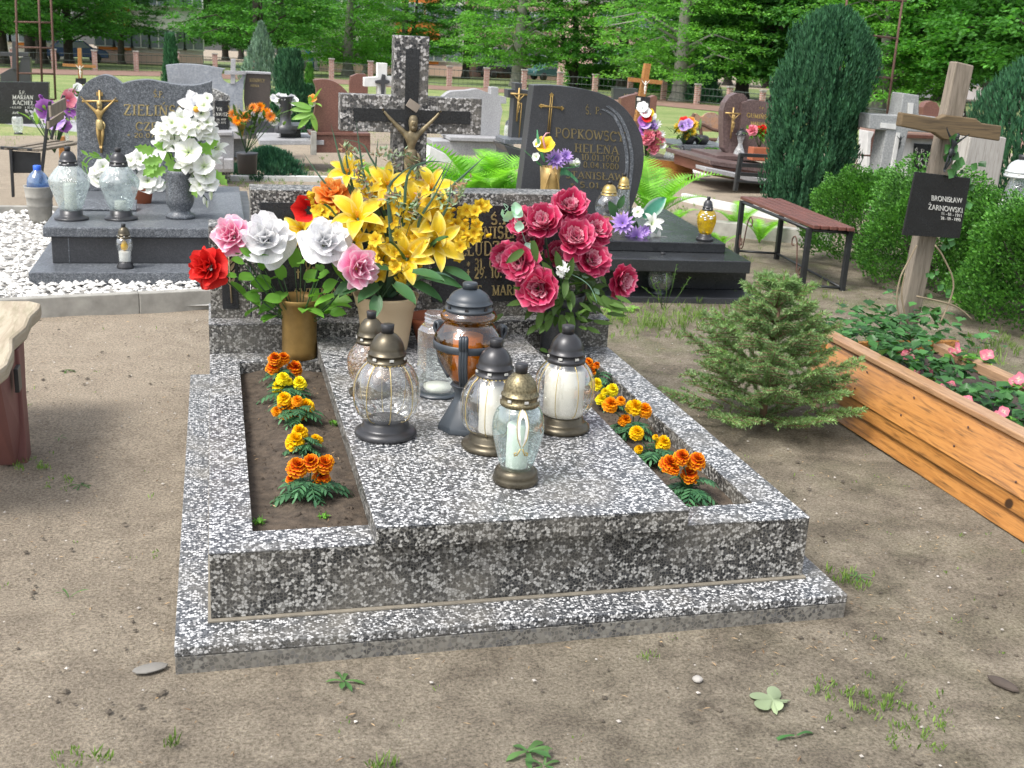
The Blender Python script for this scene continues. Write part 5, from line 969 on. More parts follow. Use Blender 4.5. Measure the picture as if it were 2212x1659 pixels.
for lab, pts in (('white blossoms right of the tall lantern pair, yellow green hearts', [(320, 392, .15), (330, 350, .1), (305, 345, .13), (285, 350, .1), (340, 400, .1), (322, 362, .12)]), ('white blossoms seen between the two tall rough glass lanterns', [(212, 388, .12), (222, 362, .1), (208, 372, .08), (240, 365, .08)])):
    t = thing('artificial_flower', lab, 'flower', pz, 'white artificial flowers in the small terracotta pot'); BL = []; s_ = MB()
    for x, y, s in pts: b_ = MB(); BL.append(b_); h = PY(x, y, p.y-.03); d = tocam(h, rnd(-.4, .4), rnd(.2, .8)); open5(b_, h, d, s, 7, .5, .5, -.5); open5(b_, h+d*.01, d, s*.7, 5, .9, .5, -.6); s_.tube([pz, pz.lerp(h, .5)+Vector((0, 0, .02)), h], .003, 5)
    [q_.build('bloom', WHG, t) for q_ in BL]; s_.build('stalk', STEM, t)
t = thing('artificial_greenery', 'curled pale tendrils and fine fern leaf left of the right tall lantern', 'leaves', pz, 'white artificial flowers in the small terracotta pot'); mb = MB()
for o_ in (0, 8): mb.tube(smooth([PY(x+o_, y+o_*.5, p.y) for x, y in ((215, 390), (188, 378), (178, 355), (190, 338), (212, 338))], 5), .003, 4)
for x, y in ((190, 335), (207, 340), (215, 338), (190, 360)): mb.petal(frame(PY(x, y, p.y), (-1, 0, .8), (0, -1, 0)), .05, .02, .2, .4, 3, 2, point_s)
for k in range(26): q = PY(225+k*1.2, 350-k*.4, p.y+.03); mb.petal(frame(q, (rnd(-.5, .5), 0, rnd(-1, 1)), (0, -1, 0)), .045, .008, .2, .1, 2, 1, point_s)
for x, y, dx in ((290, 330, .8), (318, 402, 1)): blade_leaf(mb, PY(x, y, p.y), (dx, -.2, .6), .15, .03)
mb.build('fern_foliage', LIME, t)
p = at(232, 455, zpz); t = thing('stone_plaque', 'small grey speckled book shaped plaque between the two tall lanterns', 'plaque', p); q = Matrix.Translation(p) @ Matrix.Rotation(.35, 4, 'X'); MB().box(-.17, -.02, .0, .17, .11, .02, M=q).build('slab', GRY, t, .003)
# concrete pot with the blue bottle
p = at(88, 470, .08); t = thing('concrete_pot', 'ringed grey concrete pot at the back left corner of the pebbles', 'pot', (p.x, p.y, .04)); OFF[t] = Vector()
MB().lathe([(0, 0), (.05, 0), (.075, .04), (.082, .12), (.086, .125), (.084, .135), (.086, .18), (.092, .185), (.09, .195), (.095, .25), (.1, .262), (.092, .262), (.085, .25), (.075, .1), (0, .1)], seg=30).build('body', CON, t)
b_ = thing('water_bottle', 'blue plastic water bottle standing in the ringed concrete pot', 'bottle', (p.x-.0, p.y+.0, .145)); OFF[b_] = Vector()
MB().lathe([(0, 0), (.068, 0), (.072, .01)]+[(.073+.003*(i % 2), .02+.012*i) for i in range(15)]+[(.07, .21), (.05, .24), (.028, .262), (.025, .27)], seg=28, cap=False).build('body', BOTB, b_); MB().lathe([(.026, .262), (.027, .268), (.027, .295), (.024, .298), (0, .298)], seg=18).build('cap', M_plain('blue_cap', (.03, .12, .6), .4), b_)
# slatted metal bench behind, at the far left
bn = thing('bench', 'dark metal bench with worn slats behind the ringed concrete pot', 'bench', G(45, 425)); BY = bn.location.y
def bx(x0, y0, x1, y1, Y, th, mat, name, par, bev=.003): stone([(x0, y0), (x1, y0), (x1, y1), (x0, y1)], Y, th, mat, name, par, bev)
YB = 6.9
stone([(19, 322), (26, 322), (31, 426), (25, 426)], YB, .035, IRON, 'leg', bn); stone([(24, 326), (88, 330), (88, 374), (28, 374)], YB+.05, .01, IRON, 'end_panel', bn); stone([(0, 316), (85, 322), (85, 328), (0, 323)], YB, .03, IRON, 'seat_rail', bn)
stone([(83, 395), (104, 219), (111, 219), (90, 400)], YB+.02, .035, IRON, 'back_post', bn); stone([(107, 300), (134, 205), (141, 207), (113, 302)], YB+.5, .035, IRON, 'back_post', bn)
for k, (x, y) in enumerate(((8, 318), (38, 320), (68, 321))): a = PY(x, y, YB); b2 = PY(x+22, y+6, YB); MB().prism([a, Vector((b2.x, b2.y, a.z)), Vector((b2.x+.26, b2.y+.65, a.z)), Vector((a.x+.26, a.y+.65, a.z))], (0, 0, -.02)).build('seat_slat', GRW, bn, .003)
for (x0, y0, x1, y1, h_) in ((104, 228, 137, 211, 22), (100, 262, 133, 240, 14)): A = PY(x0, y0, YB+.02); B = PY(x1, y1, YB+.5); MB().prism([A, B, B-Vector((0, 0, h_*.0041)), A-Vector((0, 0, h_*.0041))], (.02, -.01, 0)).build('back_slat', GRW, bn, .003)

# ================================================================== BLACK GRAVE AT THE RIGHT BACK
pg = thing('gravestone', 'tall black headstone with curved ribbed right side, thin gold cross and gold lettering', 'grave', (2.5, 4, 0))
pr_ = at(1623, 565, .27); PX1 = pr_.x; PYf = pr_.y; PX0 = PX1-1.12
bb = at(1594, 626, .03); bf = at(1590, 645, .03); RT = [block(PX0-.02, bf.y, -.03, PX1+.17, 5.4, .03, BLK2, 'base_slab', pg)]
RT += [block(PX0+.06, bb.y, .031, bb.x+.01, 5.3, .195, BLK, 'grave_box', pg), block(PX0, PYf, .1955, PX1, 5.3, .27, M_granite('polished_black_granite', (.02, .022, .025), (.03, .033, .036), (.06, .063, .066), 260, .07), 'cover_slab', pg, .006)]
r2 = at(1561, 527, .33); HY = 4.72; RT += [block(PX0+.12, r2.y, .2705, r2.x, HY+.35, .33, BLK, 'upper_slab', pg, .005)]
Mr = Matrix.Translation((PX1, PYf, 0)) @ Matrix.Rotation(radians(-6), 4, 'Z') @ Matrix.Translation((-PX1, -PYf, 0))
for o_ in RT: o_.data.transform(Matrix.Translation(-OFF[o_]) @ Mr @ Matrix.Translation(OFF[o_]))
ft = lambda x: foot(x, HY, .331)
cur = [(p.x, p.y) for p in smooth([(1153, 184), (1190, 184), (1240, 189), (1290, 199), (1330, 217), (1362, 248), (1385, 290), (1391, 330), (1388, 370), (1376, 420), (1366, 446)], 4)]
bx_, by_ = ft(1118); hp_ = stone(cur+[ft(1362), (bx_, by_)], HY, .13, BLK2, 'headstone', pg, .004)
for i, (da, w_) in enumerate(((4, 7), (15, 7))):
    pts = smooth([(1320-da, 226+da*.6), (1345-da, 250), (1362-da, 285), (1372-da, 330), (1372-da, 370), (1364-da, 425)], 4); P = [PY(q.x, q.y, HY-.004) for q in pts]; Q = [PY(q.x-w_, q.y+1.5, HY-.004) for q in pts]
    MB().prism(P+Q[::-1], (0, .0035, 0)).build('ribbed_band', GRY, hp_, .001)
letter([('Ś.', 1265, 246, 1276, 247, 16), ('P.', 1286, 246, 1298, 247, 15), ('POPKOWSCY', 1199, 296, 1350, 306, 20), ('HELENA', 1241, 328, 1338, 334, 18), ('10.01.1900', 1256, 345, 1337, 350, 13), ('8.04.1980', 1260, 361, 1336, 366, 12), ('STANISŁAW', 1222, 384, 1348, 390, 15), ('* 5.01.', 1232, 404, 1300, 407, 12)], HY, M_plain('tarnished_gold_lettering', (.24, .19, .09), .5, .35), hp_, bold=.13)
mb = MB(); o_ = HY-.008
for a, b in (((1194, 207), (1186, 300)), ((1190, 207), (1182, 300)), ((1168, 230), (1214, 232)), ((1168, 226), (1214, 235))): mb.tube([PY(*a, o_), PY(*b, o_)], .0035, 4)
for x, y in ((1192, 205), (1169, 229), (1214, 234)): mb.prism([PY(x-5, y, o_), PY(x, y-5, o_), PY(x+5, y, o_), PY(x, y+5, o_)], (0, .006, 0))
mb.build('gold_cross', M_plain('tarnished_gold', (.3, .2, .06), .45, .4), hp_)
zt_ = .331
p = at(1180, 470, zt_); VY = 3.9
vloc = PY(1180, 520, 3.75); vloc.z = .271; tvp = thing('flower_vase', 'gold tulip relief vase in front of the black headstone', 'vase', vloc); OFF[tvp] = Vector()
hgt_ = PY(1180, 360, vloc.y).z-vloc.z; MB().lathe([(0, 0), (.05, 0), (.055, .02), (.046, hgt_*.5), (.055, hgt_*.85), (.062, hgt_), (.055, hgt_), (.04, hgt_*.5), (0, hgt_*.4)], seg=28).build('body', M_plain('gold_vase_paint', (.42, .28, .1), .45, .35, .25, 9), tvp)
mb = MB()
for s_ in (-1, 1): mb.tube(smooth([Vector((.012*s_+.03*s_*sin(u*3), -.052-.006*u, hgt_*(.45+.5*u))) for u in (0, .25, .5, .75, 1)], 3), .005, 5)
mb.build('relief', CORG, tvp)
vm2 = vloc+Vector((0, 0, hgt_*.9)); Yq = vloc.y-.03; g = 'artificial flowers in the gold tulip relief vase'
for lab, x, y, s, mt, mk, dx, dz in (('yellow flower with long pink pistil above the gold relief vase', 1178, 318, .11, YELS, 'o', -.1, .9), ('lilac aster right of the yellow flower', 1200, 345, .12, PURP, 's', .2, .5), ('darker lilac aster at the far right of the gold vase', 1222, 338, .09, PURP, 's', .5, .6), ('cream yellow bud pointing right over the lettering', 1240, 352, .09, WHG, 'b', 1, .2), ('small white blossoms at the left of the gold vase', 1159, 340, .05, WHG, 'o', -.5, .4), ('small white blossoms lower left of the gold vase', 1162, 310, .05, WHG, 'o', -.5, .4)):
    h = PY(x, y, Yq); d = tocam(h, dx, dz); flower('artificial_flower', lab, 'flower', g, vm2, h, lambda m: {'o': lambda: open5(m, h, d, s, 6, .8, .5, -.4), 's': lambda: star(m, h, d, s, 14), 'b': lambda: [bud(m, h-d*.03, d, s*1.2), open5(m, h, d, s*.7, 5, 1., .4, -.3)]}[mk](), mt, sr=.002)
t = thing('artificial_greenery', 'striped and fern like green leaves around the gold relief vase', 'leaves', vm2, g); mb = MB()
for a, b, L in (((1165, 330), (-.5, -.1, 1.3), .13), ((1150, 340), (-1, -.1, .5), .07), ((1205, 365), (1, -.2, 0), .13), ((1175, 350), (-.3, -.2, .5), .08), ((1180, 355), (.3, -.3, .3), .08), ((1170, 360), (-.4, -.3, .2), .07)): blade_leaf(mb, PY(*a, Yq), b, L, L*.3, .3)
A = PY(1205, 362, Yq); B = PY(1246, 388, Yq)
for k in range(13):
    q = A.lerp(B, k/12)+Vector((0, 0, .02*sin(k/12*pi))); mb.petal(frame(q, (.25, -.1, -1), (0, -1, 0)), .05*(1-k/20), .014, 0, .1, 3, 2, point_s)
mb.build('leaves', M_leaf('sea_green_leaf', (.05, .22, .12), (.12, .36, .2), .3), t); mb = MB(); mb.tube(smooth([PY(x, y, Yq) for x, y in ((1177, 330), (1176, 312), (1172, 298), (1182, 287), (1187, 288))], 4), [.004]*16+[.003], 5) if 0 else mb.tube([PY(x, y, Yq-.02) for x, y in ((1179, 328), (1175, 310), (1173, 298), (1180, 288), (1188, 287))], [.006, .006, .005, .004, .002], 6); mb.build('pistil', M_plain('pink_pistil', (.6, .3, .32), .5), t)
def lant_px(label, x, yb, yt, z, wpx, base, body, lp, mats, name='grave_lantern', **k):
    p = at(x, yb, z); m_ = mpp(p); H = 0.
    lo, hi = 0., 3.
    q = Vector((p.x, p.y, z))
    for _ in range(40):
        mid = (lo+hi)/2; v = Vector((p.x, p.y, z+mid))-C; yy = 829.5-F*v.dot(CU)/v.dot(CF)
        if yy > yt: lo = mid
        else: hi = mid
    return lantern(name, label, (p.x, p.y, z+.0005), lo, wpx*m_/2, base, body, lp, mats, **k)
G_rnd = [(.4, .16), (.75, .2), (.97, .33), (1, .44), (.92, .56), (.7, .66), (.55, .69)]; G_egg = [(.55, .14), (.72, .2), (.95, .38), (1, .48), (.9, .6), (.7, .68)]
lant_px('clear glass lantern with gold lid in front of the black headstone', 1311, 484, 391, zt_, 58, B_std, G_rnd, (.6, .66), (CORG, GLS, M_plain('gold_lid', (.45, .33, .12), .35, .6)))
lant_px('narrow cut glass lantern with gold lid behind the round clear one', 1342, 474, 374, zt_, 34, B_std, [(.9, .14), (.95, .2), (.8, .5), (.7, .68)], (.75, .66), (CORG, GLC, M_plain('gold_lid2', (.45, .33, .12), .35, .6)))
tly = lant_px('yellow glass lantern with white flower pattern on the black cover slab', 1522, 518, 425, zt_, 41, B_std, G_egg, (.56, .68), (DKM, GLY, DKM)); mb = MB()
H_ = .25
for k in range(13):
    a = -1.57-.26+rnd(-.9, .9); z = .125+rnd(0, .05); r = .058; c_ = Vector((r*cos(a), r*sin(a), z)); mb.lathe([(0, .004), (.006, .002), (.008, 0)], seg=8, M=zframe((0, 0, 0), (cos(a), sin(a), 0), 0) @ Matrix.Diagonal((1, .6, 1, 1)), o=c_)
mb.build('flower_pattern', WHP, tly)
lant_px('round crackle glass lantern with grey lid on the lower step of the black grave', 1424, 634, 545, .031, 54, [(0, 0), (.6, 0), (.62, .02), (.3, .08), (.3, .1), (0, .1)], [(.3, .08), (.75, .13), (.98, .28), (1, .38), (.9, .53), (.6, .63), (.5, .66)], (.55, .64), (GPL, GLC, IRON))
lant_px('small brass lidded lantern at the left foot of the black grave, by the drooping peony', 1362, 628, 578, .031, 24, B_std, G_egg, (.7, .68), (BRASS, GLS, CORG))
# lilac and white arrangement
A0 = at(1370, 530, .271); YA = A0.y+.02; g = None
t = thing('flower_arrangement', 'lying arrangement of lilac and cream flowers with a big variegated leaf on the black slab', 'flower arrangement', A0); mb = MB()
for x, y, s, dx, dz in ((1345, 483, .15, -.2, .7), (1375, 512, .14, 0, .5), (1392, 500, .09, .3, .4)):
    b_ = MB(); h = PY(x, y, YA-.05); star(b_, h, tocam(h, dx, dz), s, 13); b_.build('bloom', PURP, t)
for x, y, s, dx, dz in ((1412, 480, .13, .5, .7), (1420, 520, .13, .4, .1), (1352, 540, .0, 0, 0), (1378, 458, .06, 0, .9)):
    if s: b_ = MB(); h = PY(x, y, YA-.05); (lily(b_, h, tocam(h, dx, dz), s*.7) if s > .1 else open5(b_, h, tocam(h), s*1.1)); b_.build('bloom', WHG, t)
blade_leaf(mb, PY(1388, 468, YA), (1, .1, .75), .2, .1, -.3, up=(0, -1, .2), nu=7); mb.build('leaf', M_petal('variegated_leaf', [(0, (.05, .2, .12)), (1, (.12, .42, .3))], .2, edge=(.7, .8, .7)), t)
mb = MB()
for x, y, dx, dz, L in ((1330, 470, -.4, .8, .12), (1325, 490, -.8, .3, .12), (1345, 520, -.6, -.6, .12), (1370, 540, .1, -.5, .12), (1335, 450, .3, .9, .09), (1390, 545, .8, -.3, .12), (1358, 480, .2, .5, .09), (1395, 490, .3, .3, .09), (1335, 535, -.8, -.2, .1), (1365, 500, 0, .2, .1)): blade_leaf(mb, PY(x, y, YA+.02), (dx, -.3, dz), L, L*.5, -.5, up=(0, -1, .3))
mb.build_each('leaf', DKL, t)

# ================================================================== SLATTED BENCH ON THE RIGHT
bp_ = [G(1605, 548), G(1665, 555), G(1732, 620), G(1805, 628)]; br = thing('bench', 'black steel bench with five maroon wooden slats, no backrest', 'bench', bp_[2])
def legto(b, x, y, w=.02, name='leg'):
    lo, hi = .1, .9
    for _ in range(40):
        m_ = (lo+hi)/2; v = b+Vector((0, 0, m_))-C; yy = 829.5-F*v.dot(CU)/v.dot(CF); lo, hi = (m_, hi) if yy > y else (lo, m_)
    return lo
zb_ = .39; bl = [Vector((b.x, b.y, 0)) for b in bp_]
# regular frame: two ends
e0, e1 = bl[0], bl[1]; e2, e3 = bl[2], bl[3]; e0 = Vector((3.80, 5.12, 0)); e1 = Vector((4.08, 5.02, 0)); e2 = Vector((3.72, 3.95, 0)); e3 = Vector((3.96, 3.86, 0))
for a, b in ((e0, e1), (e2, e3)):
    for q in (a, b): block(q.x-.016, q.y-.016, -.05+gz(q.y), q.x+.016, q.y+.016, zb_, IRON, 'leg', br, .002)
    MB().tube([a+Vector((0, 0, zb_-.012)), b+Vector((0, 0, zb_-.012))], .012, 4).build('cross_rail', IRON, br)
    MB().tube([a+Vector((0, 0, .015)), b+Vector((0, 0, .015))], .009, 4).build('foot_rail', IRON, br)
for a, b in ((e0, e2), (e1, e3)): MB().tube([a+Vector((0, 0, zb_-.01)), b+Vector((0, 0, zb_-.01))], .012, 4).build('side_rail', IRON, br)
MB().tube([e1+Vector((0, 0, .015)), e3+Vector((0, 0, .015))], .009, 4).build('foot_rail', IRON, br)
for k in range(5):
    u = (k+.5)/5; a = e0.lerp(e1, u*1.06-.03); b = e2.lerp(e3, u*1.06-.03); d = (b-a).normalized(); n = Vector((-d.y, d.x, 0))*.023; a = a-d*.05; b = b+d*.06
    MB().prism([Vector((p.x, p.y, zb_+.004)) for p in (a+n, b+n, b-n, a-n)], (0, 0, .024)).build('seat_slat', RDW, br, .004)
mb = MB()
for q0, q1, zz in ((e0, e2, .26), (e2, e0, .26)):
    d = (q1-q0).normalized(); o_ = q0+d*.03
    mb.tube(smooth([o_+d*u+Vector((0, 0, v)) for u, v in ((.0, .1), (.02, .05), (.07, .06), (.09, .13), (.12, .25), (.16, .3), (.2, .28), (.2, .24), (.17, .24))], 4), .005, 5); mb.tube(smooth([o_+d*u+Vector((0, 0, v)) for u, v in ((.03, .12), (.05, .09), (.035, .07), (.01, .09), (.0, .14))], 4), .005, 5)
mb.build('scroll', RUST, br)

# ================================================================== PLANK PLANTER, LEANING CROSS, IVY, BEGONIAS
pl = thing('grave_planter', 'long orange stained plank box filled with garden soil, leaning cross at its head', 'planter', (2.9, 1.2, 0)); x0 = 2.56; hP = .25
MB().prism([(x0, -1.2, .125), (x0, 1.75, .125), (x0+.1, 1.75, .27), (x0+.1, -1.2, .27)], (.025, 0, 0)).build('plank', ORW, pl, .003)
MB().prism([(x0-.015, -1.2, .0), (x0-.015, 1.75, .0), (x0+.02, 1.75, .065), (x0+.02, -1.2, .065)], (.025, 0, 0)).build('plank', ORW, pl, .006); MB().prism([(x0-.004, -1.2, .067), (x0-.004, 1.75, .067), (x0+.012, 1.75, .124), (x0+.012, -1.2, .124)], (.025, 0, 0)).build('plank', ORW, pl, .008)
MB().prism([(x0+.075, -1.2, .27), (x0+.075, 1.8, .27), (x0+.138, 1.8, .274), (x0+.138, -1.2, .274)], (0, 0, .022)).build('top_rail', M_wood('worn_rail', (.4, .24, .13), (.33, .18, .09), (.18, .1, .05), (20, 2.2, 30), .45, False, .3), pl, .004)
MB().box(x0+.02, 1.752, 0, x0+.76, 1.78, .25).build('plank', ORW, pl, .003); MB().box(x0+.62, -1.2, .2, x0+.68, 1.75, .24).build('far_rail', M_wood('far_rail_wood', (.4, .25, .14), (.3, .18, .1), (.15, .1, .06), (20, 2.2, 30), .6, False), pl, .003)
nl_ = MB()
for k in range(9):
    for zz_, xx_ in ((.1, .012), (.16, .02), (.23, .065)): nl_.lathe([(0, .003), (.004, .002), (.005, 0)], seg=8, M=Matrix.Rotation(-pi/2, 4, 'Y'), o=(x0+xx_, -1.0+k*.33+.01*k, zz_))
nl_.build_each('nail', RUST, pl)
xs_ = np.linspace(x0+.12, x0+.63, 16); ys_ = np.linspace(-1.2, 1.75, 60)
MB().add([(x, y, .2+.02*mn.noise(Vector((x*8, y*8, 2)))) for y in ys_ for x in xs_], [(j*16+i, j*16+i+1, (j+1)*16+i+1, (j+1)*16+i) for j in range(59) for i in range(15)], smooth=True).build('soil', M_plain('dark_garden_soil', (.045, .033, .027), .95, var=.4, sc=30, bmp=1., bsc=60), pl)
mb = MB(); mr = MB(); g = 'ivy and begonias in the plank planter'
def ivyleaf(mb, p, d, s, up=(0, 0, 1)): mb.petal(frame(p, d, up), s, s*.95, -.5, .25, 4, 4, lambda u: (.25+math.sin(min(1, u*1.02)*pi)*.85)*(1+.15*sin(u*16)))
ti = thing('ivy', 'dark ivy creeping along the inner edge of the plank box and up the leaning cross', 'ivy', (3.3, 1.9, .2)); mb = MB(); ms = MB()
for _ in range(720):
    u = rnd(0, 1); y = 1.95-2.3*u**1.3+rnd(-.1, .1); x = 2.66+.2*u+rnd(-.04, .2)+max(0, (y-1.4))*rnd(0, .9); z = .22+rnd(0, .1)*(1 if y < 1.2 else 1.4); ivyleaf(mb, Vector((x, y, z)), (rnd(-1, 1), rnd(-1, .4), rnd(-.3, .6)), rnd(.03, .055))
for _ in range(260): p = Vector((3.2+rnd(-.35, .35), 2.05+rnd(-.35, .4), 0)); p.z = .03+rnd(0, .34)*(1-abs(p.x-3.3)*1.4); ivyleaf(mb, p, (rnd(-1, 1), rnd(-1, .3), rnd(-.3, .6)), rnd(.03, .06))
CY = 2.2; cfoot = PY(1950, 715, CY); ctop = PY(2082, 140, CY)
for k in range(46): u = rnd(.05, .75)**1.2; p = cfoot.lerp(ctop, u)+Vector((.05+rnd(-.02, .12), -.05, rnd(-.05, .05))); ivyleaf(mb, p, (rnd(-1, 1), -.5, rnd(-1, .6)), rnd(.02, .045), (0, -1, .2))
for x, y in ((2050, 325), (2055, 345), (2042, 350), (2062, 370), (2040, 330), (2068, 360), (2055, 310), (2060, 380)): ivyleaf(mb, PY(x, y, CY-.08), (rnd(-.5, 1), -.2, rnd(0, 1)), .05, (0, -1, .2))
mb.build('leaves', IVY, ti, kind='stuff')
for pts in ([(1945, 690), (1937, 650), (1945, 600), (1965, 560), (1980, 530)], [(2030, 700), (2060, 620), (2040, 560), (2020, 530)], [(1980, 640), (2060, 660), (2100, 690)], [(1960, 700), (1948, 640), (1955, 590)]): ms.tube(smooth([PY(x, y, CY-.07) for x, y in pts], 5), .0045, 5)
ms.build_each('vine', M_plain('vine_bark', (.25, .2, .13), .8), ti)
for lab, x, y in (('pink begonia nearest the leaning cross in the plank box', 1955, 775), ('pink begonia at the far rail of the plank box', 2110, 775), ('pink begonia in the middle of the plank box', 2030, 845), ('pink begonia near the right edge in the plank box', 2150, 905), ('pink begonia at the picture edge by the far rail', 2190, 825), ('pink begonia left of the one in the middle of the box', 1985, 810), ('pink begonia right of the middle, by the bare soil', 2085, 880), ('pink begonia behind, near the far corner of the box', 2060, 760)):
    p = at(x, y+25, .2); t = thing('begonia_plant', lab, 'begonia', p, 'pink begonias in the plank box'); b_ = MB(); l_ = MB()
    for k in range(11): a = k*2.4; ivyleaf(l_, p+Vector((cos(a)*.02, sin(a)*.02, rnd(.01, .05))), (cos(a), sin(a), rnd(.1, .7)), rnd(.035, .05))
    for k in range(4): h = p+Vector((rnd(-.025, .025), rnd(-.03, .01), rnd(.05, .08))); open5(b_, h, (rnd(-.5, .5), -.8, .6), rnd(.025, .042), 4, .4, .7, -.3)
    b_.build('bloom', M_petal('begonia_pink'+str(x), [(0, (.8, .75, .6)), (.4, (.8, .3, .35)), (1, (.8, .2, .3))], .3), t); l_.build('leaf', ROSEL, t)
wc = thing('wooden_cross', 'leaning weathered wooden cross with black name plate and dark crucified figure', 'cross', cfoot)
ax = (ctop-cfoot).normalized()
MB().prism([PY(1936, 740, CY), PY(1975, 740, CY), PY(2105, 142, CY), PY(2067, 133, CY)], (.0, .06, 0)).build('post', GRW, wc, .006)
arm = [(1950, 243), (2028, 256), (2045, 248), (2108, 256), (2122, 266), (2165, 272), (2160, 305), (2070, 292), (2055, 304), (2040, 302), (2020, 288), (1945, 273)]
MB().prism([PY(x, y, CY-.045) for x, y in arm], (0, .044, 0)).build('crossbeam', BRW, wc, .006)
corpus(wc, PY(2036, 372, CY-.075), .19, CORD, None, tilt=.22)
plq = [(1978, 371), (2097, 385), (2073, 515), (1950, 508)]
MB().prism([PY(x, y, CY-.07) for x, y in plq], (0, .012, 0)).build('name_plate', M_plain('black_plate', (.012, .014, .016), .25), wc, .001)
letter([('BRONISŁAW', 2012, 433, 2078, 439, 12), ('ŻARNOWSKI', 2005, 452, 2078, 460, 12), ('11 - 01 - 1911', 2034, 464, 2076, 469, 7), ('28 - 09 - 1990', 2032, 474, 2074, 478, 7)], CY-.0705, SILV, wc, sans=True)

# ================================================================== SHRUBS
def bush(name, label, cat, c, rx, ry, h, mat, n, L, W, lump=.22, group=None, z0=0., up=.5, shape=1.):
    t = thing(name, label, cat, c, group); c = Vector(c); P = []; D = []; NN = []
    from mathutils import noise as mn_
    sd_ = rnd(0, 50)
    for _ in range(n):
        a = rnd(0, 2*pi); v = rnd(0, 1)**.85; ph = v*pi*.5*1.0; rr = cos(ph)**.55; zz = sin(ph)**shape
        k = 1+lump*mn_.noise(Vector((cos(a)*2.2+sd_, sin(a)*2.2, zz*3)))+lump*.5*mn_.noise(Vector((cos(a)*6+sd_, sin(a)*6, zz*8)))
        dep = 1-abs(random.gauss(0, .1)); x = cos(a)*rr*rx*k*dep; y = sin(a)*rr*ry*k*dep; z = h*(zz*k*dep if v > .08 else zz+rnd(0, .1)); low = min(1, .72+z/h*1.1); x *= low; y *= low
        P.append((c.x+x, c.y+y, c.z+z+z0)); D.append((cos(a)+rnd(-.7, .7), sin(a)+rnd(-.7, .7), up+rnd(-.5, 1))); NN.append((rnd(-1, 1), rnd(-1, 1), rnd(-.2, 1.4)))
    mb = MB(); mb.leaves(P, D, NN, np.random.RandomState(3).uniform(.7, 1.3, n)*L, np.random.RandomState(4).uniform(.8, 1.2, n)*W); mb.build('foliage', mat, t)
    s_ = MB()
    for k in range(9): a = k*.7; s_.tube([c, c+Vector((cos(a)*rx*.3, sin(a)*ry*.3, h*.4)), c+Vector((cos(a)*rx*.55, sin(a)*ry*.55, h*.75))], [.014, .008, .003], 5)
    s_.build('stem', BARK, t); return t
gB = 'clipped boxwood bushes behind the plank planter'
bush('boxwood_bush', 'broad box bush touching the end of the slatted bench', 'bush', (4.7, 4.85, 0), .46, .44, .62, BOX, 26000, .022, .014, .3, gB); bush('boxwood_bush', 'box bush in the middle, directly behind the black name plate', 'bush', (4.6, 3.95, 0), .44, .42, .68, BOX, 26000, .022, .014, .32, gB)
bush('boxwood_bush', 'box bush standing closest to the far rail of the plank planter', 'bush', (4.72, 2.95, 0), .5, .48, .66, BOX, 30000, .024, .017, .34, gB); bush('boxwood_bush', 'low box bush filling the gap behind the black name plate', 'bush', (4.95, 3.6, 0), .4, .4, .6, BOX, 14000, .024, .014, .3, gB)
def conifer(name, label, c, R, H, n, mat, L, W, prof, lump=.25, lean=0., cat='conifer', trunk=True):
    t = thing(name, label, cat, c); c = Vector(c); P = []; D = []; NN = []; from mathutils import noise as mn_; sd_ = rnd(0, 90)
    for _ in range(n):
        a = rnd(0, 2*pi); v = rnd(0, 1); r = prof(v)*R; k = 1+lump*mn_.noise(Vector((cos(a)*3+sd_, sin(a)*3, v*3.2)))+lump*.9*mn_.noise(Vector((cos(a)*9+sd_, sin(a)*9, v*7)))
        dep = 1-abs(random.gauss(0, .09)); P.append((c.x+cos(a)*r*k*dep+lean*v*H, c.y+sin(a)*r*k*dep, c.z+v*H*(1+.02*rnd(-1, 1)))); D.append((cos(a)*.35+rnd(-.25, .25), sin(a)*.35+rnd(-.25, .25), 1)); NN.append((cos(a)+rnd(-.7, .7), sin(a)+rnd(-.7, .7), rnd(-.3, .6)))
    mb = MB(); q = np.random.RandomState(5); mb.leaves(P, D, NN, q.uniform(.6, 1.5, n)*L, q.uniform(.7, 1.3, n)*W); mb.build('foliage', mat, t)
    MB().tube([c, c+Vector((lean*H*.5, 0, H*.5)), c+Vector((lean*H, 0, H*.95))], [R*.1, R*.06, .01], 7).build('trunk', BARK, t); return t
cth = G(1735, 478); conifer('thuja', 'tall dense dark green thuja behind the slatted bench', cth+Vector((.2, .45, -.05)), .41, 1.95, 42000, THU, .05, .019, lambda v: (.56+.46*sin(min(1, v/.42)*pi/2))*(1 if v < .45 else math.sqrt(max(.004, 1-((v-.45)/.55)**3.1))), .42, .06)
conifer('thuja', 'wide thuja directly behind the silver lantern and the pale wooden pillar', G(2300, 520)+Vector((.0, .6, 0)), .6, 1.7, 16000, THU, .06, .022, lambda v: (.7+.3*sin(v*pi))*(1 if v < .6 else max(.05, 1-((v-.6)/.4)**2)), .25)
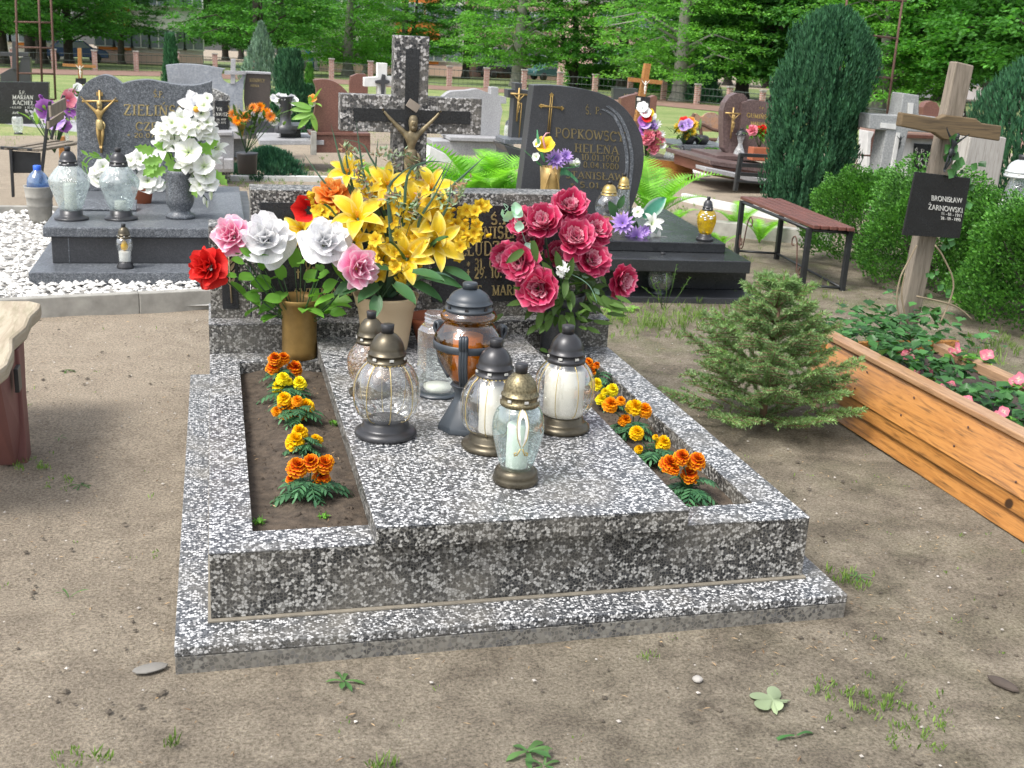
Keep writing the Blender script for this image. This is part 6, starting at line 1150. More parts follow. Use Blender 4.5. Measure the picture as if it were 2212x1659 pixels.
# young spruce with separate whorls of boughs
random.seed(21); sp_ = G(1645, 918); t = thing('spruce', 'young spruce with upturned pale tips between the grave and the plank planter', 'spruce', sp_); br_ = MB(); Pn = []; Dn = []; Nn_ = []; Ln = []
def needles(a, b, n, L, dens=1):
    d = (b-a).normalized()
    for _ in range(n):
        u = rnd(0, 1.03); p = a.lerp(b, u); r = Vector((rnd(-1, 1), rnd(-1, 1), rnd(-.7, 1))); r = (r-d*r.dot(d)); r = r.normalized() if r.length > .1 else Vector((0, 0, 1)); Pn.append(p[:]); Dn.append((r*.85+d*.75)[:]); Nn_.append((rnd(-1, 1), rnd(-1, 1), rnd(-1, 1))); Ln.append(L*rnd(.8, 1.2))
Hs = .63; br_.tube([sp_, sp_+Vector((.01, 0, Hs*.5)), sp_+Vector((.02, 0, Hs))], [.016, .01, .003], 7); needles(sp_+Vector((.015, 0, Hs*.75)), sp_+Vector((.02, 0, Hs)), 160, .016)
for w_ in range(9):
    u = w_/8; z = Hs*(.06+.84*u); nb = 8 if w_ < 6 else 5; Lb = (.33*(1-u)**.72+.05)*rnd(.85, 1.15)
    for k in range(nb):
        a = 2*pi*k/nb+w_*.6+rnd(-.2, .2); l = Lb*rnd(.8, 1.12); o0 = sp_+Vector((0, 0, z)); dr = Vector((cos(a), sin(a), 0)); up = .3+.55*u+rnd(-.1, .12)
        pts = [o0+dr*l*s_+Vector((0, 0, l*(up*s_-.18*(1-u)*s_*(1-s_)*2))) for s_ in (0, .35, .7, 1.)]; br_.tube(pts, [.006, .004, .003, .002], 5)
        for i in range(3): needles(pts[i], pts[i+1], int(150*l/.4)+16, .02)
        side = dr.cross(Vector((0, 0, 1)))
        for j in range(5):
            f_ = .3+.7*(j+1)/6; b0 = o0+dr*l*f_+Vector((0, 0, l*up*f_))
            for s_ in (-1, 1):
                l2 = l*.42*(1.15-f_)+.03; b1 = b0+(side*s_*.9+dr*.75+Vector((0, 0, .1+rnd(-.12, .2)))).normalized()*l2; br_.tube([b0, b1], [.0025, .0015], 4); needles(b0, b1, int(30+560*l2), .018)
br_.build('branch', M_plain('spruce_twig', (.2, .13, .08), .9), t); mb = MB(); mb.leaves(Pn, Dn, Nn_, np.array(Ln), .0036, 0.); mb.build('needles', SPR, t)
# ferns
def fern(label, c, n, L, spread=1., group=None):
    t = thing('fern', label, 'fern', c, group); c = Vector(c)
    for k in range(n):
        a = 2*pi*k/n+rnd(-.3, .3); el = rnd(1., 1.4); l = L*rnd(.75, 1.15); pts = []; p = c.copy(); ang = el
        for i in range(15): pts.append(p.copy()); p = p+Vector((cos(a)*cos(ang)*spread, sin(a)*cos(ang)*spread, sin(ang)))*l/14; ang -= (.085 if i < 8 else .15)*rnd(.7, 1.3)
        mb = MB(); mb.tube(pts, [.0035*(1-i/16) for i in range(15)], 4); side = Vector((-sin(a), cos(a), 0)); fr = smooth(pts, 2)
        for i in range(3, len(fr)-1):
            u = i/len(fr); w_ = l*.2*math.sin(min(1, u*1.12)*pi)**.7+.004; d = (fr[i+1]-fr[i]).normalized(); nrm = side.cross(d)
            for s_ in (-1, 1): mb.petal(frame(fr[i], side*s_+d*.35, nrm), w_, l*.032+.002, -.3, .1, 2, 1, lambda q: max(.05, 1-q))
        mb.build('frond', FERN, t)
    return t
gF = 'ferns growing behind the graves'
for lab, x, y, n, L in (('fern directly right of the cross shaft', 972, 470, 13, .85), ('large fern in the middle behind the tablet', 1035, 470, 14, .95), ('fern left of the gold relief vase', 1088, 462, 12, .8), ('small fern beside the dark pedestal', 1128, 420, 6, .4), ('fern seen through the lilies left of the cross', 815, 430, 8, .6), ('fern right of the black headstone', 1405, 490, 13, .78), ('low fern at the foot of the black headstone', 1440, 505, 9, .42), ('single upright fern by the slatted bench', 1592, 503, 5, .42), ('fern shoot on the grey edging under the bench', 1555, 540, 4, .25), ('fern drooping behind the slatted bench', 1640, 525, 6, .35)): fern(lab, G(x, y), n, L, group=gF)
conifer('juniper', 'low spreading dark juniper behind the granite vase', G(582, 388)+Vector((0, .25, 0)), .38, .28, 9000, JUN, .05, .012, lambda v: (1-v)**.5*1., .5, cat='juniper')
mb = MB(); P = []; D = []
p = G(1540, 690); 
t = thing('weed', 'thin wiry stalks with tiny buds before the crackle glass lantern', 'weed', G(1432, 668)); mb = MB()
for x, y in ((1405, 600), (1440, 590), (1462, 570), (1420, 610), (1490, 600), (1388, 620)):
    a = G(1432+rnd(-10, 10), 668); b = PY(x, y, a.y); mb.tube([a, a.lerp(b, .5)+Vector((.01, 0, 0)), b], .0018, 4)
    for k in range(9): q = a.lerp(b, rnd(.5, 1)); mb.petal(frame(q, (rnd(-1, 1), -.2, rnd(0, 1)), (0, -1, 0)), .018, .006, 0, 0, 2, 1, point_s)
mb.build('stalk', LIL, t)
for lab, x, y in (('broad leaved weed at the foot of the black grave', 1345, 672), ('yellow green weed left of the wiry stalks', 1368, 668), ('clump of weeds right of the plinth by the black vase', 1310, 668)): weed(x, y, lab, 7, .07, .035, .8, LIME)
# ================================================================== GRAVES FARTHER BACK
def gb(x, Y, dz=0.): return foot(x, Y, gz(Y)+dz)
def grave(label, x, Y, cat='gravestone', name='gravestone', group=None):
    p = PY(x, gb(x, Y)[1], Y); return thing(name, label, cat, p, group)
def rect(x0, y0, x1, y1, Y, th, mat, nm, par, tilt=0., **k): return stone([(x0, y0), (x1, y0+tilt), (x1, y1+tilt), (x0, y1)], Y, th, mat, nm, par, **k)
def fl_cluster(name, label, cat, base, pts, Y, leafmat=LIL, nleaf=20, pot=None, spread=.12, group=None):
    """pts: (x, y, size, material, kind)"""
    t = thing(name, label, cat, base, group); base = Vector(base)
    for x, y, s, mt, k in pts:
        b_ = MB(); h = PY(x, y, Y+rnd(-.05, .05)); d = tocam(h, rnd(-.5, .5), rnd(.1, .8))
        {'d': lambda: daisy(b_, h, d, s), 'o': lambda: open5(b_, h, d, s, 6, .6, .5, -.4), 'b': lambda: bud(b_, h, d, s), 'r': lambda: rose(b_, h, d, s), 's': lambda: star(b_, h, d, s), 'l': lambda: lily(b_, h, d, s*.6)}[k](); b_.build('bloom', mt, t)
    l = MB(); xs0 = [p[0] for p in pts]; ys0 = [p[1] for p in pts]; cx, cy = sum(xs0)/len(xs0), sum(ys0)/len(ys0)
    for _ in range(nleaf):
        h = PY(cx+random.gauss(0, (max(xs0)-min(xs0))*.28+4), cy+abs(random.gauss(0, 1))*(max(ys0)-min(ys0)+20)*.35, Y); blade_leaf(l, h, (h.x-base.x+rnd(-.3, .3), rnd(-.6, .1), rnd(-.2, .8)), spread*rnd(.6, 1.2), spread*.28, -.5)
    m_ = MB()
    for x, y, s, mt, k in pts: m_.tube([base, PY(x, y, Y)], .004, 4)
    m_.build_each('stalk', STEM, t); l.build('leaves', leafmat, t); return t
# 1 black headstone with white lettering at the far left
t = grave('black headstone with silver lettering, milky oval grave light before it', 50, 17.5); Y = 17.5
rect(-60, 176, 105, 272, Y, .16, BLK, 'headstone', t, 2); rect(-70, 272, 115, 280, Y-.15, .5, BLK2, 'pedestal', t); rect(-90, 281, 150, 296, Y-.5, 1., LGR, 'base_slab', t); rect(-100, 297, 160, 345, Y-2.2, 3., LGR, 'grave_cover', t)
letter([('S.P.', 41, 203, 55, 203, 7), ('MARIAN', 26, 214, 72, 215, 9), ('KACHEL', 28, 226, 73, 227, 9), ('* 4.12.1928', 22, 234, 46, 234, 4), ('+ 30.12.1997', 54, 234, 86, 235, 4), ('AVE', 26, 246, 40, 246, 5)], Y, SILV, t, bold=.2)
lant_px('milky white oval grave light before the silver lettered black headstone', 40, 291, 250, -.3, 22, [(0, 0), (.8, 0), (.8, .1), (.6, .12), (0, .12)], [(.6, .12), (.9, .3), (1, .7), (.95, .9), (.8, .95)], (.6, .93), (IRON, GLF, IRON))
fl_cluster('flower_bunch', 'violet and lilac gladioli with white sprays left of the wavy speckled headstone', 'flowers', PY(118, 330, 7.6), [(92, 226, .12, VIO, 'l'), (98, 236, .16, VIO, 'o'), (105, 240, .14, VIO, 'o'), (90, 212, .1, VIO, 'b'), (122, 262, .16, PURP, 'o'), (132, 252, .13, PURP, 'o'), (135, 272, .13, VIO, 'o'), (150, 236, .13, VIO, 'o'), (150, 248, .14, PURP, 's'), (145, 216, .13, PKS, 'o'), (155, 222, .12, WHT, 'o'), (75, 247, .1, WHT, 'l'), (85, 257, .1, WHG, 'l'), (60, 243, .07, WHT, 'b')], 7.6, LIME, 26)
t = grave('orange brown wooden post trough behind the left bench', 130, 7.9, 'post', 'wooden_post'); stone([(126, 295), (139, 295), (142, 345), (128, 345)], 7.9, .08, ORW, 'post', t)
lant_px('ribbed blue grey thin glass cylinder before the orange wooden post', 148, 350, 280, -.09, 11, [(0, 0), (.9, 0), (.9, .04), (0, .04)], [(.9, .04), (.85, .4), (.7, .9)], (.6, .9), (GPL, GLC, GPL), cat='vase')
t = grave('dark grey monument with carved cross opening behind the black headstone', 30, 23.); Y = 23.
stone([(0, 184), (0, 158), (26, 148), (26, 145), (40, 138), (40, 126), (57, 124), (65, 122), (66, 175), (66, 190), (0, 190)][0:1]+[(0, 160), (22, 148), (32, 150), (42, 146), (45, 124), (65, 124), (67, 190), (-30, 190), (-30, 160)], Y, .2, BLK2, 'headstone', t); rect(26, 89, 36, 150, Y-.05, .12, BLK2, 'cross_upright', t); rect(0, 113, 62, 121, Y-.03, .12, BLK2, 'cross_beam', t, 1)
t = grave('rusty iron rod trellis frame at the far left', 120, 19., 'trellis', 'iron_frame'); Y = 19.; mb = MB(); p0 = gb(120, Y)[1]
for x0_, x1_ in ((33, 40), (82, 92), (108, 120)): mb.tube([PY(x0_, -40, Y), PY(x1_, 215, Y)], .02, 5)
for a in (47, 102, 158, 213): mb.tube([PY(28+a*.05, a, Y), PY(108+a*.05, a+2, Y)], .017, 5)
mb.build('rods', RUST, t)
t = grave('varnished wooden cross with small white crucified figure behind the wavy headstone', 175, 21., 'cross', 'wooden_cross'); Y = 21.
MB().prism([PY(x, y, Y) for x, y in ((167, 104), (175, 104), (180, 230), (171, 230))], (0, .12, 0)).build('post', ORW, t); MB().prism([PY(x, y, Y-.03) for x, y in ((135, 137), (207, 141), (207, 147), (135, 143))], (0, .03, 0)).build('crossbeam', ORW, t); f_ = PY(174, 168, Y-.08); corpus(t, f_, (PY(172, 141, Y).z-f_.z)*1., CORW)
rect(163, 169, 186, 182, Y-.07, .03, BLK, 'name_plate', t)
fl_cluster('flower_bunch', 'pink, white and yellow flowers at the foot of the varnished cross', 'flowers', PY(170, 240, 20.), [(168, 190, .16, WHT, 'o'), (165, 197, .14, YELS, 'o'), (146, 204, .18, PKS, 'o'), (158, 202, .18, PNKP, 'o'), (160, 212, .16, WHT, 'o'), (150, 215, .16, PURP, 'o'), (164, 218, .16, VIO, 'o')], 20., LIL, 12, spread=.25)
# 2 curved pale granite stone with free standing cross in its notch
Y = 12.5; t = grave('pale blue grey curved headstone with a stone cross set in a round notch', 430, Y)
out = [(p.x, p.y) for p in smooth([(358, 141), (390, 138), (430, 140), (470, 146), (487, 149)], 4)]+[(p.x, p.y) for p in smooth([(483, 150), (479, 160), (482, 172), (492, 180), (503, 181), (514, 177), (523, 168), (524, 159), (553, 159)][:8], 4)]+[(532, 158), (527, 175), (524, 215), (527, 250), (532, 278), gb(532, Y), gb(365, Y), (365, 250), (362, 170)]
stone(out, Y, .14, BLU, 'headstone', t); MB().prism([PY(x, y, Y-.02) for x, y in ((499, 128), (509, 128), (508, 181), (498, 181))], (0, .12, 0)).build('cross_upright', LGR, t); MB().prism([PY(x, y, Y-.04) for x, y in ((485, 153), (530, 154), (530, 161), (485, 161))], (0, .1, 0)).build('cross_beam', LGR, t)
rect(350, 283, 560, 300, Y-.6, 1.2, LGR, 'base_slab', t); 
Y = 12.6; t = grave('narrow dark brown headstone with faint gold lettering next to the notched pale one', 560, Y); stone([(532, 160), (585, 160), (584, 200), (582, 243), (530, 240), (527, 215), (528, 185)], Y, .12, M_granite('dark_brown_granite', (.05, .042, .035), (.08, .065, .055), (.12, .1, .09), 150, .3), 'headstone', t); stone([(531, 154), (586, 157), (586, 161), (531, 159)], Y-.03, .18, LGR, 'coping', t)
letter([('SOSNOWSCY', 539, 176, 572, 178, 7), ('ANNA', 540, 187, 560, 188, 5)], Y, GOLD, t); rect(528, 243, 590, 262, Y-.3, .5, LGR, 'pedestal', t); rect(520, 262, 600, 292, Y-.8, 1., BLK2, 'base_slab', t)
letter([('AVE', 534, 250, 545, 250, 5), ('MARIA', 551, 250, 566, 251, 5)], Y-.3, SILV, t)
Y = 9.6; t = grave('speckled pillar headstone with small black plate, right of the wavy one', 475, Y)
stone([(456, 190), (468, 194), (497, 208), (497, 278), gb(498, Y), gb(456, Y)], Y, .14, M_terrazzo('pale_terrazzo', .1, 60., (.3, .3, .29), (.5, .5, .48), .6), 'headstone', t); rect(464, 217, 494, 283, Y-.02, .019, BLK, 'name_plate', t, 1)
letter([('YN', 467, 239, 480, 240, 8), ('NIUSZ', 466, 250, 492, 251, 7), ('04. 1957', 468, 260, 488, 260, 4), ('09. 1995', 468, 267, 488, 267, 4), ('A', 467, 281, 474, 281, 5)], Y-.021, SILV, t, bold=.2); rect(450, 286, 502, 293, Y-.3, .5, LGR, 'ledge', t); rect(440, 294, 505, 372, Y-.25, .4, LGR, 'pedestal', t)
t = grave('pair of light grey kerb stones by the spreading juniper', 480, 9.2, 'kerb stones', 'kerb_stone'); rect(460, 342, 482, 366, 9.15, .15, LGR, 'block', t); rect(484, 345, 504, 366, 9.15, .15, LGR, 'block', t)
p = PY(534, 352, 9.0); t = thing('plant_tub', 'black plastic tub with orange gerberas behind the granite vase', 'pot', p); OFF[t] = Vector(); MB().lathe([(0, -.1), (.09, -.1), (.1, .08), (.11, .1), (.1, .1), (0, .08)], seg=20).build('tub', BLKP, t)
fl_cluster('flower_bunch', 'orange gerberas and yellow bloom in the black plastic tub', 'flowers', PY(532, 330, 9.), [(504, 248, .11, ORP, 'd'), (531, 253, .12, ORP, 'd'), (512, 262, .1, MG_O, 'd'), (548, 233, .1, ORP, 'd'), (562, 232, .1, MG_O, 'd'), (577, 244, .1, MG_O, 'd'), (584, 252, .11, ORP, 'd'), (592, 262, .09, WHG, 'o'), (555, 239, .08, MG_O, 'd')], 9.0, LIL, 60)
t = thing('ornamental_grass', 'yellow dried grass tuft left of the orange gerberas', 'grass', PY(520, 300, 9.05)); mb = MB()
for _ in range(70): b0 = PY(522, 300, 9.05); e = b0+Vector((rnd(-.14, .08), rnd(-.1, .1), rnd(.2, .33))); mb.tube([b0, b0.lerp(e, .6)+Vector((0, 0, .03)), e], [.0025, .002, .001], 3)
mb.build('blade', M_plain('dry_yellow_grass', (.5, .4, .08), .8), t)
lant_px('white waisted lantern with grey pointed lid before the dark brown headstone', 567, 258, 208, -.12, 22, [(0, 0), (.9, 0), (.8, .1), (0, .1)], [(.8, .08), (.9, .2), (.45, .45), (.6, .62), (.7, .7)], (.8, .68), (CORW, GLF, GPL))
p = PY(617, 268, 11.2); t = thing('flower_vase', 'dark fluted stone vase with white flowers on its pedestal', 'vase', p); OFF[t] = Vector(); MB().lathe([(0, -.1), (.13, -.1), (.13, -.02), (.07, 0), (.06, .1), (.09, .3), (.1, .32), (0, .3)], seg=16).build('body', BLK2, t)
fl_cluster('flower_bunch', 'white flowers in the dark fluted stone vase', 'flowers', PY(617, 225, 11.2), [(592, 214, .1, WHT, 'o'), (600, 222, .09, WHG, 'o'), (608, 228, .08, WHT, 'o'), (603, 209, .08, WHT, 'o'), (614, 211, .08, WHT, 'o'), (622, 216, .09, WHT, 'o'), (630, 214, .1, WHT, 'o'), (637, 220, .1, WHT, 'o'), (622, 240, .1, WHG, 'o')], 11.2, LIL, 14)
t = grave('black stepped pedestal under the dark fluted vase', 615, 11.2, 'pedestal', 'stone_pedestal'); rect(600, 272, 660, 280, 11.1, .5, BLK2, 'slab', t); rect(606, 280, 650, 312, 11.25, .3, BLK, 'block', t); rect(560, 303, 700, 313, 10.9, .9, LGR, 'plinth', t)
conifer('thuja', 'slender blue green thuja behind the fluted vase, wide at the bottom', G(628, 292), .42, 1.28, 12000, THU, .09, .028, lambda v: (1.0-.9*v**.5*.6) if v < .5 else (.42 if v < .9 else .3), .3); conifer('thuja', 'small dark thuja filling the gap left of the brown headstone', G(668, 292)+Vector((0, .3, 0)), .3, .75, 6000, THU, .07, .025, lambda v: (1-v*.8), .3)
conifer('thuja', 'tiny yellow green conifer left of the brown headstone', G(680, 280)+Vector((0, 1.2, 0)), .16, 1.05, 2500, BOX, .08, .025, lambda v: (1-v*.85), .3)
fl_cluster('flower_bunch', 'large green leaves with one peach flower left of the brown headstone', 'flowers', PY(676, 290, 11.), [(676, 214, .1, ORP, 'o'), (674, 224, .07, WHG, 'o')], 11., LIME, 4, spread=.2); o_ = MB()
t = thing('artificial_leaves', 'bright green pointed leaves spreading beside the peach flower', 'leaves', PY(680, 260, 10.9))
for dx, dz, y in ((-1, .1, 238), (-1, -.2, 246), (-.6, -.6, 246), (.3, -.8, 244), (-1, .35, 234)): blade_leaf(o_, PY(672, y, 10.9), (dx, -.1, dz), .24, .07, -.6, up=(0, -1, .4))
o_.build('leaf', LIME, t)
# 3 brown headstones, white cross
Y = 11.; t = grave('red brown granite headstone with a curved shoulder behind the cross arm', 710, Y)
stone([(p.x, p.y) for p in smooth([(677, 173), (700, 171), (722, 176), (742, 190), (757, 210), (764, 240)], 4)]+[(764, 285), (676, 285), (678, 250), (684, 215), (683, 190)], Y, .14, BRN, 'headstone', t); rect(668, 286, 800, 292, Y-.1, .4, BRN, 'ledge', t, 2); rect(680, 293, 800, 330, Y-.08, .3, BRN, 'pedestal', t); rect(672, 284, 684, 335, Y-.14, .1, CON, 'edging', t)
Y = 15.; t = grave('smaller brown granite headstone left of the white cross', 775, Y); stone([(755, 210), (756, 175), (758, 165), (772, 159), (790, 160), (795, 170), (794, 240), (756, 240)], Y, .14, BRN, 'headstone', t)
Y = 14.; t = grave('white stone cross with grey relief cross, left of the terrazzo cross shaft', 820, Y, 'cross', 'stone_cross'); stone([(816, 136), (837, 137), (836, 165), (870, 166), (870, 186), (834, 186), (834, 260), (816, 260), (816, 187), (787, 187), (787, 168), (816, 166)], Y, .18, CONW, 'cross', t); stone([(826, 160), (833, 162), (833, 172), (842, 174), (842, 180), (832, 182), (830, 208), (824, 208), (823, 182), (811, 180), (811, 174), (823, 172)], Y-.05, .049, BLK2, 'relief_cross', t)
# 4 grey pair between cross and black headstone
Y = 9.6; t = grave('light grey headstone with wavy top and stepped cross side, right of the terrazzo cross', 1030, Y)
stone([(p.x, p.y) for p in smooth([(958, 208), (972, 198), (990, 196), (1010, 195), (1030, 192), (1048, 198), (1060, 203)], 3)]+[(1060, 188), (1077, 189), (1077, 206), (1094, 210), (1094, 224), (1082, 224), (1086, 240), (1081, 262), (1079, 297), (955, 292), (952, 215)], Y, .14, LGR, 'headstone', t); rect(972, 296, 1104, 304, Y-.25, .5, LGR, 'ledge', t, 4); rect(935, 305, 1110, 336, Y-.2, .4, LGR, 'pedestal', t)
fl_ = grave('low white grave slab corner behind the cross shaft', 940, 8.6, 'grave', 'grave_slab'); MB().prism([PY(930, 318, 8.6), PY(975, 340, 8.6), PY(975, 352, 8.6), PY(925, 350, 8.6)], (0, .4, 0)).build('slab', CONW, fl_)
Y = 8.7; t = grave('narrow black stele with gold crucifix, partly behind the tall black headstone', 1125, Y); stone([(1113, 179), (1128, 180), (1127, 194), (1150, 196), (1150, 206), (1152, 310), (1104, 306), (1110, 212), (1097, 211), (1097, 193), (1113, 194)], Y, .16, BLK2, 'headstone', t); mb = MB(); mb.tube([PY(1103, 202, Y-.01), PY(1139, 205, Y-.01)], .01, 5); mb.tube([PY(1122, 190, Y-.01), PY(1116, 262, Y-.01)], .01, 5); mb.tube([PY(1127, 222, Y-.004), PY(1121, 300, Y-.004)], .005, 4); mb.build('metal_cross', CORG, t); f_ = PY(1119, 243, Y-.05); corpus(t, f_, (PY(1121, 204, Y).z-f_.z)*1., CORG); rect(1090, 301, 1150, 311, Y-.2, .4, GRY, 'ledge', t, 1); stone([(1090, 314), (1160, 335), (1160, 372), (1098, 360), (1097, 328)], Y-.35, .5, BLK2, 'pedestal', t)
lant_px('black and white lantern between the light grey headstone and the black stele', 1099, 302, 255, -.13+.25, 22, [(0, 0), (.8, 0), (.8, .08), (0, .08)], [(.8, .08), (1, .25), (1, .5), (.85, .68)], (.85, .66), (IRON, GLF, GPL)) 
# 5 behind the tall black headstone
Y = 22.; t = grave('grey headstone peeping over the tall black one at right', 1345, Y); rect(1325, 190, 1378, 215, Y, .16, BLK2, 'headstone', t, 2); letter([('S.P.', 1348, 207, 1358, 207, 4)], Y, GOLD, t)
Y = 17.5; t = grave('brown headstone with white carved flowers behind the bright wooden cross', 1380, Y); stone([(1342, 212), (1360, 206), (1376, 203), (1378, 200), (1385, 202), (1400, 212), (1415, 206), (1420, 210), (1416, 250), (1405, 275), (1342, 280)], Y, .16, BRN, 'headstone', t)
Y = 15.; t = grave('bright orange wooden cross with small white figure and black name plate', 1388, Y, 'cross', 'wooden_cross'); MB().prism([PY(x, y, Y) for x, y in ((1395, 137), (1407, 138), (1385, 262), (1373, 262))], (0, .1, 0)).build('post', ORW, t); MB().prism([PY(x, y, Y-.035) for x, y in ((1358, 167), (1432, 174), (1430, 183), (1358, 176))], (0, .034, 0)).build('crossbeam', ORW, t)
f_ = PY(1392, 203, Y-.08); corpus(t, f_, (PY(1395, 174, Y).z-f_.z)*1., CORW); MB().prism([PY(x, y, Y-.08) for x, y in ((1374, 207), (1405, 210), (1403, 232), (1390, 242), (1373, 236))], (0, .02, 0)).build('name_plate', BLK, t); rect(1376, 211, 1384, 218, Y-.085, .004, CORW, 'photo_medallion', t)
letter([('CZESŁAWA', 1376, 224, 1401, 226, 4), ('MAZIASZEK', 1375, 229, 1401, 231, 4), ('03. 09. 1947', 1379, 233, 1398, 234, 3)], Y-.081, SILV, t, sans=True)
p = PY(1400, 345, 11.4); tb = grave('low orange wooden grave box with flowers and two white lanterns', 1445, 11., 'planter', 'grave_planter'); Y = 11.
MB().prism([PY(x, y, Y) for x, y in ((1375, 340), (1492, 353), (1498, 372), (1375, 366))], (0, .03, 0)).build('plank', ORW, tb); MB().prism([PY(x, y, Y-.06) for x, y in ((1375, 366), (1498, 373), (1510, 397), (1375, 390))], (0, .05, 0)).build('plank', ORW, tb)
MB().prism([PY(1375, 344, Y+.03), PY(1492, 352, Y+.03), PY(1492, 360, Y+.03), PY(1375, 352, Y+.03)], (0, 1.1, 0)).build('soil', SOIL, tb)
fl_cluster('flower_bunch', 'pink roses and lilac ribbons heaped on the low orange grave box', 'flowers', PY(1395, 345, 11.4), [(1388, 233, .14, WHT, 'o'), (1395, 245, .14, WHT, 'o'), (1406, 244, .1, YELS, 'o'), (1396, 255, .13, REDP, 'o'), (1400, 258, .1, YELS, 'o'), (1386, 262, .13, VIO, 'o'), (1394, 270, .14, PURP, 'o'), (1410, 252, .1, WHT, 'o'), (1405, 275, .16, PURP, 'r'), (1390, 284, .16, VIO, 'o'), (1400, 294, .14, PKS, 'r'), (1415, 290, .13, PKS, 'r'), (1418, 300, .12, PKS, 'r'), (1395, 300, .14, PKS, 'r'), (1412, 310, .12, PKS, 'r'), (1424, 305, .12, PKS, 'r'), (1430, 314, .1, WHT, 'o'), (1410, 322, .13, PKS, 'r'), (1420, 268, .12, WHT, 's'), (1430, 290, .1, WHT, 's')], 11.4, LIME, 24, spread=.14)
for lab, x in (('round white lantern on the orange grave box, left of two', 1444), ('white lantern on the orange grave box, right of two', 1472)): lant_px(lab, x, 348+(x-1444)*.1, 315, -.02, 21, [(0, 0), (.7, 0), (.7, .05), (0, .05)], [(.5, .04), (.95, .2), (1, .35), (.8, .55), (.5, .68)], (.6, .66), (CORW, GLF, IRON), group='two white lanterns on the orange grave box')
# 6 dark stone table grave, ornate bench, bouquets
Y = 13.; t = grave('dark stone slab table on short supports behind the clipped ball shrub', 1520, Y); MB().prism([PY(x, y, Y) for x, y in ((1462, 314), (1590, 318), (1590, 326), (1470, 322))], (0, 1.1, 0)).build('top_slab', GRY, t); rect(1484, 322, 1494, 345, Y+.1, .2, LGR, 'support', t); rect(1496, 326, 1560, 350, Y+.4, .5, BLK, 'core', t); stone([(1480, 345), (1560, 352), (1640, 372), (1640, 382), (1480, 358)], Y-.4, .6, LGR, 'base', t)
fl_cluster('flower_bunch', 'yellow and violet bouquet in a dark bowl on the stone table', 'flowers', PY(1478, 310, 13.2), [(1465, 277, .16, YELS, 'd'), (1486, 282, .2, YELS, 'd'), (1499, 270, .15, YELS, 'd'), (1478, 264, .15, REDP, 'o'), (1486, 268, .14, PURP, 'o'), (1475, 272, .15, PURP, 'o'), (1492, 262, .12, ORP, 'o'), (1470, 268, .12, YELS, 'd'), (1481, 295, .1, YELS, 'o'), (1496, 285, .12, YELS, 'd')], 13.2, LIL, 30, spread=.14)
t = thing('plant_bowl', 'two dark bowls at the foot of the yellow and violet bouquet', 'pot', PY(1485, 312, 13.3)); OFF[t] = Vector(); q0 = Vector(t.location)
for dx in (-.0, .22): MB().lathe([(0, 0), (.07, 0), (.11, .07), (.1, .12), (.06, .14), (0, .13)], o=(dx, 0, 0), seg=14).build('bowl', BLKP, t)
Y = 15.8; t = grave('ornate bench with orange cast back panel and curved seat on the lawn', 1520, Y, 'bench', 'ornate_bench'); stone([(p.x, p.y) for p in smooth([(1480, 276), (1500, 245), (1515, 252), (1528, 244), (1545, 244), (1556, 256), (1562, 285)], 3)]+[(1520, 284)], Y, .04, M_wood('bench_panel', (.4, .22, .12), (.28, .22, .2), (.12, .08, .07), (9, 2, 9), .6, False), 'back_panel', t); mb = MB()
for pts in ([(1503, 268), (1520, 270), (1540, 280), (1562, 284)], [(1475, 296), (1500, 290), (1520, 300), (1555, 302)], [(1512, 272), (1515, 300), (1505, 316)], [(1480, 276), (1500, 246)], [(1490, 302), (1475, 320)], [(1540, 304), (1548, 322)]): mb.tube(smooth([PY(x, y, Y-.1) for x, y in pts], 4), .03, 5)
mb.build('iron_frame', RUST, t)
lant_px('clear pointed bottle shaped lantern left of the violet brown headstone', 1557, 322, 265, -.05, 24, [(0, 0), (.9, 0), (.9, .04), (0, .04)], [(.9, .03), (1, .2), (.7, .5), (.4, .72)], (.42, .7), (CORW, GLC, GPL))
# 7 violet brown double headstone
Y = 10.6; t = grave('violet brown granite headstone of two overlapping curves with gold crucifix', 1610, Y)
stone([(1577, 342), (1563, 320), (1561, 270), (1562, 240), (1567, 222), (1577, 208), (1592, 201), (1607, 203), (1615, 212), (1615, 222), (1618, 342)], Y+.04, .14, BRP, 'headstone_wing', t); stone([(1603, 222)]+[(p.x, p.y) for p in smooth([(1603, 222), (1625, 216), (1650, 219), (1672, 230), (1690, 245)], 4)]+[(1692, 340), (1595, 340)], Y-.0, .12, BRP, 'headstone', t)
MB().lathe([(0, 0), (.11, 0)], seg=24, M=Matrix.Rotation(pi/2, 4, 'X'), o=PY(1612, 257, Y-.003)).build('round_recess', BRN, t) if 0 else None
letter([('Ś.P.', 1640, 235, 1652, 236, 4), ('GUMIŃSCY', 1613, 253, 1672, 259, 9), ('MARIANNA', 1621, 270, 1668, 274, 8)], Y, M_plain('gold_lettering_bright', (.5, .36, .12), .45, .3), t, bold=.2)
mb = MB(); mb.tube([PY(1567, 244, Y+.01), PY(1600, 246, Y+.01)], .011, 5); mb.tube([PY(1585, 232, Y+.01), PY(1578, 299, Y+.01)], .011, 5); mb.build('metal_cross', CORG, t); f_ = PY(1581, 285, Y-.02); corpus(t, f_, (PY(1585, 247, Y).z-f_.z)*1., CORG)
stone([(1548, 336), (1720, 342), (1720, 352), (1548, 344)], Y-.35, .8, BRP, 'ledge', t); stone([(1535, 347), (1720, 372), (1720, 384), (1535, 356)], Y-.95, 1.4, BRP, 'cover_slab', t); stone([(1540, 358), (1720, 382), (1720, 412), (1540, 380)], Y-.9, 1.2, BRN, 'grave_box', t); stone([(1525, 362), (1640, 385), (1720, 402), (1720, 408), (1640, 396), (1525, 370)], Y-1.2, .3, LGR, 'lower_step', t)
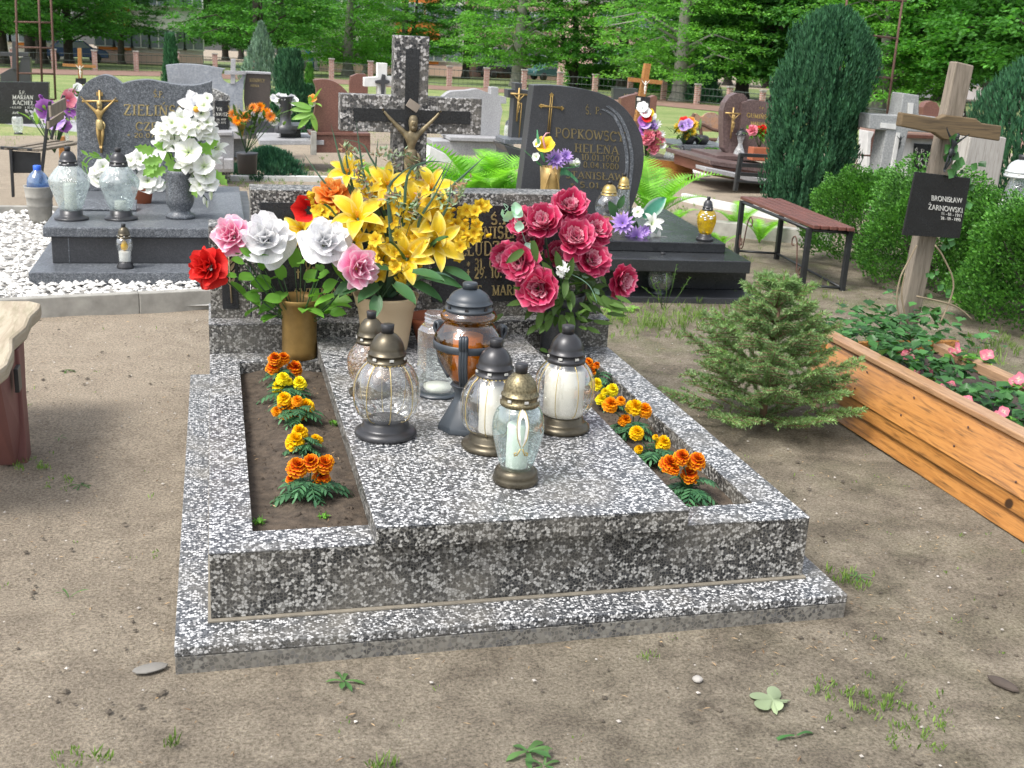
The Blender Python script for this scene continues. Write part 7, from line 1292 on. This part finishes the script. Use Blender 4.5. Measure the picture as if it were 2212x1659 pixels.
lant_px('hourglass lantern with white lower part and black lid before the violet brown headstone', 1596, 337, 277, .16, 27, [(0, 0), (.9, 0), (.9, .03), (0, .03)], [(1, .03), (.75, .2), (.35, .42), (.5, .6), (.7, .74)], (.85, .74), (CORW, GLF, IRON))
p = PY(1640, 346, 9.7); t = thing('flower_box', 'orange plastic window box with red flowers before the violet brown headstone', 'flower box', p); w_ = mpp(p); MB().box(p.x-.13, p.y-.08, p.z, p.x+.19, p.y+.06, p.z+28*w_).build('box', TERR, t, .008)
fl_cluster('flower_bunch', 'red and pink geraniums in the orange plastic window box', 'flowers', PY(1640, 320, 9.7), [(1625, 282, .1, PKS, 'r'), (1631, 280, .08, PKS, 'o'), (1646, 282, .1, REDP, 'r'), (1658, 284, .09, REDP, 'r'), (1652, 281, .08, REDP, 'o')], 9.7, ROSEL, 60, spread=.1)
bush('clipped_shrub', 'small clipped yellow green ball shrub before the stone table', 'shrub', G(1540, 362)+Vector((0, .1, -.02)), .14, .14, .27, BOX, 2500, .035, .02, .1)
for k, (x, y, w_) in enumerate(((1500, 372, 1), (1512, 376, 1), (1524, 380, .8))): rock(x, y, .09*w_, M_plain('white_rock', (.65, .65, .63), .8), ('white flat stone at the corner of the orange grave box', 'second white flat stone, right of the first one by the grave box', 'smallest white flat stone below the ball shrub')[k], 1.3, .8, .4)
rc = G(1640, 455); rock(1628, 446, .16, M_plain('lime_rubble', (.6, .58, .56), .9), 'heap of whitish rubble at the foot of the tall thuja', 1.6, .9, .3)
# black steel chair bench in front
t = grave('black steel bench end with rails left of the tall thuja', 1600, 9.0, 'bench', 'bench'); Y = 9.0
stone([(1599, 332), (1608, 333), (1594, 413), (1586, 413)], Y, .05, IRON, 'leg', t); stone([(1600, 331), (1680, 335), (1680, 342), (1600, 339)], Y-.01, .04, IRON, 'rail', t); stone([(1602, 352), (1680, 356), (1680, 365), (1601, 361)], Y-.01, .04, IRON, 'rail', t); stone([(1600, 372), (1680, 377), (1680, 386), (1598, 380)], Y-.01, .04, IRON, 'rail', t); stone([(1592, 389), (1680, 396), (1680, 401), (1591, 394)], Y-.01, .04, IRON, 'seat_rail', t)
# 8 right: roughcast concrete cross, trellis, brown stones, name frame, plank pillar, silver lantern
Y = 7.1; t = grave('large roughcast concrete cross with white inset strips behind the box bushes', 1940, Y, 'cross', 'stone_cross')
stone([(1952, 201), (1986, 206), (1985, 248), (2060, 258), (2058, 290), (1962, 284), (1930, 430), (1890, 425), (1915, 282), (1877, 278), (1880, 246), (1943, 250)][0:12], Y, .2, CONR, 'cross', t, .008)
for q in (((1963, 222), (1974, 223), (1972, 246), (1962, 246)), ((1904, 265), (1936, 268), (1935, 280), (1903, 276)), ((1938, 286), (1945, 287), (1921, 430), (1912, 430))): MB().prism([PY(x, y, Y-.015) for x, y in q], (0, .014, 0)).build('inset_strip', CONW, t)
f_ = PY(1941, 322, Y-.03); corpus(t, f_, (PY(1944, 290, Y).z-f_.z)*.9, CORD)
t = grave('rusty iron rod frame behind the tall thuja and the concrete cross', 1900, 9., 'trellis', 'iron_frame'); Y = 9.; mb = MB()
for a, b in (((1958, -60), (1905, 330)), ((1835, -60), (1800, 330))): mb.tube([PY(*a, Y), PY(*b, Y)], .014, 5)
for a, b in (((1830, 70), (1936, 83)), ((1815, 160), (1923, 169)), ((1790, 250), (1900, 258)), ((1840, -4), (1958, 2)), ((1790, 331), (1905, 338))): mb.tube([PY(*a, Y), PY(*b, Y)], .011, 5)
mb.build('rods', RUST, t)
Y = 9.5; t = grave('reddish brown headstone with white edge behind the concrete cross', 1895, Y); stone([(1878, 300), (1890, 288), (1902, 284), (1935, 286), (1935, 400), (1872, 400)], Y, .14, BRN, 'headstone', t); stone([(1875, 283), (1889, 285), (1882, 300), (1876, 400), (1870, 400)], Y-.02, .2, CONW, 'white_edge', t)
Y = 13.; t = grave('small round topped brown stone seen left of the leaning wooden cross', 2000, Y); stone([(1994, 232), (2000, 222), (2012, 218), (2024, 222), (2031, 236), (2032, 275), (1994, 275)], Y, .14, BRN, 'headstone', t)
Y = 13.; t = grave('low brown stone with curved top right of the leaning wooden cross', 2110, Y); stone([(2114, 258), (2122, 254), (2140, 255), (2152, 260), (2153, 280), (2112, 280)], Y, .14, BRN, 'headstone', t)
Y = 7.9; t = grave('black name plate in a white stone frame behind the leaning wooden cross', 2010, Y); stone([(1968, 296), (2085, 302), (2085, 420), (1955, 420)], Y, .14, CONW, 'headstone', t); stone([(1976, 310), (2075, 316), (2075, 410), (1966, 410)], Y-.02, .018, BLK, 'name_plate', t); letter([('Ś.P.', 1976, 330, 2000, 332, 9), ('Ś.', 2022, 334, 2032, 335, 9), ('KUBIAK', 1982, 358, 2060, 364, 17)], Y-.021, SILV, t); stone([(1950, 290), (2055, 294), (2055, 302), (1950, 298)], Y-.05, .2, BRN, 'coping', t)
fl_cluster('flower_bunch', 'white and orange flowers peeping under the beam of the leaning cross', 'flowers', PY(2060, 320, 7.2), [(2050, 296, .06, WHT, 'o'), (2058, 302, .06, ORP, 'o'), (2044, 300, .05, LIL and WHG, 'o'), (2055, 382, .06, ORP, 'o'), (2046, 385, .05, WHT, 'o')], 7.2, ROSEL, 14, spread=.07)
t = grave('stack of pale stone slabs and a green tinted vase by the wooden pillar', 2070, 6.9, 'stone stack', 'stone_stack'); [rect(2060, 325+k*18, 2090, 341+k*18, 6.9, .1, CONW, 'slab', t) for k in range(4)]
Y = 6.; t = grave('thick weathered pale wooden pillar post right of the leaning cross', 2130, Y, 'pillar', 'wooden_pillar'); stone([(2097, 295), (2140, 290), (2175, 298), (2145, 470), (2060, 470)], Y, .28, M_wood('silver_grey_wood', (.4, .38, .35), (.32, .3, .27), (.2, .18, .16), (22, 22, 1.5), .85, False), 'post', t, .01)
zq_ = PY(2192, 455, 5.2).z; tq_ = thing('stone_pedestal', 'grey stone block carrying the silver lantern at the right edge', 'pedestal', PY(2192, 480, 5.2)); qq_ = PY(2192, 455, 5.2); block(qq_.x-.2, 5.0, gz(5.2)-.05, qq_.x+.25, 5.45, zq_-.001, GRY, 'block', tq_)
lant_px('large silver metal and glass lantern at the right edge', 2192, 455, 335, zq_, 66, [(0, 0), (.8, 0), (.8, .05), (0, .05)], [(.85, .05), (.9, .2), (.75, .45), (.55, .62)], (1.05, .6), (M_plain('silver_metal', (.5, .5, .5), .3, .8), GLC, M_plain('pale_silver_lid', (.6, .63, .63), .35, .4)))
fl_cluster('flower_bunch', 'white and yellow chrysanthemums above the box bush at the right', 'flowers', PY(2145, 500, 4.4), [(2136, 448, .08, YELS, 'd'), (2122, 452, .09, WHT, 'd'), (2142, 458, .07, YELS, 's'), (2150, 442, .08, YELS, 'd'), (2130, 440, .08, WHT, 'd'), (2160, 450, .09, WHT, 'd'), (2165, 442, .07, WHT, 'd'), (2152, 460, .07, WHT, 'd')], 4.4, ROSEL, 12, spread=.06)

# ================================================================== FENCE
fe = thing('fence', 'long fence of brick posts with thin steel mesh along the cemetery edge', 'fence', far2[0])
BRK, nt_, b_2 = nmat('brick_post'); v_ = coords(nt_, 1.); bt_ = nd(nt_, 'ShaderNodeTexBrick', {'Scale': 1., 'Color1': (.36, .2, .16, 1), 'Color2': (.28, .15, .12, 1), 'Mortar': (.4, .36, .32, 1), 'Brick Width': .25, 'Row Height': .08, 'Mortar Size': .012})
mp_ = nd(nt_, 'ShaderNodeMapping', {'Rotation': (pi/2, 0, 0)}); nt_.links.new(v_, mp_.inputs[0]); nt_.links.new(mp_.outputs[0], bt_.inputs[0]); nt_.links.new(bt_.outputs[0], b_2.inputs['Base Color']); b_2.inputs['Roughness'].default_value = .9
postx = [-56, 30, 118, 206, 295, 383, 465, 545, 630, 716, 800, 885, 970, 1050, 1131, 1208, 1284, 1359, 1432, 1504, 1573, 1644, 1715, 1786, 1856, 1926, 1996, 2066, 2136, 2206, 2276]
basey = lambda x: float(np.interp(x, [-80, 206, 383, 545, 716, 970, 1131, 1284, 1432, 1504, 1573, 1644, 1800, 2350], [146, 153, 157, 163, 171, 187, 195, 205, 217, 226, 232, 240, 262, 322]))
pp_ = []
for x in postx:
    b0 = G(x, basey(x)); m_ = mpp(b0); h_ = 41*m_; w_ = 5.2*m_; pp_.append((b0, h_))
    po_ = block(b0.x-w_, b0.y-w_, b0.z-.1, b0.x+w_, b0.y+w_, b0.z+h_, BRK, 'brick_post', fe); block(b0.x-w_*1.25, b0.y-w_*1.25, b0.z+h_+.001, b0.x+w_*1.25, b0.y+w_*1.25, b0.z+h_+.06, CON, 'cap', po_)
mb = MB()
for (a, ha), (b, hb) in zip(pp_[:-1], pp_[1:]):
    for f_ in (.15, .5, .85): mb.tube([a+Vector((0, 0, ha*f_)), b+Vector((0, 0, hb*f_))], .014, 4)
    for k in range(1, 8): q = a.lerp(b, k/8); mb.tube([q, q+Vector((0, 0, ha*.9))], .006, 3)
mb.build('mesh_panel', M_plain('grey_green_wire', (.06, .08, .07), .6), fe)

# ================================================================== TREES
def make_tree(Hh, R, z0, nsp, nl, leaf, lm, bark, tr, droop=.35, seed=1, clear=0., fork=False):
    nl = int(nl*1.25)
    rr_ = np.random.RandomState(seed); P = []; D = []; NN = []; T = MB()
    top_ = Hh*.8; tx = rr_.uniform(-.3, .3); T.tube([(0, 0, -.2), (0, 0, .12), (.02, 0, .5), (tx*.3, 0, z0+1), (tx, .1, Hh*.5), (tx, 0, top_)], [tr*2.1, tr*1.5, tr*1.1, tr*.92, tr*.6, .04], 12)
    if fork: T.tube([(0, 0, .3), (.5, .1, 1.6), (1.1, .1, 4), (1.3, 0, 8)], [tr*.7, tr*.6, tr*.45, .04], 8)
    sprays = []
    for i in range(nsp):
        u = rr_.rand()**1.25; z = z0+(Hh-z0)*u; rmax = R*(math.sin(min(1, (u*.8+.32))*pi)**.6); a = rr_.uniform(0, 2*pi); q = rr_.uniform(.1, 1)**.6; r = rmax*q
        sprays.append((r*cos(a), r*sin(a), z-droop*r*.35*(1-u), a, rmax))
        if i % 16 == 0: T.tube([(tx*z/Hh*.8, 0, max(.6, z-.25*r)), (r*.5*cos(a), r*.5*sin(a), z+.1), (r*cos(a), r*sin(a), z-droop*r*.3)], [tr*.28, tr*.14, .015], 5)
    S = np.array(sprays); n = len(S)*nl; idx = np.repeat(np.arange(len(S)), nl); a = S[idx, 3]; sz = rr_.uniform(.55, 1.15, len(S))[idx]
    ln = rr_.normal(0, .42, n)*sz; la = rr_.normal(0, .34, n)*sz; up = rr_.normal(0, .07, n)-.22*ln*droop-.1*ln**2
    x = S[idx, 0]+np.cos(a)*ln-np.sin(a)*la; y = S[idx, 1]+np.sin(a)*ln+np.cos(a)*la; z = S[idx, 2]+up
    P = np.stack([x, y, z], 1); D = np.stack([np.cos(a)+rr_.normal(0, .8, n), np.sin(a)+rr_.normal(0, .8, n), rr_.normal(-.15, .35, n)], 1); NN = np.stack([rr_.normal(0, .45, n), rr_.normal(0, .45, n), np.ones(n)], 1)
    t = thing('broadleaf_tree', '', 'tree', (0, 0, 0)); c_ = MB(); c_.leaves(P, D, NN, rr_.uniform(.7, 1.3, n)*leaf, rr_.uniform(.5, .75, n)*leaf, .15); c_.build('crown', lm, t); T.build('trunk', bark, t); return t
LB = M_leaf('spring_beech_leaf', (.1, .28, .045), (.18, .42, .08), .5, .5, sc=.8); LM = M_leaf('mid_green_leaf', (.065, .2, .045), (.12, .33, .07), .5, .5, sc=.6); LD = M_leaf('deep_green_leaf', (.05, .155, .045), (.1, .26, .07), .5, .5, sc=.6)
pro = {'b': make_tree(11, 4.2, 1.5, 520, 46, .17, LB, BARKL, .36, .3, 1), 'B': make_tree(9, 3.6, 1.2, 460, 46, .16, LB, BARKL, .3, .4, 2), 'm': make_tree(13, 4.4, 2.2, 520, 42, .2, LM, BARK, .28, .35, 3), 'M': make_tree(12, 3.8, 2.0, 460, 42, .2, LM, BARK, .24, .45, 4, fork=True), 'd': make_tree(15, 5.0, 3.6, 560, 42, .26, LD, BARK, .34, .3, 5), 'D': make_tree(16, 4.6, 1.9, 560, 44, .28, LD, BARK, .3, .5, 6)}
used = set()
TR = [  # kind, photo x, foot y, scale, label
 ('b', 1465, 219, .86, 'bright spring green beech with flared silvery trunk right of the middle', 'B1'), ('b', 1118, 186, 1., 'bright green spreading tree with pale trunk behind the light grey wavy headstone', 0), ('B', 752, 164, 1.05, 'bright green low crowned tree left of the terrazzo cross', 0), ('B', 792, 160, .9, 'slim bright tree directly behind the terrazzo cross top', 0),
 ('B', 1895, 250, .85, 'pale green tree with light foliage right of the tall thuja', 0), ('M', 1005, 170, 1., 'dark trunk tree between the cross and the spreading bright tree', 0), ('m', 558, 160, 1.1, 'tall straight trunk tree behind the slender blue green thuja', 0), ('M', 604, 150, 1.0, 'forked leaning twin trunk tree left of the middle', 0),
 ('d', 263, 139, .62, 'dark trunk tree before the orange bay of the apartment block', 0), ('m', 150, 140, .9, 'tree with dense crown left of the orange building', 0), ('m', 92, 138, 1., 'green tree behind the iron frame at the far left', 0), ('M', 10, 138, 1., 'green tree cut by the left edge', 0), ('m', 349, 137, 1., 'dark leaved tree over the white walls at the left', 0), ('M', 420, 142, 1.1, 'dark tree left of the tall straight trunk', 0),
 ('m', 680, 150, .9, 'thin tree just right of the forked one', 0), ('m', 1340, 196, 1., 'dark trunk tree left of the flared beech', 0), ('D', 1530, 212, 1., 'dark tree with low boughs right of the flared beech', 0), ('D', 1600, 216, 1.05, 'deep green tree behind the violet brown headstone', 0), ('D', 1680, 225, 1.05, 'deep green tree left of the tall thuja top', 0), ('D', 1780, 232, 1., 'deep green tree hidden behind the tall thuja', 0),
 ('m', 1960, 250, 1., 'mid green tree with dark trunk left of the leaning cross', 0), ('m', 2060, 258, 1.05, 'mid green tree right behind the leaning cross', 0), ('M', 2170, 266, 1., 'mid green tree at the right edge of the picture', 0), ('m', 2290, 280, 1.05, 'tree beyond the right edge of the picture', 0), ('M', 1240, 190, .9, 'shaded tree behind the tall black headstone', 0), ('M', 870, 165, 1., 'shaded tree behind the right arm of the cross', 0), ('m', -60, 140, 1., 'tree beyond the left edge', 0)]
back = [(-40, 126), (60, 128), (400, 128), (480, 130), (520, 128), (650, 134), (720, 138), (840, 142), (930, 146), (1050, 152), (1180, 158), (1290, 166), (1400, 172), (1490, 178), (1570, 184), (1650, 190), (1740, 196), (1840, 204), (1930, 210), (2020, 218), (2120, 226), (2220, 236)]
def place(kind, x, y, s, lab, grp):
    g0 = G(x, y); k = pro[kind]; o = k if kind not in used else copy_tree(k); used.add(kind); relabel(o, g0-Vector((0, 0, .05)), lab, rnd(0, 6.28), s); o['group'] = grp; return o
for kd, x, y, s, lab, _ in TR:
    o = place(kd, x, y, s, lab, 'broadleaf trees along the fence'); g0 = o.location
    if _: o.rotation_euler.z = 1.0
ordw = ('first', 'second', 'third', 'fourth', 'fifth', 'sixth', 'seventh', 'eighth', 'ninth', 'tenth', 'eleventh', 'twelfth', 'thirteenth')
for i, (x, y) in enumerate(back):
    side = 'left' if i < 10 else 'right'; n = i if i < 10 else len(back)-1-i
    place('dddD'[i % 4] if i < 13 else 'dD'[i % 2], x+rnd(-10, 10), y, rnd(.95, 1.2), 'distant dark tree in the back row, %s from the %s' % (ordw[n], side), 'dark trees of the back row')
conifer('spruce', 'small blue grey spruce left of the middle before the fence posts', G(530, 163)+Vector((0, -22, .3)), 1.0, 2.4, 5000, M_leaf('blue_spruce', (.1, .18, .14), (.2, .3, .24), .1), .16, .05, lambda v: (1-v)*1., .4, cat='spruce'); conifer('thuja', 'narrow grey green thuja at the left edge of the pale curved headstone', G(366, 230)+Vector((0, 2, 0)), .22, 1.5, 4000, THU, .1, .03, lambda v: (1-v*.8)**.7, .3); conifer('spruce', 'young grey green spruce behind the fence right of the flared beech', G(1490, 222)+Vector((1, 1, 0)), .8, 1.9, 4000, THU, .2, .06, lambda v: (1-v)*1., .4, cat='spruce')
# hedge behind the fence
hd_ = thing('hedge', 'long clipped dark hedge beyond the fence at the right', 'hedge', G(1300, 195)); mb = MB(); P = []; D = []; 
A = G(1230, 186); B = G(1480, 205)
for _ in range(9000):
    u = rnd(0, 1); q = A.lerp(B, u); P.append((q.x+rnd(-.5, .5), q.y+rnd(-.6, .6), q.z+rnd(0, 1.35))); D.append((rnd(-1, 1), rnd(-1, 1), rnd(-.2, 1)))
mb.leaves(P, D, rs.randn(9000, 3), .2, .12); mb.build('foliage', LM, hd_)

# ================================================================== HOUSES AND CARS BEYOND THE TREES
PLW = M_plain('white_render', (.85, .8, .78), .85, var=.06, sc=.3); PLO = M_plain('orange_render', (.85, .26, .06), .8, var=.08, sc=.3); PLP = M_plain('pink_render', (.7, .48, .42), .85, var=.06, sc=.3); WIN = M_plain('window_glass', (.2, .24, .28), .1)  # pane colour lightened to grey-blue, sky reflection put into the base colour
def house(label, x0, x1, ytop, D_, mats, nwin, floors, base=None):
    """long block facing the cemetery; x0,x1,ytop in photo pixels at distance D_ (metres)"""
    Yh = D_; a = PY(x0, ytop, Yh); b = PY(x1, ytop, Yh); z0_ = gz(Yh)-.2; zt_h = max(a.z, b.z); t = thing('apartment_building', label, 'building', (a.x, Yh, z0_)); w = b.x-a.x
    block(a.x, Yh, z0_, b.x, Yh+9, zt_h, mats[0], 'wall', t); block(a.x-.3, Yh-.3, zt_h+.01, b.x+.3, Yh+9.3, zt_h+.3, CON, 'roof', t)
    if mats[1] is not None: k = w*.3; block(a.x+w*mats[2], Yh-.35, z0_+1.1, a.x+w*mats[2]+k, Yh-.005, zt_h-.2, mats[1], 'painted_bay', t)
    if base: block(a.x-.02, Yh-.4, z0_, b.x+.02, Yh-.36, z0_+1., base, 'plinth_band', t)
    fh = 2.9
    for fl in range(floors):
        for k in range(nwin):
            xc = a.x+w*(k+.5)/nwin; zc = z0_+1.3+fl*fh
            if zc+1.3 > zt_h: continue
            fr_ = block(xc-.75, Yh-.42, zc, xc+.75, Yh-.37, zc+1.35, WHP, 'window', t); block(xc-.66, Yh-.435, zc+.08, xc-.04, Yh-.421, zc+1.27, WIN, 'pane', fr_); block(xc+.04, Yh-.435, zc+.08, xc+.66, Yh-.421, zc+1.27, WIN, 'pane', fr_)
house('white and orange rendered apartment block at the left behind the trees', 196, 430, -140, 86, (PLW, PLO, .02), 6, 3, PLP); house('small orange rendered building at the far left behind the iron frame', -60, 120, -60, 92, (PLW, PLO, .45), 5, 3); house('white apartment block with an orange strip behind the terrazzo cross', 690, 1010, -140, 88, (PLW, PLO, .52), 7, 3, PLP); house('pale pink apartment block behind the spreading bright tree', 1030, 1230, -100, 92, (PLP, None, 0), 7, 3); house('white low house with pink wall behind the flared beech', 1290, 1500, 20, 78, (PLP, None, 0), 6, 2)
house('white building glimpsed in the gaps of the right hand trees', 1900, 2300, -60, 84, (PLW, None, 0), 9, 3)
def car(label, x, y, colr, rz=0., s=1.):
    g0 = G(x, y); t = thing('parked_car', label, 'car', (0, 0, 0), 'cars parked beyond the fence'); pm_ = M_plain('car_paint_%s' % label[:12], colr, .25, .2, .05, coat=.6)
    pr = [(-2.1, .35), (-2.1, .75), (-1.95, .88), (-1.5, .92), (-1.0, 1.38), (.55, 1.42), (1.15, .98), (1.9, .86), (2.1, .7), (2.12, .35)]
    MB().prism([(a, -.8, b) for a, b in pr], (0, 1.6, 0)).build('body', pm_, t, .06)
    for s_ in (-.806, .796): 
        m_ = MB()
        for q in ([(-1.35, .95), (-.95, 1.3), (-.25, 1.32), (-.25, .95)], [(-.17, .95), (-.17, 1.32), (.5, 1.34), (.95, .97)]): m_.prism([(a, s_, b) for a, b in q], (0, .01, 0))
        m_.build('side_windows', WIN, t)
    for a in (-1.3, 1.3):
        for s_ in (-.82, .62): MB().lathe([(0, 0), (.2, 0), (.32, .02), (.32, .18), (.2, .2), (0, .2)], M=Matrix.Rotation(-pi/2, 4, 'X'), o=(a, s_, .32), seg=20).build('wheel', BLKP, t)
    for s_ in (-.6, .45): MB().box(-2.12, s_, .6, -2.09, s_+.2, .74).build('headlight', GLF, t)
    t.location = (g0.x, g0.y, g0.z); t.rotation_euler.z = rz; return t
car('black car parked beyond the fence left of the spreading bright tree trunk', 1085, 169, (.02, .025, .03), .3); car('second dark car right behind the black one', 1035, 165, (.03, .04, .05), .3); car('dark red car parked right of the black ones', 1165, 170, (.12, .02, .02), .4); car('teal car glimpsed right of the pale tree trunk', 1192, 174, (.06, .16, .17), .3); car('dark car beyond the fence left of the cross', 725, 152, (.04, .05, .05), .2); car('blue car glimpsed at the left between the trees', 162, 134, (.05, .09, .22), .2)
for lab, x, cl in (('green recycling igloo by the tall straight trunk', 628, (.05, .25, .15)), ('blue recycling igloo left of the thin tree', 655, (.1, .3, .6)), ('white recycling igloo between the green and the blue one', 642, (.5, .5, .5))):
    g0 = G(x+3, 150); t = thing('recycling_container', lab, 'container', g0); OFF[t] = Vector(); MB().lathe([(.0, 0), (.75, 0), (.8, .2), (.78, .8), (.6, 1.35), (.25, 1.65), (0, 1.7)], seg=20).build('shell', M_plain('igloo_%d' % x, cl, .5), t); MB().lathe([(.6, .9), (.73, .95), (.73, 1.1), (.66, 1.2)], seg=20, cap=False).build('opening_band', BLKP, t)
